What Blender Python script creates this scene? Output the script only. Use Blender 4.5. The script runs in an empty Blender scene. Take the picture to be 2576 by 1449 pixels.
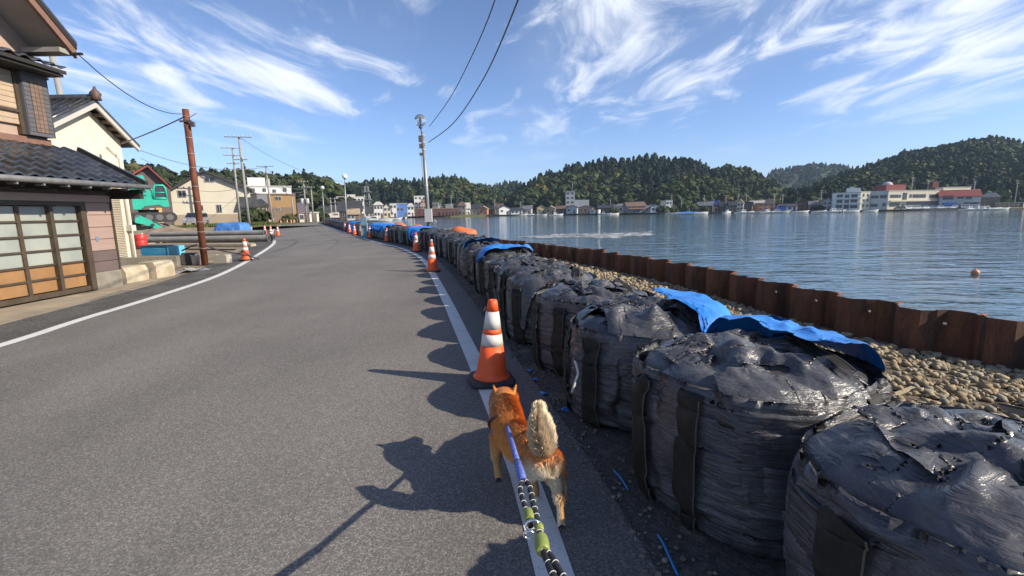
import bpy, math, random, time
import numpy as np
from mathutils import Vector, Matrix
T0 = time.time()
scene = bpy.context.scene
COL = scene.collection
PI = math.pi
rad = math.radians
# ------------------------------------------------------------------ camera
CAM_H, CAM_PITCH, CAM_ROLL, FOC = 1.45, rad(9.1), rad(0.93), 1200.0     # FOC in units of a 2576 px wide frame
cam_d = bpy.data.cameras.new('camera'); cam = bpy.data.objects.new('camera', cam_d); COL.objects.link(cam)
cam_d.sensor_width = 36.0; cam_d.lens = 36.0 * FOC / 2576.0
cam_d.clip_start = 0.05; cam_d.clip_end = 20000
cam.matrix_world = (Matrix.Translation((0, 0, CAM_H)) @ Matrix.Rotation(PI / 2 - CAM_PITCH, 4, 'X') @ Matrix.Rotation(-CAM_ROLL, 4, 'Z'))
scene.camera = cam
# ------------------------------------------------------------------ sun, sky, exposure
SUN_EL = rad(30.5)
SUN_V = Vector((0.958, -0.285, 0)).normalized()              # horizontal direction towards the sun
SUN_DIR = Vector((SUN_V.x * math.cos(SUN_EL), SUN_V.y * math.cos(SUN_EL), math.sin(SUN_EL)))
sun_d = bpy.data.lights.new('sun', 'SUN'); sun_d.energy = 2.25; sun_d.angle = rad(0.53); sun_d.color = (1.0, 0.89, 0.73)
sun = bpy.data.objects.new('sun', sun_d); COL.objects.link(sun)
sun.rotation_euler = (-SUN_DIR).to_track_quat('-Z', 'Y').to_euler(); sun.location = (40, -12, 30)
world = bpy.data.worlds.new('World'); scene.world = world; world.use_nodes = True
def build_world():
    nt = world.node_tree; N = nt.nodes; L = nt.links
    N.clear()
    out = N.new('ShaderNodeOutputWorld'); bg = N.new('ShaderNodeBackground'); bg.inputs['Strength'].default_value = 0.105
    sky = N.new('ShaderNodeTexSky'); sky.sky_type = 'NISHITA'; sky.sun_disc = False
    sky.sun_elevation = SUN_EL; sky.sun_rotation = math.atan2(SUN_V.x, SUN_V.y)
    sky.air_density = 1.0; sky.dust_density = 0.35; sky.ozone_density = 3.2; sky.altitude = 0
    tc = N.new('ShaderNodeTexCoord'); sep = N.new('ShaderNodeSeparateXYZ'); L.new(tc.outputs['Generated'], sep.inputs[0])
    def math_(op, a, b=None, c=None, clamp=False):
        m = N.new('ShaderNodeMath'); m.operation = op; m.use_clamp = clamp
        for i, v in enumerate((a, b, c)):
            if v is None: continue
            if isinstance(v, (int, float)): m.inputs[i].default_value = v
            else: L.new(v, m.inputs[i])
        return m.outputs[0]
    z = math_('MAXIMUM', sep.outputs['Z'], 0.0)
    zd = math_('ADD', z, 0.06)
    u = math_('DIVIDE', sep.outputs['X'], zd); v = math_('DIVIDE', sep.outputs['Y'], zd)
    def field(su, sv, rot, off, scale, detail, rough, dist):
        c = N.new('ShaderNodeCombineXYZ'); L.new(u, c.inputs[0]); L.new(v, c.inputs[1])
        mp = N.new('ShaderNodeMapping'); L.new(c.outputs[0], mp.inputs[0])
        mp.inputs['Rotation'].default_value = (0, 0, rot); mp.inputs['Scale'].default_value = (su, sv, 1); mp.inputs['Location'].default_value = off
        n = N.new('ShaderNodeTexNoise'); n.inputs['Scale'].default_value = scale; n.inputs['Detail'].default_value = detail
        n.inputs['Roughness'].default_value = rough; n.inputs['Distortion'].default_value = dist
        L.new(mp.outputs[0], n.inputs['Vector'])
        return n.outputs['Fac']
    def ramp(x, a, b):
        m = N.new('ShaderNodeMapRange'); m.interpolation_type = 'SMOOTHSTEP'
        m.inputs['From Min'].default_value = a; m.inputs['From Max'].default_value = b; L.new(x, m.inputs['Value'])
        return m.outputs['Result']
    fine = field(1.0, 0.42, rad(-16), (7.1, 4.7, 0), 2.6, 12, 0.62, 0.9)       # fibres of the cirrus, drawn out along the wind
    patch = field(1.0, 0.55, rad(-16), (12.3, 5.2, 0), 0.62, 3, 0.5, 0.4)       # where the cirrus gathers
    thr = math_('SUBTRACT', 1.02, patch)
    d = math_('SUBTRACT', fine, thr)
    mask = ramp(d, -0.05, 0.26)
    veil = math_('MULTIPLY', ramp(patch, 0.44, 0.8), 0.20)
    mask = math_('ADD', math_('MULTIPLY', mask, 0.88), veil, clamp=True)
    mask = math_('MULTIPLY', mask, ramp(sep.outputs['Z'], 0.07, 0.24))
    tint = N.new('ShaderNodeMix'); tint.data_type = 'RGBA'; L.new(ramp(sep.outputs['Z'], -0.05, 0.42), tint.inputs['Factor'])
    tint.inputs['A'].default_value = (0.385, 0.43, 0.58, 1); tint.inputs['B'].default_value = (0.39, 0.395, 0.455, 1)      # clear autumn air: a blue, not a white horizon
    skc = N.new('ShaderNodeMix'); skc.data_type = 'RGBA'; skc.blend_type = 'MULTIPLY'; skc.inputs['Factor'].default_value = 1.0
    L.new(sky.outputs[0], skc.inputs['A']); L.new(tint.outputs['Result'], skc.inputs['B'])
    mix = N.new('ShaderNodeMix'); mix.data_type = 'RGBA'
    L.new(mask, mix.inputs['Factor']); L.new(skc.outputs['Result'], mix.inputs['A']); mix.inputs['B'].default_value = (3.15, 3.3, 3.55, 1)
    L.new(mix.outputs['Result'], bg.inputs['Color']); L.new(bg.outputs[0], out.inputs[0])
build_world()
scene.view_settings.view_transform = 'Standard'; scene.view_settings.look = 'None'
scene.view_settings.exposure = 1.7; scene.view_settings.gamma = 1.0; scene.view_settings.use_curve_mapping = False
scene.cycles.use_denoising = True
try: scene.cycles.denoiser = 'OPENIMAGEDENOISE'
except Exception: pass
scene.cycles.max_bounces = 6; scene.cycles.transparent_max_bounces = 8
scene.cycles.caustics_reflective = False; scene.cycles.caustics_refractive = False
scene.cycles.sample_clamp_indirect = 6.0

# ------------------------------------------------------------------ measuring: a sight line to a real place
def sight(px, py):
    u = (px - 1288.0) / FOC; v = -(py - 724.5) / FOC
    c, s = math.cos(CAM_ROLL), math.sin(CAM_ROLL)
    r = u * c + v * s; up = -u * s + v * c
    return r, math.cos(CAM_PITCH) + up * math.sin(CAM_PITCH), -math.sin(CAM_PITCH) + up * math.cos(CAM_PITCH)
def at(px, py, Y):
    d = sight(px, py); t = Y / d[1]; return Vector((d[0] * t, Y, CAM_H + d[2] * t))
def gnd(px, py, z=0.0):
    d = sight(px, py); t = (z - CAM_H) / d[2]; return Vector((d[0] * t, d[1] * t, z))

# ------------------------------------------------------------------ materials
MATS = {}
def M(name, col, rough=0.7, metal=0.0, col2=None, scale=4.0, detail=6, lo=0.35, hi=0.65, bump=0.0, bscale=60.0, bdist=0.01, spec=0.5,
      grain=0.0, gscale=200.0, rand=0.0, local=False, trans=0.0, alpha=1.0, stretch=None, col3=None, scale3=1.0, lo3=0.5, hi3=0.7, coat=0.0, emit=None, ior=None, sub=0.0):
    if name in MATS: return MATS[name]
    m = bpy.data.materials.new(name); m.use_nodes = True; nt = m.node_tree; N = nt.nodes; L = nt.links
    b = N['Principled BSDF']
    b.inputs['Roughness'].default_value = rough; b.inputs['Metallic'].default_value = metal
    b.inputs['Specular IOR Level'].default_value = spec
    if ior: b.inputs['IOR'].default_value = ior
    if trans: b.inputs['Transmission Weight'].default_value = trans
    if coat: b.inputs['Coat Weight'].default_value = coat
    if alpha < 1: b.inputs['Alpha'].default_value = alpha
    if emit: b.inputs['Emission Color'].default_value = (*emit[0], 1); b.inputs['Emission Strength'].default_value = emit[1]
    if local: vec = N.new('ShaderNodeTexCoord').outputs['Object']
    else: vec = N.new('ShaderNodeNewGeometry').outputs['Position']
    if stretch:
        mp = N.new('ShaderNodeMapping'); mp.inputs['Scale'].default_value = stretch; L.new(vec, mp.inputs[0]); vec = mp.outputs[0]
    def noise(sc, de=6, ro=0.55):
        n = N.new('ShaderNodeTexNoise'); n.inputs['Scale'].default_value = sc; n.inputs['Detail'].default_value = de; n.inputs['Roughness'].default_value = ro
        L.new(vec, n.inputs['Vector']); return n.outputs['Fac']
    def rng(x, a, b_, c=0.0, d=1.0):
        r = N.new('ShaderNodeMapRange'); r.inputs['From Min'].default_value = a; r.inputs['From Max'].default_value = b_
        r.inputs['To Min'].default_value = c; r.inputs['To Max'].default_value = d; L.new(x, r.inputs['Value']); return r.outputs['Result']
    def mix(fac, a, c, mode='MIX'):
        x = N.new('ShaderNodeMix'); x.data_type = 'RGBA'; x.blend_type = mode
        if isinstance(fac, float): x.inputs['Factor'].default_value = fac
        else: L.new(fac, x.inputs['Factor'])
        for k, q in (('A', a), ('B', c)):
            if isinstance(q, tuple): x.inputs[k].default_value = (*q[:3], 1)
            else: L.new(q, x.inputs[k])
        return x.outputs['Result']
    c = (*col, 1)
    cur = tuple(col)
    if col2: cur = mix(rng(noise(scale, detail), lo, hi), cur, tuple(col2))
    if col3: cur = mix(rng(noise(scale3, 5), lo3, hi3), cur, tuple(col3))
    if grain: 
        g = rng(noise(gscale, 2, 0.7), 0.3, 0.7, 1 - grain, 1 + grain)
        gm = N.new('ShaderNodeMix'); gm.data_type = 'RGBA'; gm.blend_type = 'MULTIPLY'; gm.inputs['Factor'].default_value = 1.0
        if isinstance(cur, tuple): gm.inputs['A'].default_value = (*cur[:3], 1)
        else: L.new(cur, gm.inputs['A'])
        L.new(g, gm.inputs['B']); cur = gm.outputs['Result']
    if rand:
        oi = N.new('ShaderNodeObjectInfo'); g = rng(oi.outputs['Random'], 0, 1, 1 - rand, 1 + rand)
        gm = N.new('ShaderNodeMix'); gm.data_type = 'RGBA'; gm.blend_type = 'MULTIPLY'; gm.inputs['Factor'].default_value = 1.0
        if isinstance(cur, tuple): gm.inputs['A'].default_value = (*cur[:3], 1)
        else: L.new(cur, gm.inputs['A'])
        L.new(g, gm.inputs['B']); cur = gm.outputs['Result']
    if isinstance(cur, tuple): b.inputs['Base Color'].default_value = c
    else: L.new(cur, b.inputs['Base Color'])
    if bump:
        bp = N.new('ShaderNodeBump'); bp.inputs['Strength'].default_value = bump; bp.inputs['Distance'].default_value = bdist
        L.new(noise(bscale, 5, 0.6), bp.inputs['Height']); L.new(bp.outputs[0], b.inputs['Normal'])
    MATS[name] = m
    return m

# ------------------------------------------------------------------ mesh building
class MB:
    def __init__(s): s.v = []; s.f = []; s.sm = []
    def add(s, vs, fs, smooth=False):
        o = len(s.v); s.v.extend([tuple(p) for p in vs]); s.f.extend([tuple(i + o for i in q) for q in fs]); s.sm.extend([smooth] * len(fs)); return s
    def box(s, x0, x1, y0, y1, z0, z1):
        v = [(x, y, z) for z in (z0, z1) for y in (y0, y1) for x in (x0, x1)]
        return s.add(v, [(0, 2, 3, 1), (4, 5, 7, 6), (0, 1, 5, 4), (2, 6, 7, 3), (0, 4, 6, 2), (1, 3, 7, 5)])
    def cbox(s, c, size, rz=0.0, rx=0.0, ry=0.0):
        m = Matrix.Rotation(rz, 3, 'Z') @ Matrix.Rotation(ry, 3, 'Y') @ Matrix.Rotation(rx, 3, 'X'); c = Vector(c)
        v = [c + m @ Vector((x * size[0] / 2, y * size[1] / 2, z * size[2] / 2)) for z in (-1, 1) for y in (-1, 1) for x in (-1, 1)]
        return s.add(v, [(0, 2, 3, 1), (4, 5, 7, 6), (0, 1, 5, 4), (2, 6, 7, 3), (0, 4, 6, 2), (1, 3, 7, 5)])
    def prism(s, poly, y0, y1, axis='y'):
        n = len(poly)
        def P(a, b, t):
            return (a, t, b) if axis == 'y' else ((t, a, b) if axis == 'x' else (a, b, t))
        v = [P(a, b, y0) for a, b in poly] + [P(a, b, y1) for a, b in poly]
        f = [tuple(range(n))[::-1], tuple(range(n, 2 * n))] + [(i, (i + 1) % n, n + (i + 1) % n, n + i) for i in range(n)]
        return s.add(v, f)
    def tube(s, path, r, n=8, caps=True, smooth=True, flat=None):
        path = [Vector(p) for p in path]; rs = r if isinstance(r, (list, tuple)) else [r] * len(path)
        vs = []; up = None
        for i, p in enumerate(path):
            d = (path[min(i + 1, len(path) - 1)] - path[max(i - 1, 0)]).normalized()
            if up is None:
                up = Vector((0, 0, 1)) if abs(d.z) < 0.9 else Vector((1, 0, 0))
            a = d.cross(up).normalized(); up = a.cross(d).normalized(); bb = up
            for k in range(n):
                t = 2 * PI * k / n
                vs.append(p + (a * math.cos(t) + bb * math.sin(t) * (flat or 1.0)) * rs[i])
        f = []
        for i in range(len(path) - 1):
            for k in range(n):
                f.append((i * n + k, (i + 1) * n + k, (i + 1) * n + (k + 1) % n, i * n + (k + 1) % n))
        s.add(vs, f, smooth)
        if caps:
            o = len(s.v) - len(vs); s.f.append(tuple(o + k for k in range(n))); s.f.append(tuple(o + (len(path) - 1) * n + k for k in range(n))[::-1]); s.sm += [False, False]
        return s
    def lathe(s, prof, n=24, c=(0, 0, 0), smooth=True, sq=1.0):
        vs = []
        for r, z in prof:
            for k in range(n):
                t = 2 * PI * k / n; ct, st = math.cos(t), math.sin(t)
                q = (abs(ct) ** sq + abs(st) ** sq) ** (-1.0 / sq) if sq != 1.0 else 1.0
                vs.append((c[0] + r * ct * q, c[1] + r * st * q, c[2] + z))
        f = [(i * n + k, i * n + (k + 1) % n, (i + 1) * n + (k + 1) % n, (i + 1) * n + k) for i in range(len(prof) - 1) for k in range(n)]
        s.add(vs, f, smooth)
        o = len(s.v) - len(vs); s.f.append(tuple(o + k for k in range(n))[::-1]); s.f.append(tuple(o + (len(prof) - 1) * n + k for k in range(n))); s.sm += [False, False]
        return s
    def ell(s, c, r, nu=16, nv=10, rot=None):
        vs = []; c = Vector(c)
        for j in range(nv + 1):
            ph = PI * j / nv
            for i in range(nu):
                t = 2 * PI * i / nu
                p = Vector((r[0] * math.sin(ph) * math.cos(t), r[1] * math.sin(ph) * math.sin(t), r[2] * math.cos(ph)))
                if rot is not None: p = rot @ p
                vs.append(c + p)
        f = [(j * nu + i, (j + 1) * nu + i, (j + 1) * nu + (i + 1) % nu, j * nu + (i + 1) % nu) for j in range(nv) for i in range(nu)]
        return s.add(vs, f, True)
    def grid(s, P, smooth=True, wrap=False):
        """P: array (nv, nu, 3)"""
        nv, nu = P.shape[:2]
        f = []
        for j in range(nv - 1):
            for i in range(nu if wrap else nu - 1):
                i2 = (i + 1) % nu
                f.append((j * nu + i, j * nu + i2, (j + 1) * nu + i2, (j + 1) * nu + i))
        return s.add([tuple(p) for p in P.reshape(-1, 3)], f, smooth)
    def mesh(s, name):
        me = bpy.data.meshes.new(name); me.from_pydata(s.v, [], s.f); me.update()
        if any(s.sm): me.polygons.foreach_set('use_smooth', s.sm)
        return me
    def build(s, name, mat, parent=None, world=True, loc=None, merge=False):
        if world and parent is not None:
            o = parent.matrix_world.translation if False else parent_loc(parent)
            s.v = [(p[0] - o.x, p[1] - o.y, p[2] - o.z) for p in s.v]
        me = s.mesh(name)
        if mat is not None: me.materials.append(mat)
        ob = bpy.data.objects.new(name, me); COL.objects.link(ob)
        if parent is not None: ob.parent = parent
        if loc is not None: ob.location = loc
        return ob
def parent_loc(p):
    v = Vector(p.location)
    while p.parent: p = p.parent; v = v + Vector(p.location)
    return v
def raw_mesh(name, V, F, mat, parent=None, smooth=True):
    """numpy arrays of vertices and equal-sided faces"""
    me = bpy.data.meshes.new(name); V = np.asarray(V, np.float32); F = np.asarray(F, np.int32); k = F.shape[1]
    me.vertices.add(len(V)); me.vertices.foreach_set('co', V.ravel())
    me.loops.add(F.size); me.loops.foreach_set('vertex_index', F.ravel())
    me.polygons.add(len(F)); me.polygons.foreach_set('loop_start', np.arange(0, F.size, k, dtype=np.int32)); me.polygons.foreach_set('loop_total', np.full(len(F), k, np.int32))
    if smooth: me.polygons.foreach_set('use_smooth', np.ones(len(F), bool))
    me.update(calc_edges=True); me.validate()
    if mat is not None: me.materials.append(mat)
    ob = bpy.data.objects.new(name, me); COL.objects.link(ob)
    if parent is not None: ob.parent = parent
    return ob
def tag(o, label=None, cat=None, group=None, kind=None):
    if label: o['label'] = label
    if cat: o['category'] = cat
    if group: o['group'] = group
    if kind: o['kind'] = kind
    return o
def thing(name, label, cat, loc=(0, 0, 0), rz=0.0, group=None):
    o = bpy.data.objects.new(name, None); COL.objects.link(o); o.location = loc; o.rotation_euler = (0, 0, rz)
    o.empty_display_size = 0.2
    return tag(o, label, cat, group)
def copy_tree(o, parent=None):
    c = o.copy(); COL.objects.link(c); c.parent = parent
    for ch in o.children: copy_tree(ch, c)
    return c
def inst(name, me, parent=None, loc=(0, 0, 0), rot=(0, 0, 0), sc=1.0):
    o = bpy.data.objects.new(name, me); COL.objects.link(o); o.parent = parent; o.location = loc; o.rotation_euler = rot
    o.scale = (sc, sc, sc) if isinstance(sc, (int, float)) else sc
    return o
def resample(pts, step, closed=False):
    """Catmull-Rom through pts, then points at even steps"""
    P = np.array(pts, float); n = len(P); out = []
    for i in range(n - 1):
        p0 = P[max(i - 1, 0)]; p1 = P[i]; p2 = P[i + 1]; p3 = P[min(i + 2, n - 1)]
        for t in np.linspace(0, 1, 24, endpoint=False):
            out.append(0.5 * (2 * p1 + (p2 - p0) * t + (2 * p0 - 5 * p1 + 4 * p2 - p3) * t ** 2 + (3 * p1 - p0 - 3 * p2 + p3) * t ** 3))
    out.append(P[-1]); out = np.array(out)
    s = np.r_[0, np.cumsum(np.linalg.norm(np.diff(out, axis=0), axis=1))]
    q = np.arange(0, s[-1], step)
    return np.stack([np.interp(q, s, out[:, k]) for k in range(out.shape[1])], 1)
def offset(path, d):
    t = np.gradient(path, axis=0); t /= np.linalg.norm(t, axis=1)[:, None]
    nrm = np.stack([t[:, 1], -t[:, 0]], 1)
    return path + nrm * d
def ribbon(left, right, z, name, mat, parent=None, cols=2):
    nv = len(left); w = np.linspace(0, 1, cols)
    P = np.zeros((nv, cols, 3)); 
    for k, t in enumerate(w): P[:, k, :2] = left * (1 - t) + right * t
    P[..., 2] = z
    return MB().grid(P, smooth=False).build(name, mat, parent)
rng = np.random.default_rng(7); random.seed(7)
# ------------------------------------------------------------------ cloth: a small position-based solver on grids
def cloth(P, rest_u, rest_v, steps, collide, wrap=False, pin=None, iters=6, g=9.8, dt=1/40, damp=0.02, bend=0.05, shear=0.5, wind=None, visc=0.0):
    """P (nv, nu, 3); rest_u/rest_v arrays or numbers: rest length along u (columns) and v (rows)."""
    P = P.astype(np.float64).copy(); V = np.zeros_like(P); nv, nu = P.shape[:2]
    ru = np.broadcast_to(rest_u, (nv, nu if wrap else nu - 1)).copy(); rv = np.broadcast_to(rest_v, (nv - 1, nu)).copy()
    pinmask = np.ones((nv, nu, 1)) if pin is None else (~pin)[..., None].astype(float)
    def solve(a, b, r, k):
        d = b - a; l = np.sqrt((d * d).sum(-1)) + 1e-9
        c = d * ((l - r) / l * 0.5 * k)[..., None]
        a += c; b -= c
    for st in range(steps):
        V[..., 2] -= g * dt
        if wind is not None: V += wind * dt
        V *= (1 - damp)
        Q = P + V * dt * pinmask
        for it in range(iters):
            for par in (0, 1):
                if wrap:
                    n2 = nu // 2
                    if par == 0: solve(Q[:, 0::2], Q[:, 1::2], ru[:, 0::2], 1.0)
                    else:
                        a = Q[:, 1::2].copy(); b = np.roll(Q[:, 0::2], -1, axis=1).copy(); solve(a, b, ru[:, 1::2], 1.0)
                        Q[:, 1::2] = a; Q[:, 0::2] = np.roll(b, 1, axis=1)
                else:
                    n = (nu - par) // 2
                    solve(Q[:, par:par + 2 * n:2], Q[:, par + 1:par + 1 + 2 * n:2], ru[:, par:par + 2 * n:2], 1.0)
                n = (nv - par) // 2
                solve(Q[par:par + 2 * n:2], Q[par + 1:par + 1 + 2 * n:2], rv[par:par + 2 * n:2], 1.0)
            if shear and it % 2 == 0:
                for par in (0, 1):
                    n = (nv - par) // 2
                    A = Q[par:par + 2 * n:2, :-1]; B = Q[par + 1:par + 1 + 2 * n:2, 1:]
                    dr = np.sqrt(ru[par:par + 2 * n:2, :nu - 1] ** 2 + rv[par:par + 2 * n:2, :-1] ** 2)
                    solve(A, B, dr, shear)
                    A = Q[par:par + 2 * n:2, 1:]; B = Q[par + 1:par + 1 + 2 * n:2, :-1]
                    solve(A, B, dr, shear)
            if bend and it == 0:
                m = (Q[2:] + Q[:-2]) * 0.5 - Q[1:-1]; Q[1:-1] += m * bend
                m = (Q[:, 2:] + Q[:, :-2]) * 0.5 - Q[:, 1:-1]; Q[:, 1:-1] += m * bend
            if it == iters - 1 or it == iters // 2:
                Q = collide(Q, P)
            if pin is not None: Q[pin] = P[pin]
        V = (Q - P) / dt
        sp = np.sqrt((V * V).sum(-1, keepdims=True)); V *= np.minimum(1, 3.0 / (sp + 1e-9))
        P = Q
    return P
def lumps(seed, amp=0.05, fine=1.0):
    r = np.random.default_rng(seed); A = r.uniform(0, PI, 7); PH = r.uniform(0, 2, 7); FQ = np.array([3.0, 4.2, 5.5, 7.5, 9.5, 12.0, 15.0]) * fine * r.uniform(0.85, 1.15, 7)
    W = r.uniform(0, 6.28, 4)
    def f(x, y):
        xx = x + 0.07 * np.sin(6 * y + W[0]) + 0.03 * np.sin(13 * x + W[1]); yy = y + 0.07 * np.sin(5 * x + W[2]) + 0.03 * np.sin(12 * y + W[3])
        h = 0
        for k in range(7):
            t = (xx * math.cos(A[k]) + yy * math.sin(A[k])) * FQ[k] + PH[k]
            w = np.abs((t % 2) - 1); h = h + (w ** 1.4 - 0.4) / (1 + 0.55 * k)
        return amp * h
    return f
def core_collider(R, zt, p=4.6, fr=0.6, zc=None, sq=3.0, tilt=(0, 0), lump=None):
    """filled bag: rounded square plan (exponent sq), flat-ish domed top at zt; plus the ground"""
    zc = zt * 0.42 if zc is None else zc
    def f(Q, P):
        x, y, z = Q[..., 0], Q[..., 1], Q[..., 2]
        hz = zt - zc + x * tilt[0] + y * tilt[1]
        if lump is not None: hz = hz + lump(x, y) * np.clip(1.25 - (x * x + y * y) / (R * R), 0, 1)
        rr = (np.abs(x) ** sq + np.abs(y) ** sq) ** (1 / sq)
        zz = np.where(z > zc, (z - zc) / hz, (zc - z) / (zc * 1.25))
        s = ((rr / R) ** p + np.clip(zz, 0, None) ** p) ** (1 / p)
        ins = s < 1
        k = np.where(ins, 1 / np.maximum(s, 0.2), 1.0)
        N_ = Q.copy()
        # push outwards: sideways on the flanks, upwards on the top
        up = (np.clip(zz, 0, 1) ** p) / (np.clip(zz, 0, 1) ** p + (rr / R) ** p + 1e-9)
        up = np.where(z > zc, up, 0)
        ks = 1 + (k - 1) * (1 - up); ku = 1 + (k - 1) * np.clip(up * 1.5, 0, 1)
        N_[..., 0] = x * ks; N_[..., 1] = y * ks; N_[..., 2] = np.where(z > zc, zc + (z - zc) * ku, z)
        N_[..., 2] = np.maximum(N_[..., 2], 0.004)
        c = ins[..., None] * fr
        return N_ * (1 - c) + (P + (N_ - Q)) * c if fr else N_
    return f
def sim_bag(seed, R=0.505, zt=0.80, skirt=0.62, nu=120, nb=52, steps=80):
    """a filled black bulk bag: flanks sagging in folds, the long filling sleeve fallen over on the top"""
    r = np.random.default_rng(seed)
    H = zt * 1.01; dv = H / nb; ns = int(skirt / dv); nv = nb + ns + 1
    th = np.linspace(0, 2 * PI, nu, endpoint=False)
    P = np.zeros((nv, nu, 3)); sq = 3.0
    q = (np.abs(np.cos(th)) ** sq + np.abs(np.sin(th)) ** sq) ** (-1 / sq)
    lean = r.uniform(-1, 1, 2); lean /= np.linalg.norm(lean) + 1e-9
    ph = r.uniform(0, 6.28, 6)
    for j in range(nv):
        if j <= nb:
            t = j / nb; z = 0.01 + (H - 0.02) * t
            rr = R * (1.0 + 0.035 * math.sin(PI * min(1, t * 1.1)) - 0.13 * (1 - t) ** 6 - 0.02 * t)
            w = 1 + 0.004 * np.sin(9 * th + ph[0] + 7 * t)
            P[j, :, 0] = rr * q * w * np.cos(th); P[j, :, 1] = rr * q * w * np.sin(th); P[j, :, 2] = z
        else:
            t = (j - nb) / ns
            rr = R * (0.98 - 0.80 * min(1, t * 1.15)) ; z = H + 0.30 * t * skirt
            w = 1 + (0.10 + 0.3 * t) * np.sin(7 * th + ph[1] + 2 * t) * 0.5 + 0.05 * np.sin(15 * th + ph[2] - 3 * t)
            P[j, :, 0] = rr * q * w * np.cos(th) + lean[0] * 0.22 * t * t; P[j, :, 1] = rr * q * w * np.sin(th) + lean[1] * 0.22 * t * t
            P[j, :, 2] = z + 0.05 * np.sin(5 * th + ph[3] + 4 * t) * t
    P += r.normal(0, 0.004, P.shape) * np.linspace(0.3, 1, nv)[:, None, None]
    # rest lengths: the flank cloth is a few percent longer than the fill is tall, more slack near the top
    circ = np.linalg.norm(np.roll(P[nb // 2], -1, axis=0) - P[nb // 2], axis=1)
    ru = np.tile(circ * 1.012, (nv, 1))
    tp = np.ones(nv); tp[nb:] = np.linspace(1.0, 0.5, nv - nb); ru *= tp[:, None]
    sl = np.ones(nv - 1) * dv * 1.028; sl[:nb] *= 1 + 0.03 * np.linspace(0, 1, nb)
    rv = np.tile(sl[:, None], (1, nu)) * (1 + 0.025 * np.sin(3 * th + ph[4])[None])
    pin = np.zeros((nv, nu), bool); pin[0] = True
    col = core_collider(R * 0.985, zt, fr=0.45, tilt=(r.uniform(-.05, .05), r.uniform(-.05, .05)), lump=lumps(seed, 0.045, 1.25))
    zb = P[:nb + 1, :, 2].copy(); keepz = (0.05 + 0.4 * (r.random(nb + 1) < 0.16))[:, None]; keepz[nb] = 0.5      # the fill holds the flank cloth up
    def col2(Q_, P_):
        Q_ = col(Q_, P_); Q_[:nb + 1, :, 2] += (zb * 0.965 - Q_[:nb + 1, :, 2]) * keepz
        return Q_
    Q = cloth(P, ru, rv, steps, col2, wrap=True, pin=pin, iters=8, bend=0.03, damp=0.06)
    # sagging creases of the woven flank: uneven horizontal folds
    Nn = normals_grid(Q); tt = np.linspace(0, 1, nv)[:, None]; TH = th[None]
    z = Q[..., 2]; wv = 0
    for k in range(5):
        a = int(r.integers(1, 5)); fz = r.uniform(55, 150); s_ = fz * z + a * TH * (1 if k % 2 else -1) + 2.2 * np.sin(2 * TH + ph[k]) + 1.3 * np.sin(5 * TH + ph[(k + 1) % 6] + 6 * z)
        m = np.clip(np.sin(int(r.integers(1, 4)) * TH + r.uniform(0, 6.28) + 3 * z) * 1.2, 0, 1)
        wv = wv + (np.abs(np.sin(s_ / 2)) ** 0.7 - 0.6) * m / (1 + 0.3 * k)
    fade = np.clip(z / 0.12, 0, 1) * np.clip((zt * 0.97 - z) / 0.1, 0, 1)
    Q[:nb] += (Nn * (wv * fade * 0.0065)[..., None])[:nb]
    return Q, nb
def normals_grid(Q, wrap=True):
    du = (np.roll(Q, -1, 1) - np.roll(Q, 1, 1)); dv = np.gradient(Q, axis=0)
    n = np.cross(du, dv); return n / (np.linalg.norm(n, axis=-1, keepdims=True) + 1e-9)

def sim_sheet(seed, w=1.15, l=0.95, squeeze=0.74, R=0.50, zt=0.80, nu=84, nv=72, steps=60, z0=0.10, tilt=(0, 0), amp=0.075, fine=1.15, off=(0, 0)):
    """a loose crumpled sheet (the filling sleeve, tied off and folded down) lying on the fill"""
    r = np.random.default_rng(seed)
    u = np.linspace(-.5, .5, nu); v = np.linspace(-.5, .5, nv); U, W = np.meshgrid(u, v)
    P = np.zeros((nv, nu, 3)); P[..., 0] = U * w * squeeze; P[..., 1] = W * l * squeeze
    P[..., 0] += off[0]; P[..., 1] += off[1]
    ph = r.uniform(0, 6.28, 12); a = r.uniform(0, PI, 6); h = np.zeros_like(U)
    for k in range(6):
        t = (U * math.cos(a[k]) + W * math.sin(a[k])) * (5 + 5 * k)
        h += np.abs(((t + ph[k]) % 2) - 1) * 0.11 / (1 + 0.75 * k)
    P[..., 2] = zt + z0 + h + r.normal(0, 0.003, h.shape)
    col = core_collider(R, zt + 0.02, fr=0.5, tilt=tilt, lump=lumps(seed, amp, fine))
    return cloth(P, w / (nu - 1), l / (nv - 1), steps, col, iters=7, bend=0.02, damp=0.08, shear=0.35)
# ================================================================== THE SETTING
R_LINE = resample([(0.75, -6), (0.52, -3), (0.35, 0), (0.15, 1.71), (0.02, 2.6), (-0.33, 4.3), (-0.72, 6.1), (-1.0, 7.4), (-1.72, 10.6), (-2.5, 13.9), (-3.5, 17.2), (-5.0, 20.9), (-7.2, 25.2), (-10.2, 31.8), (-15.9, 44), (-23, 60), (-32.9, 82), (-42, 101), (-58, 126)], 0.5)
L_LINE = resample([(-5.6, -6), (-5.65, -1), (-5.8, 3), (-5.98, 5.4), (-6.27, 6.8), (-6.6, 8.8), (-7.35, 12), (-9.2, 17.1), (-12.4, 25), (-15.4, 31), (-19.4, 39), (-27, 55), (-37.5, 79), (-47.5, 100), (-64, 126)], 0.5)
WATER_Z = -1.2
def R_at(y): return float(np.interp(y, R_LINE[:, 1], R_LINE[:, 0]))
def L_at(y): return float(np.interp(y, L_LINE[:, 1], L_LINE[:, 0]))
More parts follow.
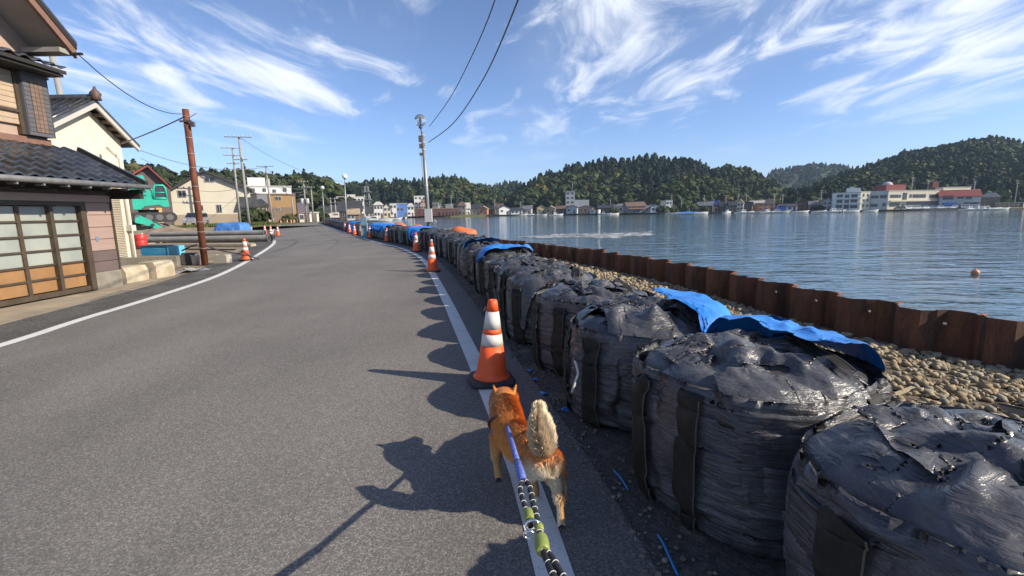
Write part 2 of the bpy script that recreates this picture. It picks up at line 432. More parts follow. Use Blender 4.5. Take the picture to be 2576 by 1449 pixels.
asphalt = M('asphalt', (0.120, 0.112, 0.103), 0.88, col2=(0.215, 0.20, 0.184), scale=95, detail=5, lo=0.36, hi=0.68, grain=0.32, gscale=170, bump=0.9, bscale=120, bdist=0.006, col3=(0.125, 0.117, 0.108), scale3=0.5, lo3=0.46, hi3=0.74, spec=0.35)
asphalt_old = M('asphalt_old', (0.075, 0.072, 0.068), 0.9, col2=(0.125, 0.118, 0.108), scale=60, grain=0.35, gscale=150, bump=0.9, bscale=90, bdist=0.008, col3=(0.05, 0.047, 0.044), scale3=1.3, lo3=0.45, hi3=0.7, spec=0.3)
white_paint = M('road_paint', (0.62, 0.62, 0.60), 0.75, col2=(0.30, 0.29, 0.28), scale=70, detail=4, lo=0.60, hi=0.70, grain=0.12, gscale=160, bump=0.6, bscale=110, bdist=0.004, col3=(0.42, 0.41, 0.39), scale3=3.0, lo3=0.55, hi3=0.8)
dirt = M('sandy_dirt', (0.27, 0.205, 0.135), 0.95, col2=(0.17, 0.13, 0.09), scale=1.6, grain=0.3, gscale=70, bump=0.8, bscale=25, bdist=0.03, col3=(0.33, 0.28, 0.20), scale3=0.6)
concrete = M('concrete', (0.33, 0.30, 0.26), 0.9, col2=(0.22, 0.20, 0.175), scale=3.0, grain=0.12, gscale=90, bump=0.35, bscale=80, bdist=0.004)
concrete_pale = M('concrete_pale', (0.48, 0.42, 0.31), 0.9, col2=(0.34, 0.28, 0.19), scale=4.0, grain=0.1, gscale=90, bump=0.35, bscale=60, bdist=0.005)
concrete_dark = M('concrete_dark', (0.17, 0.155, 0.125), 0.92, col2=(0.24, 0.22, 0.18), scale=5.0, grain=0.15, gscale=90, bump=0.4, bscale=60, bdist=0.006)
apron_m = M('apron_concrete', (0.36, 0.29, 0.20), 0.92, col2=(0.22, 0.185, 0.14), scale=2.2, grain=0.15, gscale=110, bump=0.35, bscale=70, bdist=0.004, col3=(0.30, 0.26, 0.20), scale3=0.7)
grass_m = M('grass_ground', (0.075, 0.10, 0.022), 0.95, col2=(0.13, 0.13, 0.04), scale=3, grain=0.4, gscale=40, bump=1.0, bscale=20, bdist=0.08)
def add_aggregate(m, scale, lo, hi, big):
    # exposed stone chips: every cell its own tone; broad worn and patched zones
    nt = m.node_tree; N = nt.nodes; L = nt.links; b = N['Principled BSDF']; src = b.inputs['Base Color'].links[0].from_socket
    pos = N.new('ShaderNodeNewGeometry').outputs['Position']; v = N.new('ShaderNodeTexVoronoi'); v.inputs['Scale'].default_value = scale; L.new(pos, v.inputs['Vector'])
    sp = N.new('ShaderNodeSeparateColor'); L.new(v.outputs['Color'], sp.inputs[0])
    pw = N.new('ShaderNodeMath'); pw.operation = 'POWER'; L.new(sp.outputs[0], pw.inputs[0]); pw.inputs[1].default_value = 2.2
    r = N.new('ShaderNodeMapRange'); L.new(pw.outputs[0], r.inputs['Value']); r.inputs['To Min'].default_value = lo; r.inputs['To Max'].default_value = hi
    mp = N.new('ShaderNodeMapping'); mp.inputs['Rotation'].default_value = (0, 0, rad(-14)); mp.inputs['Scale'].default_value = (1.0, 0.16, 1); L.new(pos, mp.inputs[0])
    n = N.new('ShaderNodeTexNoise'); n.inputs['Scale'].default_value = 0.9; n.inputs['Detail'].default_value = 4; L.new(mp.outputs[0], n.inputs['Vector'])
    r2 = N.new('ShaderNodeMapRange'); L.new(n.outputs['Fac'], r2.inputs['Value']); r2.inputs['From Min'].default_value = 0.3; r2.inputs['From Max'].default_value = 0.7; r2.inputs['To Min'].default_value = 1 - big; r2.inputs['To Max'].default_value = 1 + big
    mm = N.new('ShaderNodeMath'); mm.operation = 'MULTIPLY'; L.new(r.outputs['Result'], mm.inputs[0]); L.new(r2.outputs['Result'], mm.inputs[1])
    x = N.new('ShaderNodeMix'); x.data_type = 'RGBA'; x.blend_type = 'MULTIPLY'; x.inputs['Factor'].default_value = 1.0; L.new(src, x.inputs['A']); L.new(mm.outputs[0], x.inputs['B']); L.new(x.outputs['Result'], b.inputs['Base Color'])
add_aggregate(asphalt, 105, 0.80, 1.52, 0.13); add_aggregate(asphalt_old, 80, 0.7, 1.8, 0.15)
# the road
rl = offset(R_LINE, 0.42); n_ = min(len(rl), len(L_LINE))
def pair(a, b, step=0.5):
    """two edge paths brought to the same number of points"""
    s = np.linspace(0, 1, 280)
    def r_(p):
        q = np.r_[0, np.cumsum(np.linalg.norm(np.diff(p, axis=0), axis=1))]; q /= q[-1]
        return np.stack([np.interp(s, q, p[:, k]) for k in (0, 1)], 1)
    return r_(a), r_(b)
la, ra = pair(offset(L_LINE, -0.12), rl)
road = ribbon(la, ra, 0.0, 'road', asphalt, cols=8); tag(road, kind='structure')
# old tarmac shoulders
la, ra = pair(offset(L_LINE, -0.95), offset(L_LINE, -0.12)); tag(ribbon(la, ra, -0.004, 'road_shoulder', asphalt_old), kind='structure')
muddy = M('muddy_tarmac', (0.055, 0.052, 0.048), 0.85, col2=(0.10, 0.093, 0.083), scale=30, grain=0.4, gscale=120, bump=1.0, bscale=50, bdist=0.012, col3=(0.17, 0.15, 0.12), scale3=3.2, lo3=0.57, hi3=0.66, spec=0.4)
la, ra = pair(rl, offset(R_LINE, 1.9)); tag(ribbon(la, ra, -0.006, 'road_shoulder', muddy, cols=4), kind='structure')
lm = ribbon(offset(L_LINE, -0.08), offset(L_LINE, 0.075), 0.0045, 'painted_edge_line', white_paint, road)
lm = ribbon(offset(R_LINE, -0.075), offset(R_LINE, 0.08), 0.0045, 'painted_edge_line', white_paint, road)
# long joint of two asphalt lanes and cross joint lines: slightly darker sealed seams
seam_m = M('asphalt_seam', (0.075, 0.071, 0.068), 0.85, col2=(0.10, 0.095, 0.09), scale=30, grain=0.2)
mid = resample([(-7.6, 19.5), (-8.2, 22.0), (-9.4, 26), (-12.2, 32), (-19.5, 48), (-27, 65)], 0.5)
ribbon(offset(mid, -0.03), offset(mid, 0.03), 0.003, 'seam', seam_m, road)
for y in (15.2, 24.6):
    a = np.linspace(0, 1, 30)[:, None]; p = np.array([L_at(y) + 0.2, y]) * (1 - a) + np.array([R_at(y + 0.2) - 0.2, y + 0.2]) * a
    ribbon(p + [0, 0.02], p - [0, 0.02], 0.003, 'seam', seam_m, road)
# ground on the landward side: one broad sheet reaching the hills
gm = MB()
W = np.array([(5.6, 4.3)])
COAST = resample([(14.0, -14), (9.0, -5), (7.0, 1.5), (6.2, 3.6), (5.55, 4.85), (4.95, 5.9), (4.62, 7.0), (4.35, 8.7), (4.0, 10.8), (3.35, 13), (2.55, 15.4), (1.45, 18), (-0.6, 22.2), (-2.9, 27.2), (-6.4, 33.6), (-12.5, 45), (-19.5, 60), (-27, 77), (-33, 92), (-43, 114), (-54, 142), (-68, 182), (-75, 230), (-74, 268), (-62, 300)], 0.4)
c2 = COAST[::10]
nv = len(c2); xs = np.array([0, 0.004, 0.02, 0.05, 0.12, 0.3, 1.0]); P = np.zeros((nv, len(xs), 3))
for j, (cx_, cy_) in enumerate(c2):
    e = R_at(cy_) + 1.75 if cy_ < 90 else cx_ - 3
    P[j, 0] = (cx_, cy_, -0.36); P[j, 1] = (max(e, cx_ - 40) if e < cx_ else cx_ - 0.3, cy_, -0.045)
    for k, t in enumerate(xs[2:]): P[j, k + 2] = (P[j, 1, 0] - t * 700, cy_, -0.025)
ground = MB().grid(P[:, ::-1], smooth=False).build('ground', dirt); tag(ground, kind='structure')
gb = MB(); gb.grid(np.array([[[-1600, 280, -0.3], [-55, 280, -0.3]], [[-1600, 1500, -0.3], [-55, 1500, -0.3]]], float)); gb.grid(np.array([[[-1600, -400, -0.3], [14, -400, -0.3]], [[-1600, -14, -0.03], [14, -14, -0.03]]], float))
tag(gb.build('ground', dirt), kind='structure')
# quay face below the road further along (concrete revetment)
cq = COAST[(COAST[:, 1] > 26)]
P = np.zeros((len(cq), 2, 3)); P[:, 0, :2] = cq; P[:, 0, 2] = -0.36; P[:, 1, :2] = offset(cq, 0.25); P[:, 1, 2] = -1.9
tag(MB().grid(P, smooth=False).build('quay_wall', concrete_dark), 'grey concrete quay face below the road along the bay', 'quay')
# concrete apron before the house
la = np.array([(-8.55, y) for y in np.linspace(-4, 9.9, 40)] + [(-8.5 - 0.14 * (y - 9.9), y) for y in np.linspace(10, 14.2, 12)])
ra = np.array([(L_at(p[1]) - 0.93, p[1]) for p in la])
tag(ribbon(la, ra, -0.012, 'apron_pavement', apron_m, cols=5), kind='structure')
for (x, y, s, r) in ((-8.05, 9.35, .16, .3), (-7.85, 9.72, .2, .8), (-7.6, 9.6, .15, .1), (-8.3, 8.95, .18, .5)):
    MB().add([(x + s * math.cos(r + k * 1.257) * (1 + .3 * (k % 2)), y + .6 * s * math.sin(r + k * 1.257), -0.008) for k in range(5)], [(0, 1, 2, 3, 4)]).build('repair_patch', concrete_pale, road)
# ------------------------------------------------------------------ the sea
def water_mat():
    m = bpy.data.materials.new('sea_water'); m.use_nodes = True; nt = m.node_tree; N = nt.nodes; L = nt.links
    b = N['Principled BSDF']; b.inputs['Base Color'].default_value = (0.045, 0.088, 0.108, 1); b.inputs['Roughness'].default_value = 0.06; b.inputs['IOR'].default_value = 1.333
    pos = N.new('ShaderNodeNewGeometry').outputs['Position']
    def no(scx, scy, rot, sc, det, dist=0.0):
        mp = N.new('ShaderNodeMapping'); mp.inputs['Scale'].default_value = (scx, scy, 1); mp.inputs['Rotation'].default_value = (0, 0, rot); L.new(pos, mp.inputs[0])
        n = N.new('ShaderNodeTexNoise'); n.inputs['Scale'].default_value = sc; n.inputs['Detail'].default_value = det; n.inputs['Roughness'].default_value = 0.55; n.inputs['Distortion'].default_value = dist
        L.new(mp.outputs[0], n.inputs['Vector']); return n.outputs['Fac']
    a = no(0.42, 1.0, rad(10), 1.7, 3, 0.5); c = no(0.4, 1.0, rad(-14), 0.5, 2, 0.3)
    s = N.new('ShaderNodeMath'); s.operation = 'MULTIPLY_ADD'; L.new(c, s.inputs[0]); s.inputs[1].default_value = 2.0; L.new(a, s.inputs[2])
    calm = N.new('ShaderNodeMapRange'); L.new(no(0.5, 1.6, rad(8), 0.02, 3, 0.6), calm.inputs['Value']); calm.inputs['From Min'].default_value = 0.38; calm.inputs['From Max'].default_value = 0.62; calm.inputs['To Min'].default_value = 0.6; calm.inputs['To Max'].default_value = 1.0
    bp = N.new('ShaderNodeBump'); bp.inputs['Distance'].default_value = 0.085; L.new(s.outputs[0], bp.inputs['Height']); L.new(calm.outputs['Result'], bp.inputs['Strength'])
    L.new(bp.outputs[0], b.inputs['Normal'])
    return m
P = np.zeros((2, 2, 3)); P[0, 0] = (-700, -900, WATER_Z); P[0, 1] = (6000, -900, WATER_Z); P[1, 0] = (-700, 3000, WATER_Z); P[1, 1] = (6000, 3000, WATER_Z)
tag(MB().grid(P, smooth=False).build('water', water_mat()), kind='structure')
# ================================================================== BULK BAGS
def bag_mat(name, base, dust, rough, seed):
    m = bpy.data.materials.new(name); m.use_nodes = True; nt = m.node_tree; N = nt.nodes; L = nt.links
    b = N['Principled BSDF']; b.inputs['Roughness'].default_value = rough; b.inputs['Specular IOR Level'].default_value = 0.55
    geo = N.new('ShaderNodeNewGeometry'); tc = N.new('ShaderNodeTexCoord'); oi = N.new('ShaderNodeObjectInfo')
    ad = N.new('ShaderNodeVectorMath'); ad.operation = 'ADD'; L.new(tc.outputs['Object'], ad.inputs[0]); L.new(oi.outputs['Location'], ad.inputs[1]); vec = geo.outputs['Position']
    def no(sc, det=5, ro=0.6, st=None, dist=0):
        v = vec
        if st: mp = N.new('ShaderNodeMapping'); mp.inputs['Scale'].default_value = st; L.new(vec, mp.inputs[0]); v = mp.outputs[0]
        n = N.new('ShaderNodeTexNoise'); n.inputs['Scale'].default_value = sc; n.inputs['Detail'].default_value = det; n.inputs['Roughness'].default_value = ro; n.inputs['Distortion'].default_value = dist; L.new(v, n.inputs['Vector']); return n.outputs['Fac']
    def rg(x, a, b_, c=0., d=1.):
        r = N.new('ShaderNodeMapRange'); r.inputs['From Min'].default_value = a; r.inputs['From Max'].default_value = b_; r.inputs['To Min'].default_value = c; r.inputs['To Max'].default_value = d; L.new(x, r.inputs['Value']); return r.outputs['Result']
    mx = N.new('ShaderNodeMix'); mx.data_type = 'RGBA'; L.new(rg(no(5.0, 8, 0.7), 0.42, 0.72), mx.inputs['Factor']); mx.inputs['A'].default_value = (*base, 1); mx.inputs['B'].default_value = (*dust, 1)
    sc = N.new('ShaderNodeMix'); sc.data_type = 'RGBA'; L.new(rg(no(22, 6, 0.75, (1, 1, 2.5)), 0.60, 0.72, 0, 0.6), sc.inputs['Factor']); L.new(mx.outputs['Result'], sc.inputs['A']); sc.inputs['B'].default_value = (0.21, 0.20, 0.175, 1)
    L.new(sc.outputs['Result'], b.inputs['Base Color'])
    L.new(rg(no(9, 5), 0.3, 0.7, rough - 0.1, rough + 0.16), b.inputs['Roughness'])
    s = N.new('ShaderNodeMath'); s.operation = 'MULTIPLY_ADD'; L.new(no(14, 4, 0.6, (0.5, 0.5, 3.2), 0.8), s.inputs[0]); s.inputs[1].default_value = 2.2; L.new(rg(no(60, 2, 0.5), 0, 1, 0, 0.22), s.inputs[2])
    rd_ = N.new('ShaderNodeTexNoise'); rd_.noise_type = 'RIDGED_MULTIFRACTAL'; rd_.inputs['Scale'].default_value = 5.0; rd_.inputs['Detail'].default_value = 3; rd_.inputs['Distortion'].default_value = 0.7; L.new(vec, rd_.inputs['Vector'])
    s0 = s; s = N.new('ShaderNodeMath'); s.operation = 'MULTIPLY_ADD'; L.new(rd_.outputs['Fac'], s.inputs[0]); s.inputs[1].default_value = 1.6; L.new(s0.outputs[0], s.inputs[2])
    bp = N.new('ShaderNodeBump'); bp.inputs['Strength'].default_value = 0.7; bp.inputs['Distance'].default_value = 0.009; L.new(s.outputs[0], bp.inputs['Height']); L.new(bp.outputs[0], b.inputs['Normal'])
    return m
bagM = bag_mat('bag_black', (0.052, 0.052, 0.058), (0.112, 0.112, 0.118), 0.30, 1)
strapM = M('bag_strap', spec=0.2, col=(0.018, 0.017, 0.016), rough=0.65, col2=(0.032, 0.03, 0.028), scale=12, grain=0.35, gscale=260, bump=0.5, bscale=300, bdist=0.002)
stitchM = M('strap_stitching', (0.10, 0.085, 0.06), 0.85, grain=0.4, gscale=220)
ropeM = M('white_rope', (0.55, 0.55, 0.52), 0.8, grain=0.3, gscale=300)
tarpM = M('blue_tarp', (0.015, 0.17, 0.60), 0.42, col2=(0.03, 0.24, 0.68), scale=7, bump=0.5, bscale=30, bdist=0.01, grain=0.1, gscale=150)
BAGV = []
for sd, sk, zt in ((11, 0.70, 0.78), (23, 0.64, 0.79), (37, 0.72, 0.77), (41, 0.64, 0.78), (59, 0.68, 0.78)):
    BAGV.append((*sim_bag(sd, skirt=sk, zt=zt), zt))
SHEETV = [sim_sheet(100 + k * 7, w, l, sq, tilt=tl, zt=0.76) for k, (w, l, sq, tl) in enumerate(((1.25, 1.05, 0.70, (0, .03)), (1.15, 1.15, 0.74, (.03, 0)), (1.35, 0.95, 0.68, (0, 0)), (1.2, 1.1, 0.72, (-.03, 0))))]
FLAPV = [sim_sheet(300 + k * 5, w, l, sq, nu=56, nv=40, amp=0.055, fine=1.4, zt=0.76) for k, (w, l, sq) in enumerate(((0.80, 0.5, 0.62), (0.70, 0.6, 0.66), (0.95, 0.42, 0.64)))]
DRAPEV = [sim_sheet(500 + k * 3, w, l, sq, R=0.530, zt=0.775, nu=64, nv=54, steps=60, amp=0.045, fine=1.6, off=of) for k, (w, l, sq, of) in enumerate(((0.62, 0.58, 0.72, (-0.30, -0.20)), (0.50, 0.70, 0.72, (-0.34, 0.05)), (0.70, 0.46, 0.70, (-0.08, -0.36)), (0.56, 0.55, 0.72, (-0.28, 0.22))))]
def surf_top(Q, x, y, r=0.06):
    f = Q.reshape(-1, 3); d = (f[:, 0] - x) ** 2 + (f[:, 1] - y) ** 2
    k = d < r * r
    return float(f[k, 2].max()) if k.any() else 0.8
def ribbon_on(Q, Nn, u0, w, j0, j1, off, thick=0.004):
    nu = Q.shape[1]; idx = [(u0 + k) % nu for k in range(w + 1)]
    A = Q[j0:j1][:, idx] ; B = Nn[j0:j1][:, idx]
    for _ in range(2): A[1:-1] = (A[2:] + A[:-2] + 2 * A[1:-1]) / 4; B[1:-1] = (B[2:] + B[:-2] + 2 * B[1:-1]) / 4
    B = B / np.linalg.norm(B, axis=-1, keepdims=True)
    return A + B * off
def arc_strap(Q, a0, a1, r0, lift, w=0.04, n=22, twist=0.0, rmid=None):
    """a flat webbing loop lying over the crumpled top between two angles"""
    P = np.zeros((n, 3, 3)); rmid = r0 if rmid is None else rmid
    for i in range(n):
        t = i / (n - 1); a = a0 + (a1 - a0) * t; r = r0 + (rmid - r0) * math.sin(PI * t)
        c = np.array([r * math.cos(a), r * math.sin(a)]); da = 0.01
        t2 = np.array([-math.sin(a), math.cos(a)]); nn = np.array([math.cos(a), math.sin(a)])
        z = max(surf_top(Q, *c, 0.07), 0.55) + 0.012 + lift * math.sin(PI * t) ** 0.8
        tw = twist * math.sin(2 * PI * t)
        for k, s in enumerate((-1, 0, 1)):
            P[i, k, :2] = c + nn * s * w * math.cos(tw); P[i, k, 2] = z + s * w * math.sin(tw)
    for _ in range(2): P[1:-1] = (P[2:] + P[:-2] + 2 * P[1:-1]) / 4
    return P
def make_bag(vi, rot=0.0, detail=True):
    """parts of one bulk bag in local space, road side at -x"""
    Q0, nb, zt = BAGV[vi]; c, s = math.cos(rot), math.sin(rot)
    Q = Q0.copy(); Q[..., 0] = Q0[..., 0] * c - Q0[..., 1] * s; Q[..., 1] = Q0[..., 0] * s + Q0[..., 1] * c
    Nn = normals_grid(Q); nv, nu = Q.shape[:2]
    me = []
    F = []
    jj, ii = np.meshgrid(np.arange(nv - 1), np.arange(nu), indexing='ij'); i2 = (ii + 1) % nu
    F = np.stack([jj * nu + ii, jj * nu + i2, (jj + 1) * nu + i2, (jj + 1) * nu + ii], -1).reshape(-1, 4)
    parts = []
    def keep(o, nm): parts.append((nm, o.data)); bpy.data.objects.remove(o)
    keep(raw_mesh('body', Q.reshape(-1, 3), F, bagM), 'body')
    S = SHEETV[vi % 4]; S2 = S.copy(); c, s = math.cos(rot * 1.7 + 1), math.sin(rot * 1.7 + 1)
    S2[..., 0] = (S[..., 0] * c - S[..., 1] * s) * 0.97; S2[..., 1] = (S[..., 0] * s + S[..., 1] * c) * 0.97; S2[..., 2] += 0.012
    keep(MB().grid(S2).build('folded_sleeve', bagM), 'folded_sleeve')
    if detail:
        for e, (ox, oy, dz) in enumerate(((0.05, -0.08, 0.014), (-0.08, 0.08, 0.02))):
            E_ = FLAPV[(vi + e) % 3]; a_ = rot * 2.3 + e * 2.1; c, s = math.cos(a_), math.sin(a_); S3 = E_.copy()
            S3[..., 0] = E_[..., 0] * c - E_[..., 1] * s + ox; S3[..., 1] = E_[..., 0] * s + E_[..., 1] * c + oy; S3[..., 2] += dz
            keep(MB().grid(S3).build('flap', bagM), 'flap')
    if detail and vi < 4: keep(MB().grid(DRAPEV[(vi + 1) % 4]).build('draped_sleeve', bagM), 'draped_sleeve')
    if not detail: return parts
    Q = np.concatenate([Q.reshape(-1, 3), S2.reshape(-1, 3)])[:, None, :]; QB = Q0.copy(); QB[..., 0] = Q0[..., 0] * math.cos(rot) - Q0[..., 1] * math.sin(rot); QB[..., 1] = Q0[..., 0] * math.sin(rot) + Q0[..., 1] * math.cos(rot)
    ALL = Q; Q = QB
    ang = np.arctan2(Q[nb // 2, :, 1], Q[nb // 2, :, 0])
    def col_at(a): return int(np.argmin(np.abs(np.angle(np.exp(1j * (ang - a))))))
    for a in (rad(-158), rad(168), rad(-70), rad(35)):
        u0 = col_at(a)
        P = ribbon_on(Q, Nn, u0, 4, 1, nb - 2, 0.030)
        keep(MB().grid(P).build('strap', strapM), 'strap')
        E_ = ribbon_on(Q, Nn, u0, 4, 1, nb - 2, 0.033)[:, -1]
        keep(MB().tube(E_[::2], 0.0035, 5).build('stitching', stitchM), 'stitching')
    for a0, a1, lf, tw, rm in ((rad(-70), rad(40), 0.015, -0.3, 0.22),):
        P = arc_strap(ALL, a0, a1, 0.42, lf, 0.036, twist=tw * 0.5, rmid=rm)
        keep(MB().grid(P).build('strap_loop', strapM), 'strap_loop')
        keep(MB().tube(P[:, 2], 0.004, 5).build('stitching', stitchM), 'stitching')
    return parts
PROTO = [make_bag(k, r) for k, r in ((0, 0.3), (1, 1.9), (2, 4.0), (3, 2.6), (4, 5.2))]
FAR = [p[:2] for p in PROTO]
row = resample([(2.05, -1.9), (1.68, 0.15), (1.44, 1.25), (1.2, 2.3), (0.98, 3.35), (0.775, 4.4), (0.5, 5.45)] + [tuple(offset(R_LINE, 1.17)[k]) for k in range(27, len(R_LINE), 6) if R_LINE[k, 1] > 6.3 and R_LINE[k, 1] < 84], 0.02)
ARC = np.r_[0, np.cumsum(np.linalg.norm(np.diff(row, axis=0), axis=1))]
def row_at(s): return np.array([np.interp(s, ARC, row[:, 0]), np.interp(s, ARC, row[:, 1])])
def row_dir(s): d = row_at(s + .3) - row_at(s - .3); return d / np.linalg.norm(d)
s2 = ARC[np.argmin(np.linalg.norm(row - [1.2, 2.3], axis=1))]
BAGS = []
order = [3, 0, 1, 2, 4, 3, 0, 1, 2]
near_names = {0: 'nearest black bulk bag, cut off by the bottom right corner of the picture', 1: 'second nearest black bulk bag, its tall strap facing the road beside the dog',
              2: 'third nearest black bulk bag, with a white rope end dangling on its road side', 3: 'black bulk bag just behind the one with the dangling white rope end',
              4: 'black bulk bag level with the nearest orange cone, fifth of the row'}
k = -1; s = s2 - 2 * 1.09
ordw = ['first', 'second', 'third', 'fourth', 'fifth', 'sixth', 'seventh', 'eighth', 'ninth', 'tenth', 'eleventh', 'twelfth', 'thirteenth', 'fourteenth', 'fifteenth', 'sixteenth']
TENS = ['', '', 'twenty', 'thirty', 'forty', 'fifty', 'sixty', 'seventy', 'eighty', 'ninety']; UN = ordw[:9]
ordw += ['seventeenth', 'eighteenth', 'nineteenth'] + [(TENS[q // 10] + '-' + UN[q % 10 - 1]) if q % 10 else TENS[q // 10][:-1] + 'ieth' for q in range(20, 100)]
while s < ARC[-1]:
    p = row_at(s); d = row_dir(s); rz = math.atan2(d[1], d[0]) - PI / 2
    b = BAGV and (order[(k + 1) % len(order)] if k < 6 else int(rng.integers(0, 5)))
    flip = 0.0 if k < 8 else (PI if rng.random() < 0.3 else 0.0)
    if k < 0: lab = None
    elif k in near_names: lab = near_names[k]
    elif p[1] < 14: lab = 'black bulk bag in the roadside row, %s one counted from the camera' % ordw[k]
    elif p[1] < 24.5: lab = 'small black bulk bag, %s of the row, between the second and fifth right-hand cones' % ordw[k]
    elif p[1] < 45: lab = 'distant black bulk bag beyond the globe lamp post, %s of the row' % ordw[k]
    else: lab = 'tiny far black bulk bag near the road bend, %s of the row' % ordw[k]
    grp = 'black bulk bags along the sea side of the road'
    if lab is None: lab = 'black bulk bag behind the camera end of the row'
    if k >= 0:
        o = thing('bulk_bag', lab, 'bulk bag', (p[0] + rng.normal(0, .02), p[1], -0.004), rz + flip + rng.normal(0, 0.05), grp)
        sc = 1.0 + float(rng.normal(0, 0.025)) if k > 2 else 1.0
        o.scale = (1.0, 1.0, sc * 0.95)
        for nm, me in (PROTO[b] if p[1] < 26 else FAR[b]):
            inst(nm, me, o)
        BAGS.append((o, p, b, s))
    s += 1.09 + (rng.normal(0, 0.015) if k > 3 else 0); k += 1
# ================================================================== SHEET PILES AND RUBBLE
rustM = M('rusty_steel', (0.155, 0.066, 0.033), 0.8, col2=(0.065, 0.033, 0.022), scale=5, lo=0.4, hi=0.62, stretch=(1, 1, 0.25), grain=0.3, gscale=60, bump=0.6, bscale=60, bdist=0.004, col3=(0.24, 0.10, 0.038), scale3=3.0, lo3=0.6, hi3=0.75, metal=0.1)
rust_orange = M('fresh_rust', (0.42, 0.13, 0.05), 0.8, col2=(0.25, 0.08, 0.035), scale=20, grain=0.2)
hole_plug_m = M('pale_hole_plug', (0.55, 0.53, 0.50), 0.7)  # brightness of the water behind the lifting holes, painted as a pale colour
def pile_mesh(sgn):
    d = 0.125 * sgn; th = 0.012
    prof = [(-0.205, 0.0), (-0.185, 0.012 * sgn), (-0.115, d), (0.115, d), (0.185, 0.012 * sgn), (0.205, 0.0)]
    t = MB(); n = len(prof)
    P = []
    zs = (-2.2, -0.9, -0.3, 0.2)
    for sd in (0, 1):
        for z in zs:
            for (a, b) in prof: P.append((b + (th if sd else 0), a, z))
    f = []
    nz = len(zs)
    for sd in (0, 1):
        o = sd * nz * n
        for j in range(nz - 1):
            for i in range(n - 1):
                q = (o + j * n + i, o + j * n + i + 1, o + (j + 1) * n + i + 1, o + (j + 1) * n + i)
                f.append(q if sd else q[::-1])
    top = (nz - 1) * n
    for i in range(n - 1): f.append((top + i, top + i + 1, nz * n + top + i + 1, nz * n + top + i))
    t.add(P, f); me = t.mesh('pile'); me.materials.append(rustM); return me
pm = [pile_mesh(1), pile_mesh(-1)]
wall = thing('sheet_pile_wall', 'rusty brown corrugated steel sheet pile wall along the water', 'pile wall', (4.9, 5.9, -0.3))
wpath = resample([tuple(p) for p in COAST[(COAST[:, 1] > 1.4) & (COAST[:, 1] < 40)][::4]], 0.405)
capm = MB().cbox((0, 0, 0), (0.10, 0.035, 0.012)); capme = capm.mesh('clutch'); capme.materials.append(rust_orange)
for i in range(len(wpath) - 1):
    a, b = wpath[i], wpath[i + 1]; d = b - a; rz = math.atan2(d[1], d[0]) - PI / 2; m = (a + b) / 2
    near = a[1] < 16
    dz = float(rng.normal(0, 0.010)) + (0.03 if (i // 2) % 7 == 3 else 0)
    inst('pile', pm[i % 2], wall, (m[0] - 4.9, m[1] - 5.9, 0.3 + dz), (0, rng.normal(0, .006), rz))
    if near and i % 2 == 0:
        inst('clutch', capme, wall, (a[0] - 4.9 + 0.03, a[1] - 5.9, 0.3 + 0.205 + 0.01), (0, 0, rz))
    if a[1] < 7.6 and i % 2 == 0 and a[1] > 3:
        MB().cbox((m[0] - 0.135, m[1], 0.075), (0.006, 0.03, 0.024), rz).build('lifting_hole', hole_plug_m, wall)
# bank of rubble between the bags and the piles
bankM = M('bank_gravel', (0.20, 0.15, 0.088), 0.95, col2=(0.075, 0.058, 0.038), scale=14, lo=0.42, hi=0.6, grain=0.4, gscale=60, bump=1.0, bscale=28, bdist=0.05)
bk = resample([tuple(p) for p in COAST[(COAST[:, 1] > -13) & (COAST[:, 1] < 42)][::4]], 0.35)
def bank_edge(y): return float(np.interp(y, row[:, 1], row[:, 0])) + 0.35
nbk = 9; P = np.zeros((len(bk), nbk, 3))
def bank_z(t): return -0.012 - 0.31 * t ** 1.25
for j, (x, y) in enumerate(bk):
    x0 = bank_edge(y) if y > -1.5 else 2.4 + (-1.5 - y) * .2
    for i in range(nbk):
        t = i / (nbk - 1); P[j, i] = (x0 + (x - 0.02 - x0) * t, y, bank_z(t) - 0.018 + rng.normal(0, 0.004))
bank = MB().grid(P).build('rubble_bank', bankM); tag(bank, kind='structure')
stoneM = [M('stone_tan', (0.42, 0.32, 0.18), 0.9, col2=(0.25, 0.185, 0.105), scale=9, grain=0.2, gscale=80, bump=0.5, bscale=40, bdist=0.01, rand=0.35),
          M('stone_grey', (0.30, 0.265, 0.185), 0.9, col2=(0.17, 0.15, 0.11), scale=9, grain=0.2, gscale=80, bump=0.5, bscale=40, bdist=0.01, rand=0.35),
          M('stone_pale', (0.52, 0.42, 0.26), 0.9, col2=(0.34, 0.27, 0.165), scale=9, grain=0.2, gscale=80, bump=0.5, bscale=40, bdist=0.01, rand=0.3)]
def stone_geo(seed):
    r = np.random.default_rng(seed); g_ = (1 + 5 ** .5) / 2
    v = np.array([(-1, g_, 0), (1, g_, 0), (-1, -g_, 0), (1, -g_, 0), (0, -1, g_), (0, 1, g_), (0, -1, -g_), (0, 1, -g_), (g_, 0, -1), (g_, 0, 1), (-g_, 0, -1), (-g_, 0, 1)], float)
    f = [(0, 11, 5), (0, 5, 1), (0, 1, 7), (0, 7, 10), (0, 10, 11), (1, 5, 9), (5, 11, 4), (11, 10, 2), (10, 7, 6), (7, 1, 8), (3, 9, 4), (3, 4, 2), (3, 2, 6), (3, 6, 8), (3, 8, 9), (4, 9, 5), (2, 4, 11), (6, 2, 10), (8, 6, 7), (9, 8, 1)]
    v /= np.linalg.norm(v[0]); v = v * (1 + r.normal(0, 0.20, (12, 1))) * np.array([1.0, 0.78, 0.55]) * r.uniform(0.85, 1.15, 3)
    # cut a couple of flat facets
    for _ in range(5):
        n = r.normal(size=3); n /= np.linalg.norm(n); d = v @ n; v -= np.outer(np.maximum(d - 0.48, 0), n)
    return v, np.array(f)
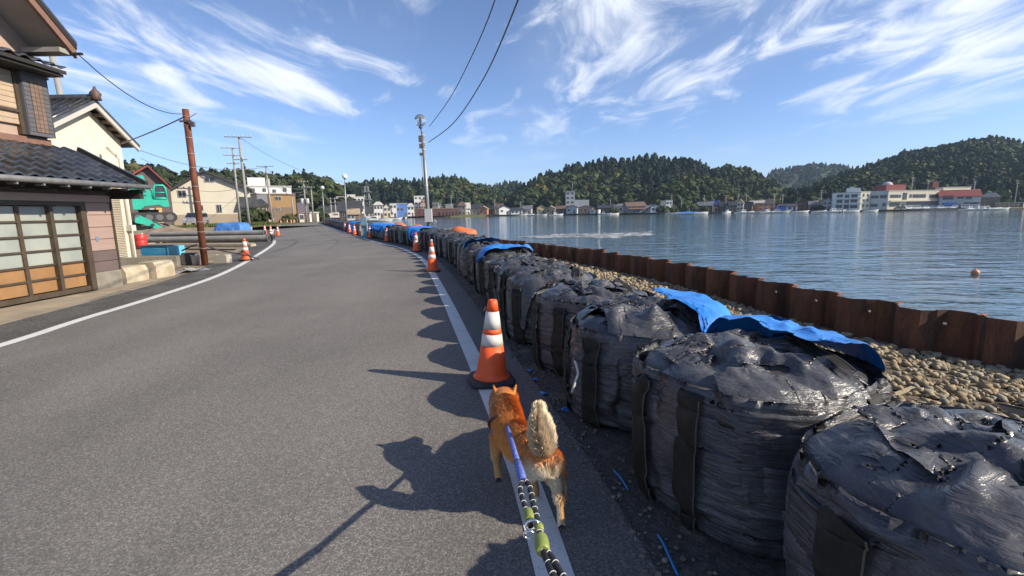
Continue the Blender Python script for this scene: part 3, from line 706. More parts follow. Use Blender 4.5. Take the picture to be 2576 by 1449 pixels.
SG = [stone_geo(k) for k in range(9)]
SM = []
for k, (v, f) in enumerate(SG):
    me = MB().add(v, [tuple(q) for q in f]).mesh('stone'); me.materials.append(stoneM[k % 3]); SM.append(me)
spots = []
tries = 0
while len(spots) < 11500 and tries < 60000:
    tries += 1
    y = 2.2 + 24 * rng.random() ** 1.9; t = rng.random() ** 0.85
    xr = float(np.interp(y, COAST[:, 1], COAST[:, 0])) - 0.17; x0 = bank_edge(y)
    x = x0 + (xr - x0) * t
    r = (0.018 + 0.032 * rng.random() ** 2 + (0.045 * t * rng.random() ** 1.6)) * (1 + max(0, y - 8) * 0.03)
    spots.append((x, y, bank_z(t) + r * 0.30 - 0.008, r))
spots.sort(key=lambda q: -q[3] / (q[1] + 1.0))
VV = []; FF = []; o = 0
for i, (x, y, z, r) in enumerate(spots):
    if i < 290:
        inst('stone', SM[i % 9], bank, (x, y, z + 0.008), (rng.normal(0, .25), rng.normal(0, .25), rng.uniform(0, 6.28)), r * 1.1)
    else:
        v, f = SG[int(rng.integers(0, 9))]; a = rng.uniform(0, 6.28); c, s_ = math.cos(a), math.sin(a)
        q = v * r; w = q.copy(); w[:, 0] = q[:, 0] * c - q[:, 1] * s_ + x; w[:, 1] = q[:, 0] * s_ + q[:, 1] * c + y; w[:, 2] = q[:, 2] + z
        VV.append((i, w, f))
for mi in range(3):
    vs = []; fs = []; o = 0
    for (i, w, f) in VV:
        if i % 3 != mi: continue
        vs.append(w); fs.append(f + o); o += len(w)
    ob = raw_mesh('loose_stones', np.concatenate(vs), np.concatenate(fs), stoneM[(mi * 2) % 3], bank, smooth=False); tag(ob, kind='stuff')
for (x, y, a, l) in ((3.35, 3.9, 0.5, .35), (3.1, 4.3, 0.2, .28), (2.75, 3.6, -.2, .4)):
    tag(MB().cbox((x, y, -0.13), (l, 0.035, 0.02), a).build('driftwood_stick', M('dry_wood', (0.42, 0.34, 0.22), 0.85, col2=(0.3, 0.23, 0.14), scale=20)), {3.35: 'pale dry stick on the rubble at the right picture edge', 3.1: 'short pale stick lying further back on the rubble', 2.75: 'longest pale stick on the rubble beside the bags'}[x], 'stick')
# ================================================================== TRAFFIC CONES
orangeM = M('cone_orange', (0.90, 0.12, 0.025), 0.5, col2=(0.82, 0.10, 0.022), scale=8, local=True, spec=0.45)
bandM = M('cone_white_band', (0.72, 0.70, 0.66), 0.45, col2=(0.60, 0.57, 0.52), scale=12)
rubberM = M('cone_rubber', (0.022, 0.022, 0.024), 0.75, col2=(0.05, 0.048, 0.045), scale=14, bump=0.3, bscale=60)
capM = M('cone_cap_clear', (0.42, 0.42, 0.42), 0.3)
def cone_parts(solar=False):
    def rz(z): return 0.135 - (0.135 - 0.038) * (z - 0.06) / 0.66
    parts = []
    def keep(mb, nm, mt): me = mb.mesh(nm); me.materials.append(mt); parts.append((nm, me))
    b = MB().lathe([(0.188, 0.0), (0.192, 0.012), (0.192, 0.032), (0.178, 0.044), (0.135, 0.046), (0.12, 0.046)], 32, sq=4.5); keep(b, 'rubber_base', rubberM)
    prof = [(0.160, 0.046), (0.160, 0.054), (0.146, 0.062), (0.136, 0.075)] + [(rz(z), z) for z in (0.1, 0.2, 0.33)]
    keep(MB().lathe(prof, 32), 'cone_body', orangeM)
    keep(MB().lathe([(rz(z) + 0.0015, z) for z in (0.33, 0.38, 0.428)], 32), 'reflective_band', bandM)
    keep(MB().lathe([(rz(z), z) for z in (0.428, 0.45, 0.474)], 32), 'cone_collar', orangeM)
    keep(MB().lathe([(rz(z) + 0.0015, z) for z in (0.474, 0.55, 0.62)], 32), 'reflective_band', bandM)
    keep(MB().lathe([(rz(z), z) for z in (0.62, 0.68, 0.708)] + [(0.034, 0.716), (0.02, 0.72)], 32), 'cone_tip', orangeM)
    if solar: keep(MB().lathe([(0.034, 0.715), (0.034, 0.79), (0.028, 0.80), (0.01, 0.803)], 16), 'solar_lamp', capM)
    return parts
CP = [cone_parts(False), cone_parts(True)]
cones = [((-0.19, 3.95), 1.0, 0, 'large orange and white traffic cone on a black base in front of the dog', 0.06), ((-1.98, 11.85), 1.0, 1, 'second nearest right-hand traffic cone, with a grey lamp cap on its tip', 0),
         ((-3.6, 18.1), 1.0, 0, 'third right-hand traffic cone, below the blue tarp on the bags', 0), ((-6.45, 24.9), 1.0, 0, 'fourth right-hand traffic cone, left of the globe lamp post', 0),
         ((-8.5, 28.9), 1.0, 0, 'fifth right-hand traffic cone, just right of the blue-grey steel post', 0), ((-10.15, 32.4), 1.0, 0, 'right-hand cone just left of the blue-grey steel post', 0),
         ((-10.95, 33.6), 1.0, 0, 'middle cone of the close trio left of the blue-grey steel post', 0), ((-12.3, 36.6), 1.0, 0, 'leftmost cone of the close trio left of the blue-grey steel post', 0),
         ((-14.6, 42.3), 1.0, 0, 'far right-hand cone alone before the far blue tarps', 0), ((-29.0, 75.0), 1.0, 0, 'farthest right-hand cone, tiny, where the road bends away', 0),
         ((-8.75, 15.7), 1.0, 0, 'nearest traffic cone on the left side, beyond the rusty pole', 0), ((-14.95, 29.9), 1.0, 0, 'left-side cone at the end of the lying concrete poles', 0),
         ((-16.6, 34.2), 1.0, 0, 'left-side cone just behind the one at the lying concrete poles', 0), ((-17.8, 35.6), 1.0, 0, 'left-side cone leaning close behind two others by the lying poles', 0), ((-19.2, 37.5), 1.0, 0, 'last cone of the left cluster, nearest the utility pole', 0)]
for i, px in enumerate((655, 668, 707, 723, 733, 740)):
    q = gnd(px, 566 if px < 700 else 563.5)
    cones.append(((q.x, q.y), 1.0, 0, ['tiny far cone before the white van, left one', 'tiny far cone before the white van, right one', 'tiny far cone by the grey gate right of the utility pole', 'tiny far cone, left of the row of three at the road bend', 'tiny far cone, middle of the row of three at the road bend', 'tiny far cone, right of the row of three at the road bend'][i], 0))
for (x, y), sc, so, lab, tl in cones:
    o = thing('traffic_cone', lab, 'cone', (x, y, 0.003), rng.uniform(0, 6.28) if y > 5 else 0.25, 'orange traffic cones along the road edges')
    o.scale = (sc,) * 3
    if tl: o.rotation_euler = (0.0, 0.035, 0.2)
    for nm, me in CP[so]: inst(nm, me, o)

# soil, clods and grit washed along the foot of the bags
Vs, Fs = [], []; o = 0
for i in range(1500):
    y = 1.3 + 16 * rng.random() ** 1.8; x = R_at(y) + .36 + abs(rng.normal(0, .13)) + .02 * y * 0; v, f = SG[int(rng.integers(0, 9))]; r = .005 + .018 * rng.random() ** 3
    Vs.append(v * r + [x, y, r * .3 - .004]); Fs.append(f + o); o += 12
tag(raw_mesh('grit', np.concatenate(Vs), np.concatenate(Fs), M('dark_grit', (0.10, 0.088, 0.07), .95, col2=(.26, .235, .19), scale=14), smooth=False), 'scattered dark grit and clods along the foot of the bags', 'grit', kind='stuff')
# ================================================================== THE DOG
def voxel_blend(mb, size, smooth_it):
    me = mb.mesh('tmp'); ob = bpy.data.objects.new('tmp', me); COL.objects.link(ob)
    rm = ob.modifiers.new('r', 'REMESH'); rm.mode = 'VOXEL'; rm.voxel_size = size
    sm = ob.modifiers.new('s', 'SMOOTH'); sm.factor = 0.5; sm.iterations = smooth_it
    dg = bpy.context.evaluated_depsgraph_get(); dg.update()
    out = bpy.data.meshes.new_from_object(ob.evaluated_get(dg)); bpy.data.objects.remove(ob)
    return out
D = MB()
def limb(pts, rs, n=14):
    # tapered chain of joints, each joint rounded
    P_ = resample(pts, 0.012) if len(pts) > 2 else np.array(pts)
    a = np.r_[0, np.cumsum([np.linalg.norm(np.subtract(pts[i + 1], pts[i])) for i in range(len(pts) - 1)])]; b = np.r_[0, np.cumsum(np.linalg.norm(np.diff(P_, axis=0), axis=1))]
    r = np.interp(b / b[-1], a / a[-1], rs)
    D.tube([tuple(p) for p in P_], list(r), n)
    D.ell(pts[-1], (rs[-1],) * 3, 12, 8); D.ell(pts[0], (rs[0],) * 3, 12, 8)
HX, HY = -0.055, 2.60
AX = Vector((-0.175, 0.39, 0)).normalized(); RZ = math.atan2(AX.y, AX.x) - PI / 2; Rm = Matrix.Rotation(RZ, 3, 'Z')
D.ell((0.118, 2.105, 0.287), (0.083, 0.095, 0.083), 20, 14, Rm)       # pelvis
D.ell((0.072, 2.205, 0.290), (0.078, 0.12, 0.080), 20, 14, Rm)        # loin
D.ell((0.020, 2.315, 0.272), (0.090, 0.13, 0.108), 20, 14, Rm)        # ribcage
D.ell((-0.025, 2.415, 0.272), (0.088, 0.10, 0.108), 20, 14, Rm)       # shoulders, deep chest
D.ell((-0.030, 2.40, 0.335), (0.055, 0.09, 0.045), 16, 12, Rm)        # withers
limb([(-0.032, 2.43, 0.315), (-0.046, 2.50, 0.350), (-0.055, 2.575, 0.378)], [0.088, 0.087, 0.078])      # neck with its ruff
D.ell((-0.056, 2.610, 0.388), (0.084, 0.076, 0.066), 20, 14)          # skull
D.ell((-0.105, 2.615, 0.362), (0.040, 0.052, 0.046), 14, 10); D.ell((-0.008, 2.615, 0.362), (0.036, 0.05, 0.042), 14, 10)   # cheeks
limb([(-0.064, 2.65, 0.372), (-0.072, 2.715, 0.352), (-0.076, 2.742, 0.347)], [0.045, 0.030, 0.024])     # muzzle
# tail: a thick brush carried upright over the rump
limb([(0.126, 2.075, 0.335), (0.130, 2.040, 0.372), (0.128, 2.025, 0.415), (0.122, 2.030, 0.465), (0.118, 2.050, 0.512), (0.116, 2.072, 0.545)], [0.036, 0.037, 0.046, 0.049, 0.040, 0.022], 16)
# hind right: pushed back, hock high, pads turned up
limb([(0.165, 2.10, 0.270), (0.190, 2.10, 0.215)], [0.072, 0.052]); limb([(0.190, 2.10, 0.225), (0.201, 2.055, 0.180), (0.203, 2.005, 0.150)], [0.050, 0.032, 0.021])
limb([(0.203, 2.003, 0.152), (0.206, 1.990, 0.085), (0.208, 1.985, 0.040)], [0.021, 0.0165, 0.018]); limb([(0.208, 1.985, 0.040), (0.209, 1.998, 0.018)], [0.019, 0.018])
# hind left: reaching forwards under the belly
limb([(0.078, 2.10, 0.262), (0.066, 2.145, 0.200)], [0.068, 0.050]); limb([(0.066, 2.15, 0.205), (0.082, 2.165, 0.150), (0.098, 2.155, 0.105)], [0.046, 0.028, 0.019])
limb([(0.098, 2.155, 0.105), (0.104, 2.19, 0.055), (0.108, 2.215, 0.022)], [0.019, 0.0155, 0.017]); limb([(0.108, 2.215, 0.020), (0.104, 2.245, 0.014)], [0.019, 0.014])
# fore left: lifted, paw folded back; fore right: planted ahead
limb([(-0.082, 2.415, 0.245), (-0.095, 2.385, 0.185), (-0.099, 2.375, 0.160)], [0.050, 0.034, 0.027]); limb([(-0.099, 2.378, 0.165), (-0.098, 2.395, 0.115), (-0.094, 2.392, 0.092)], [0.027, 0.021, 0.019])
limb([(-0.094, 2.392, 0.092), (-0.090, 2.368, 0.066), (-0.088, 2.358, 0.056)], [0.018, 0.020, 0.020])
limb([(0.030, 2.43, 0.23), (0.040, 2.42, 0.16)], [0.046, 0.029]); limb([(0.040, 2.42, 0.165), (0.036, 2.455, 0.08), (0.033, 2.475, 0.028)], [0.028, 0.020, 0.019]); limb([(0.033, 2.475, 0.022), (0.030, 2.505, 0.015)], [0.020, 0.016])
# ears: pricked triangles leaning forward
for ex, tx, s_ in ((-0.101, -0.117, -1), (-0.004, 0.016, 1)):
    D.tube([(ex, 2.600, 0.408), (ex + 0.25 * (tx - ex), 2.606, 0.432), (ex + 0.7 * (tx - ex), 2.613, 0.455), (tx, 2.618, 0.472)], [0.034, 0.029, 0.017, 0.006], 12, flat=0.45)
dme = voxel_blend(D, 0.0055, 5)
dog = thing('dog', 'red and cream shiba-type dog walking away on the white line, tail up', 'dog', (0.05, 2.25, 0.0))
co = np.zeros(len(dme.vertices) * 3, np.float32); dme.vertices.foreach_get('co', co); co = co.reshape(-1, 3)
nr = np.zeros(len(dme.vertices) * 3, np.float32); dme.vertices.foreach_get('normal', nr); nr = nr.reshape(-1, 3)
def sst(a, b, x): t = np.clip((x - a) / (b - a), 0, 1); return t * t * (3 - 2 * t)
def coat(p, n):
    """colour and hair length from the place on the body"""
    x, y, z = p.T; t = (p - np.array([0.125, 2.06, 0])) @ np.array([AX.x, AX.y, 0]); side = (p[:, :2] - np.array([0.125, 2.06])) @ np.array([AX.y, -AX.x])
    red = np.array([0.68, 0.27, 0.06]); deep = np.array([0.52, 0.165, 0.028]); tan = np.array([0.68, 0.40, 0.16]); cream = np.array([0.78, 0.65, 0.45]); white = np.array([0.78, 0.72, 0.62])
    c = np.tile(red, (len(p), 1)); L_ = np.full(len(p), 0.016)
    def blend(k, col): 
        nonlocal c
        k = np.clip(k, 0, 1)[:, None]; c = c * (1 - k) + col * k
    blend(sst(0.02, -0.01, np.abs(side) - 0.05) * sst(0.05, .2, t) * 0.55 * sst(.33, .37, z), deep)
    blend(sst(0.27, 0.17, z) * 0.8 * (t > 0.0), tan)
    blend(sst(0.2, 0.13, z) * sst(.0, .1, t) * 0.5, cream)
    # buttocks and backs of the thighs
    but = sst(0.09, 0.0, t) * sst(0.34, 0.29, z) * sst(0.115, 0.075, np.abs(side)) * sst(0.13, .17, z)
    blend(but, cream)
    tail = (z > 0.345) & (y < 2.12); tw = sst(0.335, 0.375, z) * (y < 2.12)
    blend(tw * sst(0.02, -0.02, y - 2.07 - (z - 0.345) * 0.25), cream * 1.05); blend(tw * sst(0.40, .43, z), cream * 1.08)
    # legs
    leg = sst(0.19, 0.15, z)
    blend(leg, tan * 0.92); blend(sst(0.055, 0.035, z), white)
    inner = sst(0.02, -0.02, -n[:, 1]) * leg * (y < 2.1) * 0.0
    blend(leg * (y < 2.12) * sst(.0, -.6, n[:, 0]) * (x > .15), cream)
    # head: paler ruff and cheeks
    h = (y > 2.5) & (z > 0.25)
    blend(h * sst(2.56, 2.51, y) * 0.45 * sst(0.02, -.04, x), tan * 1.1)
    blend(h * sst(0.36, 0.33, z) * 0.8, cream); blend((y > 2.68) * 0.5, tan)
    spot = np.sqrt((x - 0.132) ** 2 + ((z - 0.318) / 1.5) ** 2) < 0.0095
    blend((spot & (y < 2.08)) * 0.95, np.array([0.03, 0.016, 0.014]))
    L_ = np.where(z < 0.16, 0.007, L_); L_ = np.where(z < 0.05, 0.003, L_); L_ = np.where(h, 0.011, L_)
    L_ = np.where(h & (z > 0.43), 0.005, L_); L_ = np.where((y > 2.66), 0.005, L_)
    L_ = np.where(but > 0.3, 0.022, L_); L_ = np.where(tail, 0.036, L_); L_ = np.where((y > 2.42) & (y < 2.55) & (z > .25), 0.020, L_)
    L_ = np.where(spot & (y < 2.08), 0.0015, L_)
    fl = np.zeros_like(p); fl[:] = (-AX.x, -AX.y, -0.55); fl = np.where(tail[:, None], np.array([0, 0.15, 1.0]), fl); fl = np.where((z < 0.17)[:, None], np.array([0, 0, -1.0]), fl)
    return c, L_, fl
furM = bpy.data.materials.new('dog_fur'); furM.use_nodes = True
_n = furM.node_tree; _a = _n.nodes.new('ShaderNodeVertexColor'); _a.layer_name = 'coat'; _b = _n.nodes['Principled BSDF']; _n.links.new(_a.outputs['Color'], _b.inputs['Base Color']); _b.inputs['Roughness'].default_value = 0.65; _b.inputs['Specular IOR Level'].default_value = 0.25
_b.inputs['Sheen Weight'].default_value = 0.15
def set_col(me, C_):
    at_ = me.color_attributes.new('coat', 'FLOAT_COLOR', 'POINT'); at_.data.foreach_set('color', np.c_[C_, np.ones(len(C_))].astype(np.float32).ravel())
C_, L_, F_ = coat(co, nr); dme.name = 'body'; set_col(dme, C_ * 0.92)
dme.materials.clear(); dme.materials.append(furM); dme.polygons.foreach_set('use_smooth', np.ones(len(dme.polygons), bool))
dloc = np.array(dog.location, np.float32)
dme.vertices.foreach_set('co', (co - dloc).ravel()); dme.update()
inst('body', dme, dog)
# fur: tapered strands all over the coat
dme.calc_loop_triangles(); tri = np.zeros(len(dme.loop_triangles) * 3, np.int32); dme.loop_triangles.foreach_get('vertices', tri); tri = tri.reshape(-1, 3)
A_, B_, Cc = co[tri[:, 0]], co[tri[:, 1]], co[tri[:, 2]]
ar = np.linalg.norm(np.cross(B_ - A_, Cc - A_), axis=1)
ar = ar * np.where(L_[tri[:, 0]] > 0.018, 1.6, 1.0); NF = 90000
pick = rng.choice(len(tri), NF, p=ar / ar.sum()); u = rng.random(NF); v = rng.random(NF); k = u + v > 1; u[k] = 1 - u[k]; v[k] = 1 - v[k]
w = 1 - u - v
pp = A_[pick] * w[:, None] + B_[pick] * u[:, None] + Cc[pick] * v[:, None]
nn = nr[tri[pick, 0]] * w[:, None] + nr[tri[pick, 1]] * u[:, None] + nr[tri[pick, 2]] * v[:, None]; nn /= np.linalg.norm(nn, axis=1)[:, None]
cc, ll, ff = coat(pp.astype(np.float64), nn)
tan_ = ff - (ff * nn).sum(1)[:, None] * nn; tan_ /= np.linalg.norm(tan_, axis=1)[:, None] + 1e-6
dr = tan_ * 0.86 + nn * 0.45 + rng.normal(0, 0.18, pp.shape); dr /= np.linalg.norm(dr, axis=1)[:, None]
sd = np.cross(dr, nn); sd /= np.linalg.norm(sd, axis=1)[:, None] + 1e-6
ll = ll * rng.uniform(0.6, 1.15, NF); wd = 0.0011
V0 = pp - sd * wd; V1 = pp + sd * wd; V2 = pp + dr * ll[:, None] * 0.55 + sd * wd * 0.7; V3 = pp + dr * ll[:, None] + (tan_ - nn) * (ll * 0.12)[:, None]
FV = np.stack([V0, V1, V2, V3], 1).reshape(-1, 3) - dloc; FF_ = np.arange(NF * 4).reshape(-1, 4)
fur = raw_mesh('fur', FV, FF_, furM, dog, smooth=False)
jit = rng.uniform(0.72, 1.22, (NF, 1)); c4 = np.repeat((cc * jit)[:, None], 4, 1); c4[:, 2:] *= 1.08; set_col(fur.data, c4.reshape(-1, 3))
padM = M('paw_pad', (0.012, 0.011, 0.011), 0.55); noseM = padM
for c_, r_ in (((-0.088, 2.340, 0.050), (.013, .006, .008)), ((-0.100, 2.342, 0.037), (.006, .005, .005)), ((-0.089, 2.340, 0.034), (.006, .005, .005)), ((-0.078, 2.342, 0.037), (.006, .005, .005)), ((-0.092, 2.374, 0.092), (.006, .006, .005)),
               ((0.208, 1.966, 0.036), (.012, .006, .008)), ((0.197, 1.974, 0.022), (.005, .005, .005)), ((0.208, 1.976, 0.018), (.005, .006, .005)), ((0.219, 1.976, 0.022), (.005, .005, .005))):
    MB().ell(c_, r_, 10, 7).build('paw_pad', padM, dog)
MB().ell((-0.0775, 2.763, 0.352), (0.013, 0.010, 0.010), 12, 8).build('nose', noseM, dog)
for ex in (-0.098, -0.024): MB().ell((ex, 2.668, 0.385), (0.009, 0.007, 0.008), 10, 7).build('eye', noseM, dog)
# collar
colM = M('leather_collar', (0.075, 0.032, 0.022), 0.5); chM = M('chrome', (0.75, 0.75, 0.74), 0.2, metal=1.0, grain=0.1)
cpt = Vector((-0.047, 2.452, 0.318)); cax = Vector((-0.06, 0.42, 0.30)).normalized(); ca = cax.cross(Vector((0, 0, 1))).normalized(); cb = ca.cross(cax)
ring = [cpt + (ca * math.cos(t) * 0.090 + cb * math.sin(t) * 0.082) for t in np.linspace(0, 2 * PI, 41)]
collar = MB().tube(ring, 0.010, 8, caps=False).build('collar', colM, dog)
rg_ = cpt + cb * 0.0 - ca * 0.02
ct = at(1272, 1060, 2.445)
MB().tube([ct + Vector((0.011 * math.cos(t), 0.002 * math.sin(t), 0.011 * math.sin(t) + 0.004)) for t in np.linspace(0, 2 * PI, 17)], 0.0022, 6, caps=False).build('ring', chM, collar)
# ------------------------------------------------------------------ the leash
lead = thing('leash', 'blue and black rope leash with green sliders running from collar to camera', 'leash', tuple(ct))
blueM = M('blue_webbing', (0.075, 0.12, 0.42), 0.7, col2=(0.16, 0.22, 0.55), scale=90, lo=0.45, hi=0.6, bump=0.5, bscale=400, bdist=0.002)
blackM = M('black_braid', (0.012, 0.012, 0.013), 0.6, bump=0.6, bscale=500, bdist=0.002); reflM = M('reflective_thread', (0.62, 0.62, 0.60), 0.5); limeM = M('lime_slider', (0.25, 0.30, 0.06), 0.45, col2=(0.20, 0.25, 0.05), scale=40)
L0, L1 = at(1274, 1064, 2.42), at(1302, 1164, 1.62); L2 = at(1316, 1212, 1.34)
MB().tube([L0, (L0 * 2 + L1) / 3 + Vector((0, 0, -.004)), (L0 + L1 * 2) / 3, L1], [0.008, 0.0105, 0.011, 0.0115], 10).build('blue_strap', blueM, lead)
MB().tube([L1, (L1 + L2) / 2, L2], [0.0135, 0.0145, 0.0130], 12).build('blue_sleeve', blueM, lead)
d12 = (L2 - L1).normalized()
MB().tube([L1 - d12 * 0.004, L1 + d12 * 0.006], 0.0142, 10).build('whipping', blackM, lead)
MB().tube([L2 - d12 * 0.006, L2 + d12 * 0.012], [0.0125, 0.010], 10).build('snap_hook', M('dark_blue_hook', (0.02, 0.035, 0.14), 0.4), lead)
def braid(name, pts, r, turns):
    p = resample([tuple(q) for q in pts], 0.006); n = len(p)
    b = MB().tube([tuple(q) for q in p], r, 12).build(name, blackM, lead)
    # reflective thread wound round the rope in short hoops
    seg = int(0.042 / 0.006)
    for i in range(3, n - 3, seg):
        d = Vector(p[min(i + 1, n - 1)] - p[max(i - 1, 0)]).normalized(); a = d.cross(Vector((0.3, 0, 1))).normalized(); c = a.cross(d)
        hoop = [Vector(p[i]) + (a * math.cos(t) + c * math.sin(t)) * (r + 0.0004) + d * (0.003 * math.cos(t)) for t in np.linspace(0, 2 * PI, 15)]
        MB().tube(hoop, 0.0009, 5, caps=False).build('reflective_thread', reflM, b)
    return b
RA = [L2 + Vector((0, .004, 0)), at(1308, 1228, 1.29), at(1316, 1262, 1.21), at(1328, 1300, 1.12), at(1336, 1325, 1.07)]
RB = [L2 + Vector((0, .004, 0)), at(1330, 1220, 1.31), at(1340, 1262, 1.21), at(1350, 1305, 1.11), at(1356, 1338, 1.045), at(1362, 1372, 0.98), at(1378, 1415, 0.92), at(1400, 1470, 0.84), at(1440, 1570, 0.70)]
RC = [at(1368, 1385, 0.965), at(1385, 1400, 0.94), at(1400, 1425, 0.90), at(1425, 1470, 0.845), at(1465, 1570, 0.70)]
braid('rope', RA, 0.0072, 1); braid('rope', RB, 0.0080, 1); braid('rope', RC, 0.0080, 1)
def slider(p0, p1, r):
    p0, p1 = Vector(p0), Vector(p1)
    return MB().tube([p0, p0.lerp(p1, .12), p0.lerp(p1, .5), p0.lerp(p1, .88), p1], [r * .82, r, r * 1.06, r, r * .8], 16).build('slider', limeM, lead)
slider(at(1328, 1285, 1.15), at(1333, 1308, 1.10), 0.0125); slider(at(1355, 1322, 1.075), at(1357, 1336, 1.045), 0.0115); slider(at(1360, 1352, 1.015), at(1366, 1388, 0.955), 0.0165)
ck = at(1340, 1322, 1.07)
MB().tube([ck + Vector((0.016 * math.cos(t), 0.004 * math.sin(t), 0.012 * math.sin(t))) for t in np.linspace(0.3, 5.6, 18)], 0.0036, 8).build('carabiner', chM, lead)
MB().tube([ck + Vector((.010, -.005, -.002)), ck + Vector((.014, -.03, .006))], 0.005, 8).build('swivel', chM, lead)
MB().tube([at(1330, 1345, 1.03) + Vector((0.012 * math.cos(t), 0.0, 0.010 * math.sin(t))) for t in np.linspace(0.0, 5.2, 14)], 0.0030, 8).build('carabiner', chM, lead)
# tie ropes and scraps near the bags
def scrap_rope(lab, pts, r, mat=ropeM): return tag(MB().tube([tuple(q) for q in resample(pts, 0.015)], r, 7).build('rope_end', mat), lab, 'rope')
q = lambda *a: tuple(at(*a))
scrap_rope('white knotted rope end hanging down the road side of a black bag', [q(1446, 908, 3.06), q(1454, 938, 3.00), q(1448, 958, 2.97), q(1438, 990, 2.94)], 0.008)
scrap_rope('thin white looped string on the bag beside the nearest cone', [q(1222, 772, 7.0), q(1214, 790, 6.95), q(1221, 803, 6.9), q(1214, 818, 6.9), q(1222, 832, 6.85)], 0.007)
blueS = M('blue_string', (0.03, 0.22, 0.55), 0.5)
for lab, pts in (('blue plastic string at the foot of the second nearest bag', [(1545, 1185), (1560, 1200), (1580, 1232)]), ('long blue plastic strip trailing on the ground by the nearest bags', [(1655, 1345), (1670, 1370), (1690, 1415), (1705, 1447)])):
    pts = [tuple(gnd(*p, 0.008)) for p in pts]; scrap_rope(lab, pts, 0.006, blueS)
for i, (px, py) in enumerate(((1420, 1032), (1368, 990), (1332, 932), (1345, 955))):
    c = gnd(px, py, 0.004); s_ = 0.035
    tag(MB().add([(c.x + s_ * math.cos(k * 1.3 + i), c.y + s_ * 1.1 * math.sin(k * 1.3 + i), 0.004 + 0.014 * (k % 2)) for k in range(5)], [(0, 1, 2, 3, 4)]).build('plastic_scrap', blueS), ['torn blue plastic scrap nearest the dog at the foot of the bags', 'second blue plastic scrap beside the bags, near the dog head', 'blue plastic scrap by the base of the bags right of the cone', 'small blue plastic scrap between the other scraps by the bags'][i], 'scrap')
# ================================================================== THE LEFT SIDE
def onx(px, py, X):
    d = sight(px, py); t = X / d[0]; return Vector((X, d[1] * t, CAM_H + d[2] * t))
tileM = M('black_roof_tile', (0.022, 0.023, 0.026), 0.22, col2=(0.04, 0.041, 0.045), scale=9, rand=0.35, spec=0.7, coat=0.3)
tileOld = M('grey_roof_tile', (0.05, 0.055, 0.068), 0.3, col2=(0.09, 0.095, 0.11), scale=4, rand=0.3, spec=0.6)
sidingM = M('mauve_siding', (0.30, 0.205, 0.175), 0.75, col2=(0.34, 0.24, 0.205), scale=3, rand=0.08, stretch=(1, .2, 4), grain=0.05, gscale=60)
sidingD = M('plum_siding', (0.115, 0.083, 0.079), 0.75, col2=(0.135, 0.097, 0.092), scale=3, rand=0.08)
wallM = M('pink_plaster', (0.36, 0.26, 0.20), 0.85, col2=(0.40, 0.29, 0.23), scale=5, grain=0.08, gscale=90)
bronzeM = M('bronze_frame', (0.075, 0.055, 0.038), 0.5, metal=0.3, col2=(0.10, 0.075, 0.052), scale=6)
frostM = M('frosted_glass', (0.34, 0.36, 0.33), 0.32, col2=(0.24, 0.27, 0.25), scale=1.4, spec=0.6)
panelM = M('brown_door_panel', (0.30, 0.165, 0.07), 0.55, col2=(0.26, 0.14, 0.06), scale=5)
darkwood = M('dark_eave_wood', (0.022, 0.019, 0.017), 0.8, grain=0.2)
gutterM = M('grey_gutter', (0.14, 0.14, 0.14), 0.4, col2=(0.20, 0.20, 0.195), scale=10)
shutM = M('beige_shutter', (0.44, 0.34, 0.235), 0.6, rand=0.06, col2=(0.40, 0.30, 0.205), scale=8)
greyBox = M('slate_box', (0.095, 0.095, 0.105), 0.6, rand=0.08)
brownSlat = M('brown_slat', (0.17, 0.115, 0.085), 0.7, rand=0.12)
vergeM = M('rust_verge_board', (0.21, 0.115, 0.085), 0.7, col2=(0.17, 0.09, 0.066), scale=6)
soffM = M('grey_soffit', (0.30, 0.285, 0.26), 0.8, col2=(0.26, 0.245, 0.22), scale=3)
house = thing('brown_house', 'mauve and brown two-storey house with black tiled roofs and glazed sliding doors', 'house', (-8.6, 8.0, 0))
XF = -8.6; Y0, Y1 = 4.6, 10.40
def hp(name, mat, *boxes, parent=house):
    m = MB()
    for b in boxes: m.box(*b)
    return m.build(name, mat, parent)
hp('foundation', concrete_dark, (XF - .25, XF + .03, 9.78, Y1 + .02, -0.03, 0.34), (XF - 7, XF - .25, Y1 - .2, Y1 + .02, -0.03, 0.34))
zz = [0.34, 0.56, 0.78, 1.02, 1.27, 1.52, 1.77]
for a, b in zip(zz[:-1], zz[1:]):
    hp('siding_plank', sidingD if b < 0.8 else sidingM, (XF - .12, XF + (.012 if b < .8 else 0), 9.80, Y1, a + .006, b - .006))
hp('wall', sidingM, (XF - .15, XF - .02, 9.80, Y1 - .002, 0.34, 2.3), (XF - 7, XF - .15, Y1 - .15, Y1 - .004, 0.34, 2.15))
hp('fascia_band', M('pale_mauve_band', (0.40, 0.29, 0.25), 0.75), (XF - .12, XF + .02, Y0, Y1 + .006, 1.785, 1.92))
hp('wall', sidingD, (XF - .15, XF - .01, Y0, Y1, 1.92, 2.42))  # eave shade put into the colour: darker siding laid over the upper wall
hp('corner_trim', bronzeM, (XF - .10, XF + .03, Y1 - .002, Y1 + .035, 0.34, 2.3))
hp('wall', sidingD, (XF - .8, XF - .6, Y0, 9.8, 0.0, 1.8))
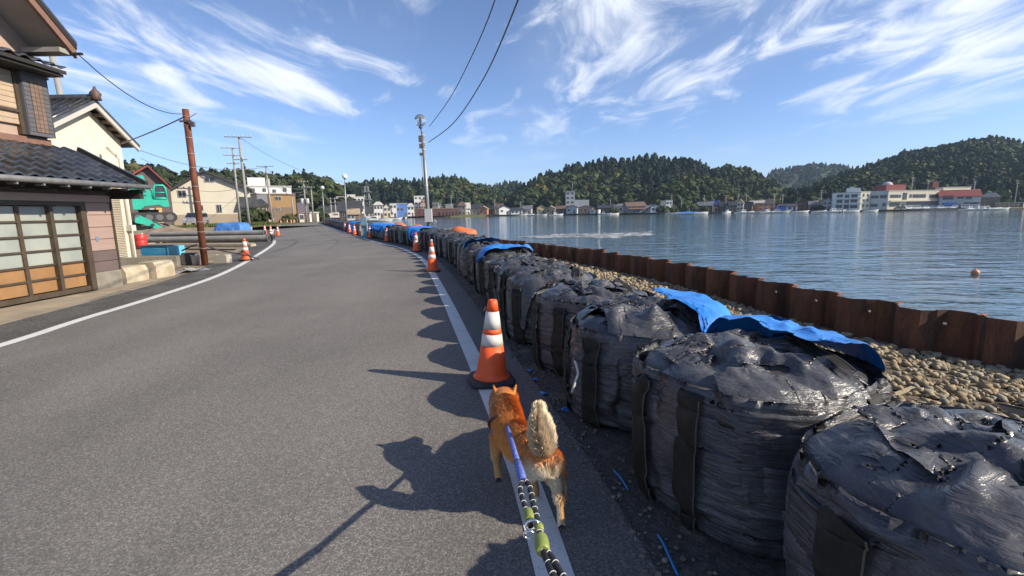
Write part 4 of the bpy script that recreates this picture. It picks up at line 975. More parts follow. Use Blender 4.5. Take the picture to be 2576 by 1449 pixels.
# glazed sliding doors: frame, mullions, rails, panes
fr = hp('door_frame', bronzeM, (XF - .16, XF + .01, Y0, 9.80, 1.70, 1.785), (XF - .16, XF + .01, 9.68, 9.80, 0.0, 1.70), (XF - .16, XF - .02, Y0, 9.68, 0.0, 0.09))
ys = [9.68 - 0.60 * k for k in range(9)]; rows = [0.09, 0.345, 0.60, 0.87, 1.14, 1.41, 1.70]
for k, y in enumerate(ys[1:]): hp('mullion', bronzeM, (XF - .12, XF - .012 - .03 * (k % 2), y - .035, y + .035, 0.09, 1.70), parent=fr)
for k in range(8):
    for j in range(6):
        xo = XF - .07 - .03 * (k % 2)
        hp('glass_pane' if j >= 2 else 'door_panel', frostM if j >= 2 else panelM, (xo - .012, xo, ys[k + 1] + .036, ys[k] - .036, rows[j] + .018, rows[j + 1] - .018), parent=fr)
    for j in range(1, 6): hp('rail', bronzeM, (XF - .11, XF - .035 - .03 * (k % 2), ys[k + 1] + .036, ys[k] - .036, rows[j] - .018, rows[j] + .018), parent=fr)
hp('house_number_plate', M('plate_blue', (0.16, 0.22, 0.32), 0.4), (XF - .001, XF + .012, 9.93, 10.0, 0.98, 1.07))
# lower roof: tiles on a sloping deck, gutter, rafter tails
ex, ez, tx_, tz = -7.96, 2.15, -9.28, 2.88
sl = math.atan2(tz - ez, ex - tx_); slen = math.hypot(tz - ez, ex - tx_)
deck = MB().prism([(ex, ez - .10), (ex, ez), (tx_, tz), (tx_, tz - .10)], Y0, 10.60).build('roof', darkwood, house)
def tile_mesh(w, l):
    n = 10; P = []
    for j, (v, dz) in enumerate(((0, 0.0), (0.02, 0.026), (l, 0.0))):
        for i in range(n + 1):
            t = i / n; h = 0.042 * math.cos(2 * PI * t) ** 1 * (1 if True else 0)
            P.append((v, (t - .5) * w, 0.018 + h * 0.6 + (0.03 if j == 1 else (0.0 if j == 0 else 0.0))))
    f = [(j * (n + 1) + i, j * (n + 1) + i + 1, (j + 1) * (n + 1) + i + 1, (j + 1) * (n + 1) + i) for j in range(2) for i in range(n)]
    m = MB().add(P, f, False); return m
tme = tile_mesh(0.27, 0.30).mesh('roof_tile'); tme.materials.append(tileM)
def lay_tiles(parent, base, e, t, y0, y1, w=0.27, n=None, me=tme):
    """courses from eave e=(x,z) to ridge side t=(x,z) between y0 and y1"""
    L_ = math.hypot(t[0] - e[0], t[1] - e[1]); n = n or int(L_ / 0.245); ang = math.atan2(t[1] - e[1], abs(t[0] - e[0])); sgn = -1 if t[0] < e[0] else 1
    for j in range(n):
        d = L_ * j / n; x = e[0] + (t[0] - e[0]) * d / L_; z = e[1] + (t[1] - e[1]) * d / L_
        for k in range(int((y1 - y0) / w)):
            inst('roof_tile', me, parent, (x - base.x, y0 + (k + .5) * w - base.y, z - base.z + 0.004), (0, -ang if sgn > 0 else -ang, 0 if sgn > 0 else PI), 1.0)
hb = parent_loc(house)
lay_tiles(deck, hb, (ex + .03, ez), (tx_, tz), 6.28, 10.60)
MB().tube([(ex + .09, 4.6, ez - .05), (ex + .09, 10.63, ez - .05)], 0.052, 10).build('gutter', gutterM, house)
for y in np.arange(6.9, 10.58, 0.45):
    hp('gutter_bracket', gutterM, (ex - .06, ex + .10, y - .015, y + .015, ez - .14, ez - .105))
for y in np.arange(6.75, 10.58, 0.42): hp('rafter_tail', darkwood, (ex - .62, ex - .03, y - .03, y + .03, ez - .17, ez - .101))
hp('verge_tile', tileM, (tx_, tx_ + .01, 10.58, 10.599, tz, tz + .05))
m = MB(); m.prism([(ex + .04, ez - .02), (ex + .04, ez + .075), (tx_, tz + .09), (tx_, tz - .02)], 10.602, 10.68); m.build('verge_tile', tileM, house)
hp('fascia_board', darkwood, (-8.62, ex - .02, 10.48, 10.58, ez - .30, ez - .10))
# upper storey
XU = -9.3
hp('wall', wallM, (XU - .2, XU, Y0, 9.98, 2.7, 4.85), (XU - 6, XU - .2, 9.8, 9.98, 2.7, 4.85))
hp('lower_trim', vergeM, (XU - .05, XU + .06, Y0, 9.99, 2.90, 3.02))
sh = hp('shutter', shutM, (XU - .01, XU + .045, 5.2, 9.40, 3.22, 4.18))
for k in range(10): hp('shutter_slat', shutM, (XU + .02, XU + .062, 5.2, 9.398, 3.225 + k * .096, 3.225 + k * .096 + .088), parent=sh)
hp('shutter_rail', bronzeM, (XU, XU + .10, 5.2, 9.42, 3.44, 3.49), parent=sh); hp('shutter_post', bronzeM, (XU, XU + .09, 9.40, 9.47, 3.05, 4.25), parent=sh)
bx_ = hp('shutter_box', greyBox, (XU, XU + .16, 9.475, 9.97, 3.05, 4.16))
hp('box_cap', greyBox, (XU, XU + .20, 9.45, 10.0, 4.162, 4.20), parent=bx_)
for k in range(12):
    z = 3.12 + k * .082
    hp('box_slat', greyBox, (XU + .161, XU + .172, 9.485, 9.60, z, z + .074), parent=bx_); hp('box_slat', greyBox, (XU + .161, XU + .172, 9.86, 9.96, z, z + .074), parent=bx_)
    for q_ in range(3): hp('wood_slat', brownSlat, (XU + .161, XU + .176, 9.612 + q_ * .082, 9.612 + q_ * .082 + .074, z, z + .076), parent=bx_)
hp('corner_trim', bronzeM, (XU + .02, XU + .165, 9.971, 9.99, 3.05, 4.16))
# small tiled canopy under the gable
cn = MB().prism([(XU, 4.50), (XU + .55, 4.33), (XU + .55, 4.26), (XU, 4.38)], Y0, 10.02).build('canopy', darkwood, house)
lay_tiles(cn, hb, (XU + .57, 4.335), (XU, 4.51), 7.3, 10.05, n=2)
hp('canopy_fascia', darkwood, (XU + .02, XU + .5, Y0, 10.0, 4.21, 4.262))
# upper roof: steep verge with boards, soffit and tile edge
def verge(name, mat, x0, x1, dz0, dz1, parent=house):
    k = 0.86; ya, yb = 6.0, 10.0; za = 4.70 + (yb - ya) * k
    return MB().prism([(yb, 4.70 + dz0), (yb, 4.70 + dz1), (ya, za + dz1), (ya, za + dz0)], x0, x1, axis='x').build(name, mat, parent)
rf = verge('roof', tileM, XU - 5, -8.44, 0.09, 0.16)
verge('soffit', soffM, XU - .05, -8.53, -0.02, 0.03); verge('bargeboard', vergeM, -8.53, -8.47, -0.14, 0.088); verge('bargeboard', darkwood, -8.468, -8.45, 0.02, 0.09)
hp('wall', wallM, (XU - .2, XU - .002, Y0, 9.9, 4.85, 8.0)); hp('eave_board', soffM, (XU + .02, -8.535, 9.70, 9.98, 4.60, 4.685))
hp('eave_bracket', darkwood, (-8.52, -8.30, 9.9, 9.95, 4.60, 4.64))
# ------------------------------------------------------------------ cream storehouse with corrugated side
creamM = M('cream_wall', (0.66, 0.60, 0.47), 0.85, col2=(0.60, 0.54, 0.42), scale=2, grain=0.04, gscale=80)
corrM = M('corrugated_cream', (0.55, 0.47, 0.36), 0.6, col2=(0.48, 0.41, 0.31), scale=2)
whiteM = M('white_wall', (0.74, 0.73, 0.70), 0.8, col2=(0.66, 0.65, 0.62), scale=2)
kura = thing('cream_storehouse', 'cream plastered house with grey tiled gable roof behind the brown house', 'house', (-13.5, 16.5, 0))
def kp(name, mat, *bs, parent=kura): return hp(name, mat, *bs, parent=parent)
kx = -13.95
m = MB().prism([(14.75, 0), (14.75, 4.15), (16.45, 5.12), (17.75, 4.16), (17.75, 0)], kx - 5, kx, axis='x'); m.build('wall', creamM, kura)
for (ya, za, yb, zb) in ((14.35, 4.02, 16.45, 5.22), (18.1, 3.98, 16.45, 5.22)):
    r_ = MB().prism([(ya, za), (ya, za + .09), (yb, zb + .09), (yb, zb)], kx - 5.3, kx + .42, axis='x').build('roof', tileOld, kura)
    nn_ = 22
    for k in range(nn_):
        x = kx + .42 - .1 - k * .25
        if x < kx - 4.6: break
        MB().tube([(x, ya, za + .11), (x, yb, zb + .11)], 0.05, 6).build('roof_tile', tileM, r_)
MB().prism([(14.35, 3.86), (14.35, 4.015), (16.45, 5.215), (18.1, 3.975), (18.1, 3.84), (16.45, 5.05)], kx + .32, kx + .40, axis='x').build('bargeboard', M('pale_bargeboard', (0.45, 0.43, 0.40), 0.8), kura)
for k in range(5):
    t = (k + .6) / 5.6; kp('purlin', M('old_wood', (0.16, 0.11, 0.075), 0.8), (kx, kx + .32, 16.55 + t * 1.45, 16.67 + t * 1.45, 4.93 - t * 1.0, 5.02 - t * 1.0))
MB().tube([(kx - 5, 16.45, 5.36), (kx + .5, 16.45, 5.36)], 0.11, 8).build('ridge', tileM, kura)
MB().lathe([(0.16, 0), (0.13, .1), (0.17, .2), (0.05, .34), (0.03, .42)], 8, (kx + .42, 16.45, 5.28)).build('ridge_end_tile', M('ridge_ornament', (0.10, 0.055, 0.045), 0.6), kura)
an = kp('annex', creamM, (kx, -13.2, 14.7, 16.75, 0, 2.62))
for k in range(44):
    z = 0.1 + k * 0.057
    MB().tube([(-13.19, 14.7, z), (-13.19, 16.4, z)], 0.022, 5).build('corrugation', corrM, an)
MB().tube([(-13.15, 16.6, 0.0), (-13.15, 16.6, 3.4), (-13.6, 16.7, 3.8)], 0.05, 8).build('downpipe', M('pale_pipe', (0.5, 0.48, 0.43), 0.5), kura)
kp('pipe_box', M('pale_pipe', (0.5, .48, .43)), (-13.199, -13.0, 16.5, 16.7, 1.0, 1.2))
sd_ = thing('meter_cupboard', 'narrow cream cupboard with a greenish top between the two houses', 'cupboard', (-12.1, 14.0, 0))
hp('cupboard_body', creamM, (-12.35, -11.95, 13.75, 14.35, -0.02, 1.36), parent=sd_); hp('cupboard_top', M('mossy_top', (0.16, 0.20, 0.09), 0.9), (-12.42, -11.88, 13.70, 14.40, 1.362, 1.45), parent=sd_)
hp('cupboard_door', corrM, (-11.948, -11.935, 13.80, 14.30, 0.05, 1.3), parent=sd_)
# ------------------------------------------------------------------ low walls, blocks, junk by the road
lw = tag(MB().prism([(-12.6, 14.15), (-10.25, 14.78), (-10.15, 14.55), (-8.95, 11.6) if False else (-10.2, 14.5), (-12.6, 13.9)], -0.03, 0.27, axis='z').build('low_wall', concrete_dark), 'low grey concrete wall under the blue box', 'wall')
for i, (cx_, cy_, sx, sy, sz, rz_) in enumerate(((-8.93, 11.02, 0.46, 0.72, 0.36, 0.05), (-8.82, 11.80, 0.44, 0.66, 0.40, 0.02))):
    b = MB(); w2, l2 = sx / 2, sy / 2
    b.prism([(-w2, 0), (-w2 + .03, sz), (w2 - .06, sz), (w2, sz - .12), (w2, 0)], -l2, l2)
    ob = b.build('concrete_block', concrete_pale, world=False, loc=(cx_, cy_, -0.02)); ob.rotation_euler = (0, 0, rz_)
    tag(ob, ['pale concrete block against the corner of the brown house', 'pale concrete block next to the crumpled grey sheeting'][i], 'block', 'concrete blocks by the house corner')
# blue box with pale lettering
blueBox = M('blue_plastic', (0.02, 0.22, 0.42), 0.45, col2=(0.03, 0.27, 0.5), scale=5); cyanBox = M('pale_blue_plastic', (0.12, 0.42, 0.55), 0.45)
bc = thing('blue_box', 'long bright blue box with pale lettering on the low wall', 'box', (-10.6, 14.9, 0.27))
p0, p1 = at(356, 643, 14.9), at(447, 643, 14.9)
hp('box_body', blueBox, (p0.x, p0.x + (p1.x - p0.x) * .74, 14.9, 15.25, 0.268, 0.56), parent=bc); hp('end_panel', cyanBox, (p0.x + (p1.x - p0.x) * .742, p1.x, 14.88, 15.26, 0.268, 0.565), parent=bc)
hp('lid', M('dark_lid', (0.05, 0.07, 0.09), 0.5), (p0.x - .02, p1.x - .2, 14.87, 15.28, 0.566, 0.59), parent=bc)
for k, (a, b_, z) in enumerate(((.36, .66, .47), (.44, .68, .42), (.36, .68, .36))): hp('lettering', cyanBox, (p0.x + (p1.x - p0.x) * a, p0.x + (p1.x - p0.x) * b_, 14.893, 14.899, z, z + .022), parent=bc)
# crumpled sheeting on the ground
sheetM = M('grey_sheeting', (0.42, 0.42, 0.40), 0.5, col2=(0.22, 0.22, 0.21), scale=6, bump=0.5, bscale=25, bdist=0.02)
def flat_col(h):
    def f(Q, P):
        N_ = Q.copy(); gz = h(Q[..., 0], Q[..., 1]); ins = Q[..., 2] < gz; N_[..., 2] = np.maximum(Q[..., 2], gz)
        return np.where(ins[..., None], 0.5 * N_ + 0.5 * np.stack([P[..., 0], P[..., 1], N_[..., 2]], -1), N_)
    return f
def drape(seed, w, l, squeeze, h, z0, nu=60, nv=40, steps=60):
    r = np.random.default_rng(seed); U, W_ = np.meshgrid(np.linspace(-.5, .5, nu), np.linspace(-.5, .5, nv)); P = np.zeros((nv, nu, 3)); P[..., 0] = U * w * squeeze; P[..., 1] = W_ * l * squeeze
    P[..., 2] = z0 + r.normal(0, .01, U.shape) + 0.06 * np.sin(9 * U + 3 * W_ + r.uniform(0, 6)) + .04 * np.sin(13 * W_ - 5 * U)
    return cloth(P, w / (nu - 1), l / (nv - 1), steps, flat_col(h), iters=7, bend=0.03, damp=0.06, shear=0.4)
lm_ = lumps(5, 0.05)
P = drape(3, 1.5, 0.8, 0.72, lambda x, y: np.maximum(0.012, 0.03 + lm_(x * .8, y)), 0.25)
ob = MB().grid(P).build('crumpled_sheet', sheetM, world=False, loc=(-8.75, 12.75, -0.02)); ob.rotation_euler = (0, 0, 1.35); tag(ob, 'crumpled grey plastic sheeting on the ground beside the road edge', 'sheeting')
# rusty steel pole
rpM = M('red_rust_pole', (0.17, 0.05, 0.022), 0.75, col2=(0.10, 0.03, 0.015), scale=6, lo=0.4, hi=0.6, stretch=(1, 1, .4), grain=0.2, gscale=50)
rp = thing('rusty_pole', 'tall rust-red steel pole with wires tied round it', 'pole', (-9.41, 14.6, 0))
MB().tube([(-9.41, 14.6, -.02), (-9.43, 14.6, 2.3), (-9.45, 14.6, 4.55)], [0.095, 0.09, 0.088], 14).build('shaft', rpM, rp)
wireM = M('dark_wire', (0.03, 0.03, 0.032), 0.6); wireG = M('grey_wire', (0.14, 0.15, 0.19), 0.6)
for z in (0.5, 1.0, 1.3, 1.9, 2.35, 2.9, 3.3, 3.75, 4.1, 4.35):
    MB().tube([(-9.41 - .009 * z + 0.098 * math.cos(t), 14.6 + 0.098 * math.sin(t), z + .01 * math.sin(2 * t)) for t in np.linspace(0, 2 * PI, 13)], 0.007, 5, caps=False).build('wire_tie', M('bright_wire', (0.4, 0.36, 0.32), 0.5), rp)
MB().cbox((-9.42, 14.5, 4.2), (0.34, 0.05, 0.05)).build('crossbar', M('dull_steel', (0.16, 0.15, 0.15), 0.5, metal=0.5), rp)
MB().cbox((-9.25, 14.55, 4.12), (0.10, 0.08, 0.14)).build('bracket', MATS['dull_steel'], rp)
# junk at its foot
def pail(x, y, r, h, mat, lab):
    t = thing('pail', lab, 'bucket', (x, y, 0)); MB().lathe([(r * .82, 0), (r, h), (r * 1.06, h + .01), (r * 1.06, h - .02), (r, h - .02)], 18, (x, y, -0.02)).build('tub', mat, t)
    MB().tube([(x + r * math.cos(a), y - r * .3, h - .03 - .06 * math.sin(a)) for a in np.linspace(0, PI, 9)], 0.006, 5).build('handle', wireM, t)
pail(-9.78, 14.75, 0.13, 0.30, M('white_plastic', (0.62, 0.62, 0.60), 0.45, col2=(0.4, 0.38, 0.42), scale=9), 'white plastic bucket left of the foot of the rusty pole')
pail(-8.62 - .35, 15.05, 0.11, 0.26, MATS['white_plastic'], 'small white bucket right of the foot of the rusty pole')
def junk_box(x, y, sx, sy, sz, mat, lab, rz_=0.0):
    t = thing('junk_crate', lab, 'crate', (x, y, 0), rz_); th = .02
    for nm, c_, s_ in (('crate_side', (0, -sy / 2, sz / 2), (sx, th, sz)), ('crate_side', (0, sy / 2, sz / 2), (sx, th, sz)), ('crate_end', (-sx / 2, 0, sz / 2), (th, sy - th - .002, sz)), ('crate_end', (sx / 2, 0, sz / 2), (th, sy - th - .002, sz)), ('crate_bottom', (0, 0, .015), (sx - .05, sy - .05, .02))):
        MB().cbox(c_, s_).build(nm, mat, t, world=False)
    MB().cbox((0, 0, sz * .55), (sx * .6, sy * .6, sz * .5), 0.3).build('contents', M('dark_junk', (0.05, 0.045, 0.045), 0.8, col2=(0.2, 0.18, 0.16), scale=15), t, world=False)
junk_box(-9.1, 15.0, 0.42, 0.3, 0.26, M('beige_plastic', (0.40, 0.36, 0.29), 0.6), 'beige open crate of scrap right of the rusty pole')
junk_box(-10.05, 14.9, 0.35, 0.35, 0.34, M('dark_plastic', (0.06, 0.055, 0.06), 0.6), 'dark crate of scrap left of the rusty pole', .3)
for i, (pts, lab) in enumerate((([(-9.5, 14.7, .75), (-9.3, 14.8, .5), (-8.9, 15.0, .34), (-8.5, 15.3, .2), (-8.35, 15.8, .02)], 'black hose drooping from the rusty pole to the road edge'), ([(-10.2, 14.8, .42), (-9.8, 14.6, .55), (-9.55, 14.6, .62)], 'black cable tangle left of the rusty pole'), ([(-8.6, 15.2, .3), (-8.45, 15.0, .36), (-8.3, 15.1, .2), (-8.35, 15.3, .02)], 'short black hose loop by the small white bucket'))):
    tag(MB().tube([tuple(p) for p in resample(pts, .05)], 0.022, 7).build('hose', wireM), lab, 'hose')
# ------------------------------------------------------------------ long concrete poles lying in the yard
cpM = M('concrete_pole', (0.27, 0.26, 0.235), 0.85, col2=(0.21, 0.20, 0.18), scale=2, grain=0.1, gscale=60, bump=0.3, bscale=50)
for i, (y, z, r0, r1, xa, xb, lab) in enumerate(((27.2, 0.19, .14, .19, -22.5, -13.75, 'nearest of the long grey concrete poles lying in the yard'), (27.75, 0.20, .14, .18, -22.0, -13.9, 'middle long grey concrete pole lying in the yard'), (28.25, 0.20, .13, .18, -22.8, -13.95, 'far long grey concrete pole of the lying stack'), (27.5, 0.48, .12, .16, -21.0, -14.1, 'topmost thin grey pole on the lying stack'))):
    t = thing('lying_pole', lab, 'pole', (xb, y, 0), 0, 'concrete poles lying in the yard')
    MB().tube([(xa, y + .5, z), ((xa + xb) / 2, y + .25, z), (xb, y, z)], [r0, (r0 + r1) / 2, r1], 16, caps=False).build('shaft', cpM, t)
    MB().tube([(xb - .02, y, z), (xb + .004, y, z)], r1 * .62, 14).build('hollow_end', darkwood, t)
    MB().tube([(xb - .06, y, z), (xb, y, z)], [r1 * 1.03, r1 * 1.03], 16).build('end_collar', M('dull_steel', (0.16, .15, .15)), t)
for i, x in enumerate((-20.5, -15.0)): tag(MB().box(x - .1, x + .1, 26.9, 28.7, -0.03, 0.02).build('sleeper', M('dry_wood', (0.42, 0.34, 0.22))), ['left timber sleeper under the lying concrete poles', 'right timber sleeper under the lying concrete poles'][i], 'timber')
for i, (xa, ya, xb, yb, lab) in enumerate(((-19.5, 24.6, -12.5, 23.2, 'long pale kerb strip lying before the concrete poles'), (-18.8, 22.9, -11.9, 20.6, 'rope-like dark rail lying across the sandy yard'))):
    d = math.atan2(yb - ya, xb - xa); tag(MB().cbox(((xa + xb) / 2, (ya + yb) / 2, 0.02 + .03 * (1 - i)), (math.hypot(xb - xa, yb - ya), (.35, .06)[i], (.12, .05)[i]), d).build('kerb_strip' if i == 0 else 'yard_rail', concrete_pale if i == 0 else darkwood), lab, ('kerb', 'rail')[i])
# sandy heaps
def heap(name, c, r, h, mat, lab, seed, cat='heap', n=40):
    lf = lumps(seed, h * 0.10); P = np.zeros((14, n, 3)); th = np.linspace(0, 2 * PI, n, endpoint=False)
    for j in range(14):
        t = j / 13
        rr = (1 - t) * (1 + 0.12 * np.sin(3 * th + seed) + .06 * np.sin(7 * th + 2 * seed)); x = rr * r[0] * np.cos(th); y = rr * r[1] * np.sin(th)
        P[j, :, 0] = c[0] + x; P[j, :, 1] = c[1] + y; P[j, :, 2] = c[2] - .05 + h * (1 - (1 - t) ** 1.7) + lf(x * .4, y * .4) * min(1, t * 4)
    return tag(MB().grid(P, wrap=True).build(name, mat), lab, cat)
heap('sand_heap', (-25.0, 34.5, 0), (3.0, 1.8), 0.75, dirt, 'sandy earth heap below the digger arm', 3); heap('sand_heap', (-20.2, 35.5, 0), (2.2, 1.3), 0.6, M('clay_earth', (0.36, 0.20, 0.12), 0.95, col2=(0.25, .15, .09), scale=3, grain=.2), 'reddish earth heap beside the blue tarp pile', 5)
heap('earth_mound', (-33.5, 41.5, 0), (6.5, 4.0), 1.3, dirt, 'earth mound the green digger stands on', 9, n=56)
# blue tarp pile
hp_ = lambda x, y: np.maximum(0.0, 1.0 * np.clip(1 - (np.abs(x) / 1.05) ** 8 - (np.abs(y) / .75) ** 8, 0, 1) ** .35) + 0.05 * np.sin(5 * x) * np.cos(4 * y)
P = drape(8, 3.5, 2.9, 0.92, hp_, 1.1, 76, 60, 70)
ob = MB().grid(P).build('tarp_pile', M('faded_blue_tarp', (0.035, 0.15, 0.45), 0.55, col2=(0.08, 0.22, 0.52), scale=4, bump=.4, bscale=20, bdist=.02), world=False, loc=(*at(587, 585, 35.0)[:2], -0.02)); tag(ob, 'blue tarpaulin draped over a pile in the yard', 'tarp')
# red drum
rd = thing('red_drum', 'red plastic drum beside the cream storehouse', 'drum', tuple(at(352, 590, 24)[:2]) + (0,)); 
MB().lathe([(0.24, 0), (0.26, .05), (0.26, .30), (0.25, .32), (.26, .34), (.26, .58), (.22, .62), (.1, .63)], 18, (rd.location.x, rd.location.y, 0)).build('shell', M('red_plastic', (0.55, 0.035, 0.03), 0.45), rd)
MB().lathe([(.05, .63), (.05, .66), (.03, .67)], 10, (rd.location.x + .1, rd.location.y, 0)).build('cap', whiteM, rd)
# ================================================================== BUILDINGS AND TOWN
glassD = M('dark_window_glass', (0.035, 0.042, 0.052), 0.15, spec=0.6); winfr = M('window_frame', (0.38, 0.37, 0.36), 0.5)
ROOF = {'black': M('far_black_roof', (0.035, 0.036, 0.04), 0.45, col2=(0.055, 0.056, 0.06), scale=1.2), 'grey': M('far_grey_roof', (0.14, 0.14, 0.15), 0.6, col2=(0.18, 0.18, 0.185), scale=1), 'brown': M('far_brown_roof', (0.13, 0.075, 0.055), 0.7, col2=(0.16, 0.1, 0.075), scale=1),
        'red': M('far_red_roof', (0.27, 0.055, 0.045), 0.6, col2=(0.22, 0.05, 0.04), scale=1), 'blue': M('far_blue_roof', (0.03, 0.06, 0.22), 0.45), 'pale': M('far_pale_roof', (0.48, 0.46, 0.42), 0.7, col2=(0.4, .38, .35), scale=1), 'tan': M('far_tan_roof', (0.36, 0.28, 0.19), 0.7, col2=(0.28, .21, .14), scale=1), 'mauve': M('far_mauve_roof', (0.115, 0.10, 0.13), 0.6)}
WALLC = {'cream': creamM, 'white': whiteM, 'grey': M('far_grey_wall', (0.25, 0.25, 0.26), 0.85, col2=(0.2, .2, .2), scale=.8), 'dark': M('far_dark_timber', (0.06, 0.05, 0.046), 0.85, col2=(0.09, .075, .065), scale=.8), 'brown': M('far_brown_timber', (0.15, 0.10, 0.075), 0.85, col2=(0.19, .13, .1), scale=.8),
         'pink': M('far_pink_wall', (0.42, 0.27, 0.20), 0.85), 'orange': M('far_orange_wall', (0.48, 0.21, 0.11), 0.8), 'tan': M('far_tan_wall', (0.42, 0.32, 0.20), 0.85), 'redbrown': M('far_redbrown_wall', (0.13, 0.045, 0.04), 0.85), 'blue': M('far_blue_wall', (0.10, 0.20, 0.48), 0.7), 'pgrey': M('far_pale_grey', (0.46, 0.47, 0.48), 0.8, col2=(0.40, .41, .42), scale=.6), 'mint': M('far_mint', (0.30, .48, .42), .7)}
def win(parent, x, z, w, h, y, frame=True, ax='y'):
    """a framed window set into the wall plane y (front, facing -y)"""
    f = MB(); f.box(x - w / 2 - .06, x + w / 2 + .06, y - .05, y - .003, z - h / 2 - .06, z + h / 2 + .06); o = f.build('window', winfr, parent, world=False)
    MB().box(x - w / 2, x + w / 2, y - .075, y - .052, z - h / 2, z + h / 2).build('pane', glassD, o, world=False)
    MB().box(x - .025, x + .025, y - .095, y - .077, z - h / 2, z + h / 2).build('mullion', winfr, o, world=False)
    return o
def building(lab, x, y, w, d, hw, wall_, roof_='flat', rh=1.2, roofc='black', yaw=0.0, z0=-0.35, wins=(2, 1), oh=0.5, name='town_house', cat='house', group=None, door=True, wsize=(1.3, 1.1), side=True, base=None):
    t = thing(name, lab, cat, (x, y, z0), yaw, group); wm = WALLC.get(wall_, wall_) if isinstance(wall_, str) else wall_; rm = ROOF[roofc]
    x0, x1 = -w / 2, w / 2
    if roof_ == 'gable_front': MB().prism([(x0, 0), (x0, hw), (0, hw + rh), (x1, hw), (x1, 0)], 0, d).build('wall', wm, t, world=False)
    elif roof_ == 'gable_side': MB().prism([(0, 0), (0, hw), (d / 2, hw + rh), (d, hw), (d, 0)], x0, x1, axis='x').build('wall', wm, t, world=False)
    else: MB().box(x0, x1, 0, d, 0, hw).build('wall', wm, t, world=False)
    if base: MB().box(x0 - .03, x1 + .03, -.03, d + .03, 0, base[0]).build('plinth', base[1], t, world=False)
    r = None
    if roof_ == 'gable_front':
        k = rh / (w / 2); m = MB()
        for s in (-1, 1): m.prism([(s * (w / 2 + oh), hw - oh * k + .02), (s * (w / 2 + oh), hw - oh * k + .24), (0, hw + rh + .24), (0, hw + rh + .02)], -oh, d + oh)
        r = m.build('roof', rm, t, world=False); MB().tube([(0, -oh, hw + rh + .26), (0, d + oh, hw + rh + .26)], .14, 6).build('ridge', rm, r, world=False)
    elif roof_ == 'gable_side':
        k = rh / (d / 2); m = MB()
        for s in (-1, 1): m.prism([(d / 2 + s * (d / 2 + oh), hw - oh * k + .02), (d / 2 + s * (d / 2 + oh), hw - oh * k + .24), (d / 2, hw + rh + .24), (d / 2, hw + rh + .02)], x0 - oh, x1 + oh, axis='x')
        r = m.build('roof', rm, t, world=False); MB().tube([(x0 - oh, d / 2, hw + rh + .26), (x1 + oh, d / 2, hw + rh + .26)], .14, 6).build('ridge', rm, r, world=False)
    elif roof_ == 'hip':
        e = min(w, d) * .32; m = MB(); a = [(x0 - oh, -oh, hw), (x1 + oh, -oh, hw), (x1 + oh, d + oh, hw), (x0 - oh, d + oh, hw)]; tp = [(x0 + e + .2, d * .5 - .1, hw + rh), (x1 - e - .2, d * .5 - .1, hw + rh), (x1 - e - .2, d * .5 + .1, hw + rh), (x0 + e + .2, d * .5 + .1, hw + rh)]
        lowr = [(p[0], p[1], p[2] - .16) for p in a]
        m.add(a + tp + lowr, [(0, 1, 5, 4), (1, 2, 6, 5), (2, 3, 7, 6), (3, 0, 4, 7), (4, 5, 6, 7), (8, 9, 1, 0), (9, 10, 2, 1), (10, 11, 3, 2), (11, 8, 0, 3), (11, 10, 9, 8)]); r = m.build('roof', rm, t, world=False)
    else:
        m = MB().box(x0 - .15, x1 + .15, -.15, d + .15, hw + .002, hw + .28); r = m.build('roof', rm, t, world=False)
    nc, nf = wins
    for j in range(nf):
        for i in range(nc):
            if j == 0 and i == nc - 1 and door and nf > 0: continue
            win(t, x0 + w * (i + .5) / nc, hw * (j + .58) / nf, min(wsize[0], w / nc * .62), min(wsize[1], hw / nf * .45), 0)
    if door and nc:
        dx = x0 + w * (nc - .5) / nc; o = MB().box(dx - .5, dx + .5, -.05, -.004, .02, 2.0).build('door', WALLC['brown'], t, world=False); MB().box(dx + .34, dx + .40, -.09, -.052, .95, 1.1).build('handle', winfr, o, world=False)
    return t
def on_front(px, py, o, yaw):
    """where a sight line meets the upright plane through o with heading yaw: (along the face, height)"""
    d = sight(px, py); n = (math.sin(yaw), -math.cos(yaw)); t = (math.cos(yaw), math.sin(yaw))
    k = (o[0] * n[0] + o[1] * n[1]) / (d[0] * n[0] + d[1] * n[1])
    return (d[0] * k - o[0]) * t[0] + (d[1] * k - o[1]) * t[1], CAM_H + d[2] * k
def place(lab, pl, pr, ptop, Y, wall_, roof_='gable_side', roofc='black', rfrac=0.3, d=None, z0=-0.35, **k):
    """a house seen between two sight lines at depth Y, reaching up to a third; it faces the bay or the given heading"""
    c = at((pl + pr) / 2, ptop, Y); yaw = k.pop('yaw', None)
    if yaw is None: yaw = -math.atan2(c.x, c.y) + k.pop('turn', 0.0)
    (u0, za), (u1, zb_) = on_front(pl, ptop, c, yaw), on_front(pr, ptop, c, yaw); w = u1 - u0; h = (za + zb_) / 2 - z0
    c = c + Vector((math.cos(yaw), math.sin(yaw), 0)) * (u0 + u1) / 2
    oh = k.pop('oh', .4)
    w2 = max(1.5, w - 2 * oh) if roof_ != 'flat' else w
    rh = h * rfrac if roof_ != 'flat' else .28
    return building(lab, c.x, c.y, w2, d or w2 * .75, h - rh, wall_, roof_, rh - (.24 if roof_.startswith('gable') else 0), roofc, oh=oh, z0=z0, yaw=yaw, **k)
def F(t, px, py): u, z = on_front(px, py, t.location, t.rotation_euler.z); return u, z - t.location.z
def fbox(t, nm, mat, pl, pr, pt, pb, y0, y1, parent=None):
    (a0, z1), (a1, z0) = F(t, pl, pt), F(t, pr, pb); return MB().box(a0, a1, y0, y1, z0, z1).build(nm, mat, parent or t, world=False)
